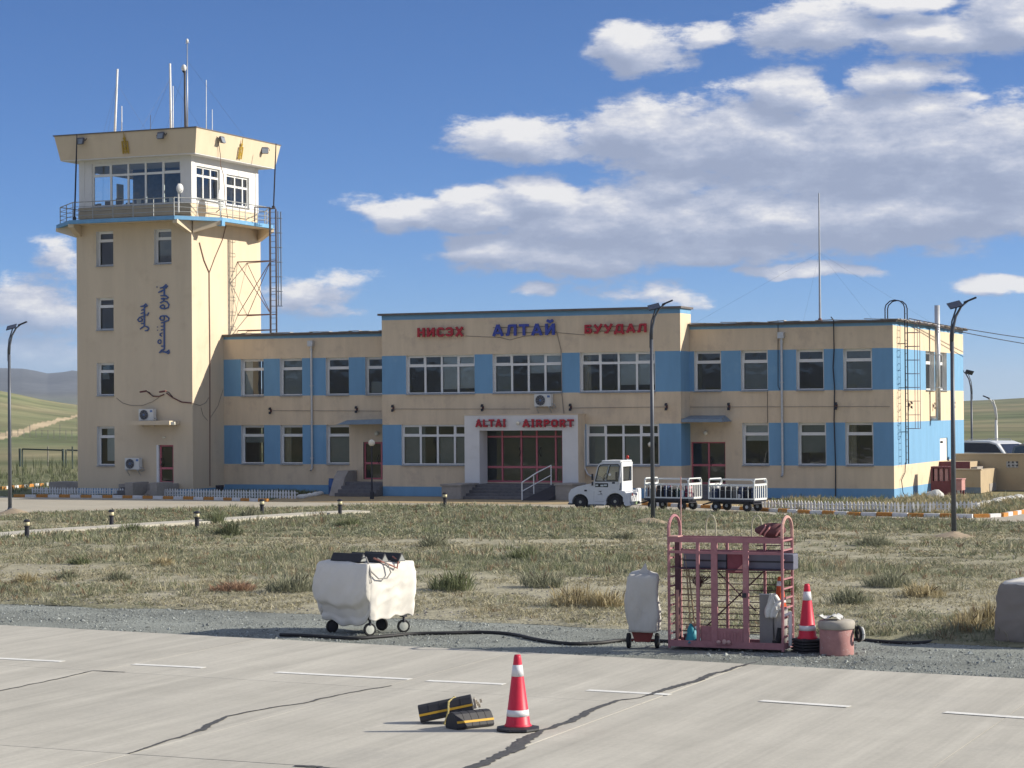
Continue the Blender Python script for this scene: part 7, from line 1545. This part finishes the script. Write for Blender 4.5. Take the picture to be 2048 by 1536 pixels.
item('bucket', 'grey tall bucket under the orange cone inside the rack', 'bucket', lambda s: s.lathe([(.11, zlow+.035), (.13, cz-.0)], (q.x, Yk+.38, 0), 16), mat('bucket_grey', (.33, .32, .31), .7, var=.1), (q.x, Yk+.38, zlow), smooth=True, extra=lambda t: (lambda s: (s.lathe([(.135, cz-.02), (.138, cz+.015)], (q.x, Yk+.38, 0), 16), s.build('rim', GREYM, t)))(MB()))
q = kp(1551, 1285, Yk+.1); item('boot', 'black boot with white sole on the rack floor at the right', 'boot', lambda s: (s.tube([(q.x-.05, Yk+.1, zlow+.10), (q.x+.04, Yk+.12, zlow+.12), (q.x+.08, Yk+.14, zlow+.36)], [.045, .05, .055], 8)), BLACK, (q.x, Yk+.1, zlow+.03), smooth=True, extra=lambda t: (lambda s: (s.box(q.x-.10, q.x+.09, Yk+.05, Yk+.17, zlow+.036, zlow+.06), s.build('sole', WHITEP, t)))(MB()))
q = PX(1576, 1250, XRk+.02); item('white_tube', 'white plastic tube tied behind the sunlit ladder end of the rack', 'tube', lambda s: (s.tube([(XRk+.06, q.y, zlow+.05), (XRk+.06, q.y, PX(1576, 1222, XRk).z)], .035, 8)), WHITEP, (XRk+.06, q.y, zlow), extra=lambda t: (lambda s: (s.tube([(XRk+.06, q.y, PX(1576, 1222, XRk).z-.03), (XRk+.0, q.y-.12, PX(1576, 1222, XRk).z-.06)], .025, 6), s.build('spout', WHITEP, t)))(MB()))
# plain pink pole seen against the carts
a_ = G(1361, 1180); 
q = kp(1361, 1052, Yb); item('thin_pole', 'thin pink pole rising from the left end of the rack', 'pole', lambda s: s.tube([(q.x, Yb+.03, zlow+.1), (q.x, Yb+.03, kp(1361, 953, Yb).z)], [.014, .010], 6), mat('pole_pink', (.50, .30, .27), .7), (q.x, Yb, zlow+.1), part='pole', extra=lambda t: (lambda s: (s.box(q.x-.03, q.x+.03, Yb+.01, Yb+.05, zmid, zmid+.03), s.build('tie', DARKM, t)))(MB()))

# ================================================================== vegetation
VEG = attr_material('grass_leaf', .9, 2.5, .22, trans=.25)
def tufts(name, items, seed):
    """items: (x, y, z, height, spread, blades, colour, colour2, lean) -> one mesh of bent blades"""
    rng = np.random.default_rng(seed); V = []; Fc = []; C = []; base = 0
    for (x, y, z, h, sp, nb, ca, cb, wd) in items:
        a = rng.uniform(0, 2*np.pi, nb); rr = sp*np.sqrt(rng.uniform(0, 1, nb))*.5; bx = x+rr*np.cos(a); by = y+rr*np.sin(a)
        hh = h*rng.uniform(.45, 1.1, nb); out = sp*rng.uniform(.2, 1.0, nb); a2 = a+rng.normal(0, .5, nb)
        tx = bx+out*np.cos(a2)*.8; ty = by+out*np.sin(a2)*.8; mx = bx+(tx-bx)*.35; my = by+(ty-by)*.35
        w = wd*rng.uniform(.6, 1.3, nb); pa = rng.uniform(0, np.pi, nb); wx, wy = np.cos(pa)*w, np.sin(pa)*w
        P = np.empty((nb, 5, 3)); P[:, 0] = np.stack([bx-wx*.6, by-wy*.6, np.full(nb, z-.02)], 1); P[:, 1] = np.stack([bx+wx*.6, by+wy*.6, np.full(nb, z-.02)], 1)
        P[:, 2] = np.stack([mx-wx, my-wy, z+hh*.62], 1); P[:, 3] = np.stack([mx+wx, my+wy, z+hh*.62], 1); P[:, 4] = np.stack([tx, ty, z+hh], 1)
        V.append(P.reshape(-1, 3)); i = base+np.arange(nb)*5
        Fc.append(np.stack([i, i+1, i+3, i, i+3, i+2, i+2, i+3, i+4], 1).reshape(-1, 3)); base += nb*5
        m = rng.uniform(0, 1, (nb, 1)); col = np.array(ca)*(1-m)+np.array(cb)*m; col = col*rng.uniform(.75, 1.25, (nb, 1)); col = np.repeat(np.concatenate([col, np.ones((nb, 1))], 1)[:, None, :], 5, 1); C.append(col.reshape(-1, 4))
    V = np.concatenate(V); Fc = np.concatenate(Fc); C = np.concatenate(C); me = bpy.data.meshes.new(name); me.vertices.add(len(V)); me.vertices.foreach_set('co', V.ravel()); me.loops.add(len(Fc)*3); me.loops.foreach_set('vertex_index', Fc.ravel()); me.polygons.add(len(Fc)); me.polygons.foreach_set('loop_start', np.arange(len(Fc))*3); me.update()
    at = me.color_attributes.new('tint', 'FLOAT_COLOR', 'POINT'); at.data.foreach_set('color', C.ravel()); me.materials.append(VEG); me.validate(); return link(name, me)
GA, GBc = (.18, .20, .11), (.265, .28, .165); SAGE, SAGE2 = (.21, .225, .15), (.32, .325, .235); DRY, DRY2 = (.34, .31, .205), (.46, .425, .30); BRN, BRN2 = (.22, .155, .10), (.34, .25, .16); DK, DK2 = (.09, .105, .06), (.16, .175, .10)
rnd = random.Random(5)
def clear_of_path(x, y):
    for a, b in zip(pp[:-1], pp[1:]):
        d = (b-a).xy; u = max(0, min(1, ((x-a.x)*d.x+(y-a.y)*d.y)/d.length_squared)); 
        if math.hypot(x-a.x-d.x*u, y-a.y-d.y*u) < .68: return False
    return True
items = []; tries = 0
xview = lambda y: (math.tan(YAW+.245)*-y, math.tan(YAW-.245)*-y)   # picture edges at depth y
while len(items) < 10500 and tries < 120000:
    tries += 1; y = 39.4+(90-39.4)*rnd.random(); xl_, xh_ = xview(y); x = xl_+(xh_-xl_)*rnd.random()
    if y < field_lo(x)-.1 or y > road_near(x)-.1: continue
    g = green(x, y); n = fbm(x, y, 2.2, 2, 51); edge = (y-field_lo(x))
    dens = .04+.95*sstep(.20, .62, g)+.9*n
    if rnd.random() > dens: continue
    if not clear_of_path(x, y): continue
    z = field_z(x, y); q = rnd.random(); near = y < 56
    big = fbm(x, y, 3.5, 2, 61)
    if q < .50*g+.22+.3*big: c = (SAGE, SAGE2) if rnd.random() < .55 else (GA, GBc)
    elif q < .9: c = (DRY, DRY2)
    else: c = (BRN, BRN2)
    h = (.06+.11*rnd.random()+(.14*rnd.random() if big > .12 else 0))*(1.1 if near else 1.0); sp = .13+.20*rnd.random()
    items.append((x, y, z, h, sp, 13 if near else 9, c[0], c[1], .008 if near else .013))
kind(tufts('steppe_grass', items, 1), 'stuff')
# low ground cover, bleached straw and stubble between the tufts
items = []; tries = 0
while len(items) < 19000 and tries < 120000:
    tries += 1; y = 39.4+(90-39.4)*rnd.random()**1.1; xl_, xh_ = xview(y); x = xl_+(xh_-xl_)*rnd.random()
    if y < field_lo(x)-.3 or y > road_near(x): continue
    if fbm(x, y, 1.6, 2, 71) < -.12 or not clear_of_path(x, y): continue
    g = green(x, y); c = (DRY, DRY2) if rnd.random() > g*1.3 else (GA, SAGE2); items.append((x, y, field_z(x, y), .045+.05*rnd.random(), .22+.2*rnd.random(), 8, c[0], c[1], .010 if y < 60 else .018))
kind(tufts('ground_cover', items, 2), 'stuff')
# pebbles and clods on the bare soil
def pst(i):
    while True:
        y = 41+45*random.random()**1.6; xl_, xh_ = xview(y); x = xl_+(xh_-xl_)*random.random()
        if field_lo(x)-.2 < y < road_near(x)-.2 and green(x, y) < .55: break
    b = random.uniform(.14, .38); return x, y, field_z(x, y), .012+.03*random.random()**3, (b, b*.95, b*.86)
kind(stone_mesh(11000, pst, 'pebbles', STONE), 'stuff')
# larger shrubs: each one a thing
def shrub(px, py, w, h, pal, label, dry=False):
    c = G(px, py); z = field_z(c.x, c.y) if c.y < road_near(c.x) else -.02; t = thing('shrub', label, 'shrub', (c.x, c.y, z), 0); its = []
    for i in range(int(16+w*26)):
        a, r_ = rnd.uniform(0, 6.28), w*.5*math.sqrt(rnd.random()); k = 1-(r_/(w*.5))**2*.6
        its.append((r_*math.cos(a), r_*math.sin(a)*.8, rnd.uniform(-.02, .15)*h, h*k*rnd.uniform(.5, 1.25), .14+.34*w*rnd.random(), 12, pal[0], pal[1], .009))
    o = tufts('foliage', its, px); o.parent = t
    s = MB()
    for i in range(7): a = rnd.uniform(0, 6.28); s.tube([(0, 0, -.03), (w*.15*math.cos(a), w*.15*math.sin(a), h*.3), (w*.34*math.cos(a), w*.34*math.sin(a), h*.7)], .008, 4)
    s.build('stem', mat('shrub_stem', (.12, .09, .06), .9), t, world=False)
GG = ((.14, .165, .085), (.25, .27, .15)); SS = ((.20, .21, .14), (.32, .32, .225)); DD = ((.34, .28, .15), (.52, .45, .29)); RR = ((.26, .15, .10), (.36, .25, .17))
for a in [(455, 1078, .9, .55, (DK, GA), 'dark bush on the path between two path lights'), (430, 1052, .8, .5, GG, 'green bush at the far side of the path below the left wing'), (262, 1072, .8, .4, GG, 'green bush at the near edge of the path'),
          (500, 1040, .8, .42, SS, 'grey green bush touching the road below the left wing'), (585, 1195, 1.1, .55, SS, 'broad leafless looking bush left of the covered cart'), (470, 1192, 1.0, .26, RR, 'rusty brown low bush on the gravel edge left of the cart'),
          (905, 1192, .9, .55, GG, 'dark green bush right of the covered cart'), (1150, 1222, .9, .52, DD, 'straw coloured tall clump left of the covered trolley'), (1215, 1225, .7, .48, DD, 'dry blond clump beside the covered trolley'),
          (1085, 1185, .9, .5, SS, 'grey green bush in the middle of the field'), (1050, 1130, .9, .42, GG, 'green bush in mid field above the dry clumps'), (870, 1100, 1.0, .42, SS, 'wide sage bush behind the covered cart'),
          (1560, 1198, .9, .45, GG, 'green bush behind the right bay of the rack'), (1780, 1185, 1.0, .45, SS, 'sage bush in the field right of the drum'), (1850, 1205, .9, .35, DD, 'dry tussock in the field right of the drum'),
          (1970, 1262, .9, .55, DD, 'tall blond grass clump left of the covered box'), (1930, 1270, .7, .4, DD, 'shorter blond clump left of the covered box'), (1700, 1215, .8, .38, SS, 'sage bush above the pink drum'),
          (55, 1175, .6, .28, DD, 'dry tuft at the left picture edge in the pale field'), (135, 1165, .5, .26, SS, 'grey tuft in the pale field at the left'), (235, 1168, .55, .28, SS, 'grey tuft in the pale field below the path'), (330, 1140, .6, .3, DD, 'dry tuft in the pale field left of centre'),
          (160, 1140, .5, .24, GG, 'small green tuft below the leftmost path light'), (700, 1060, .9, .38, GG, 'green bush near the right end of the path'), (1250, 1085, .8, .3, SS, 'low sage bush below the tractor'), (1750, 1100, .9, .34, SS, 'low sage bush left of the right street lamp'), (1530, 1095, .7, .3, DD, 'low dry bush left of the right street lamp')]:
    shrub(*a)
# weeds in the beds along the building
items = []
def bed(n, fx_, hmin, hmax, cols):
    for _ in range(n): x, y = fx_(); c = rnd.choice(cols); items.append((x, y, -.02, rnd.uniform(hmin, hmax), rnd.uniform(.15, .4), 14, c[0], c[1], .014))
bed(700, lambda: (rnd.uniform(-57.5, -52.5), rnd.uniform(95.5, 99.6)), .1, .35, [GG, (DK, GA), SS])
bed(260, lambda: (rnd.uniform(-67, -58), rnd.uniform(93.8, 96.5)), .06, .2, [SS, GG])
bed(900, lambda: (rnd.uniform(-28, -16), rnd.uniform(87.2, 99)), .08, .34, [SS, DD, GG])
bed(500, lambda: (rnd.uniform(-23.2, -14), rnd.uniform(88, 103)), .12, .4, [SS, DD, DD])
bed(600, lambda: (rnd.uniform(-90, -65), rnd.uniform(98, 135)), .15, .6, [GG, SS, (DK, GA)])
bed(260, lambda: (rnd.uniform(-100, -70), rnd.uniform(120, 190)), .4, 1.1, [(DK, GA), GG])
items = [i for i in items if not (i[1] > 99.7 and -58 < i[0] < -23.4) and not (-36.5 < i[0] < -27.8 and i[1] > 90) and far_f(i[0])+.15 < i[1]]
kind(tufts('weeds', items, 3), 'stuff')
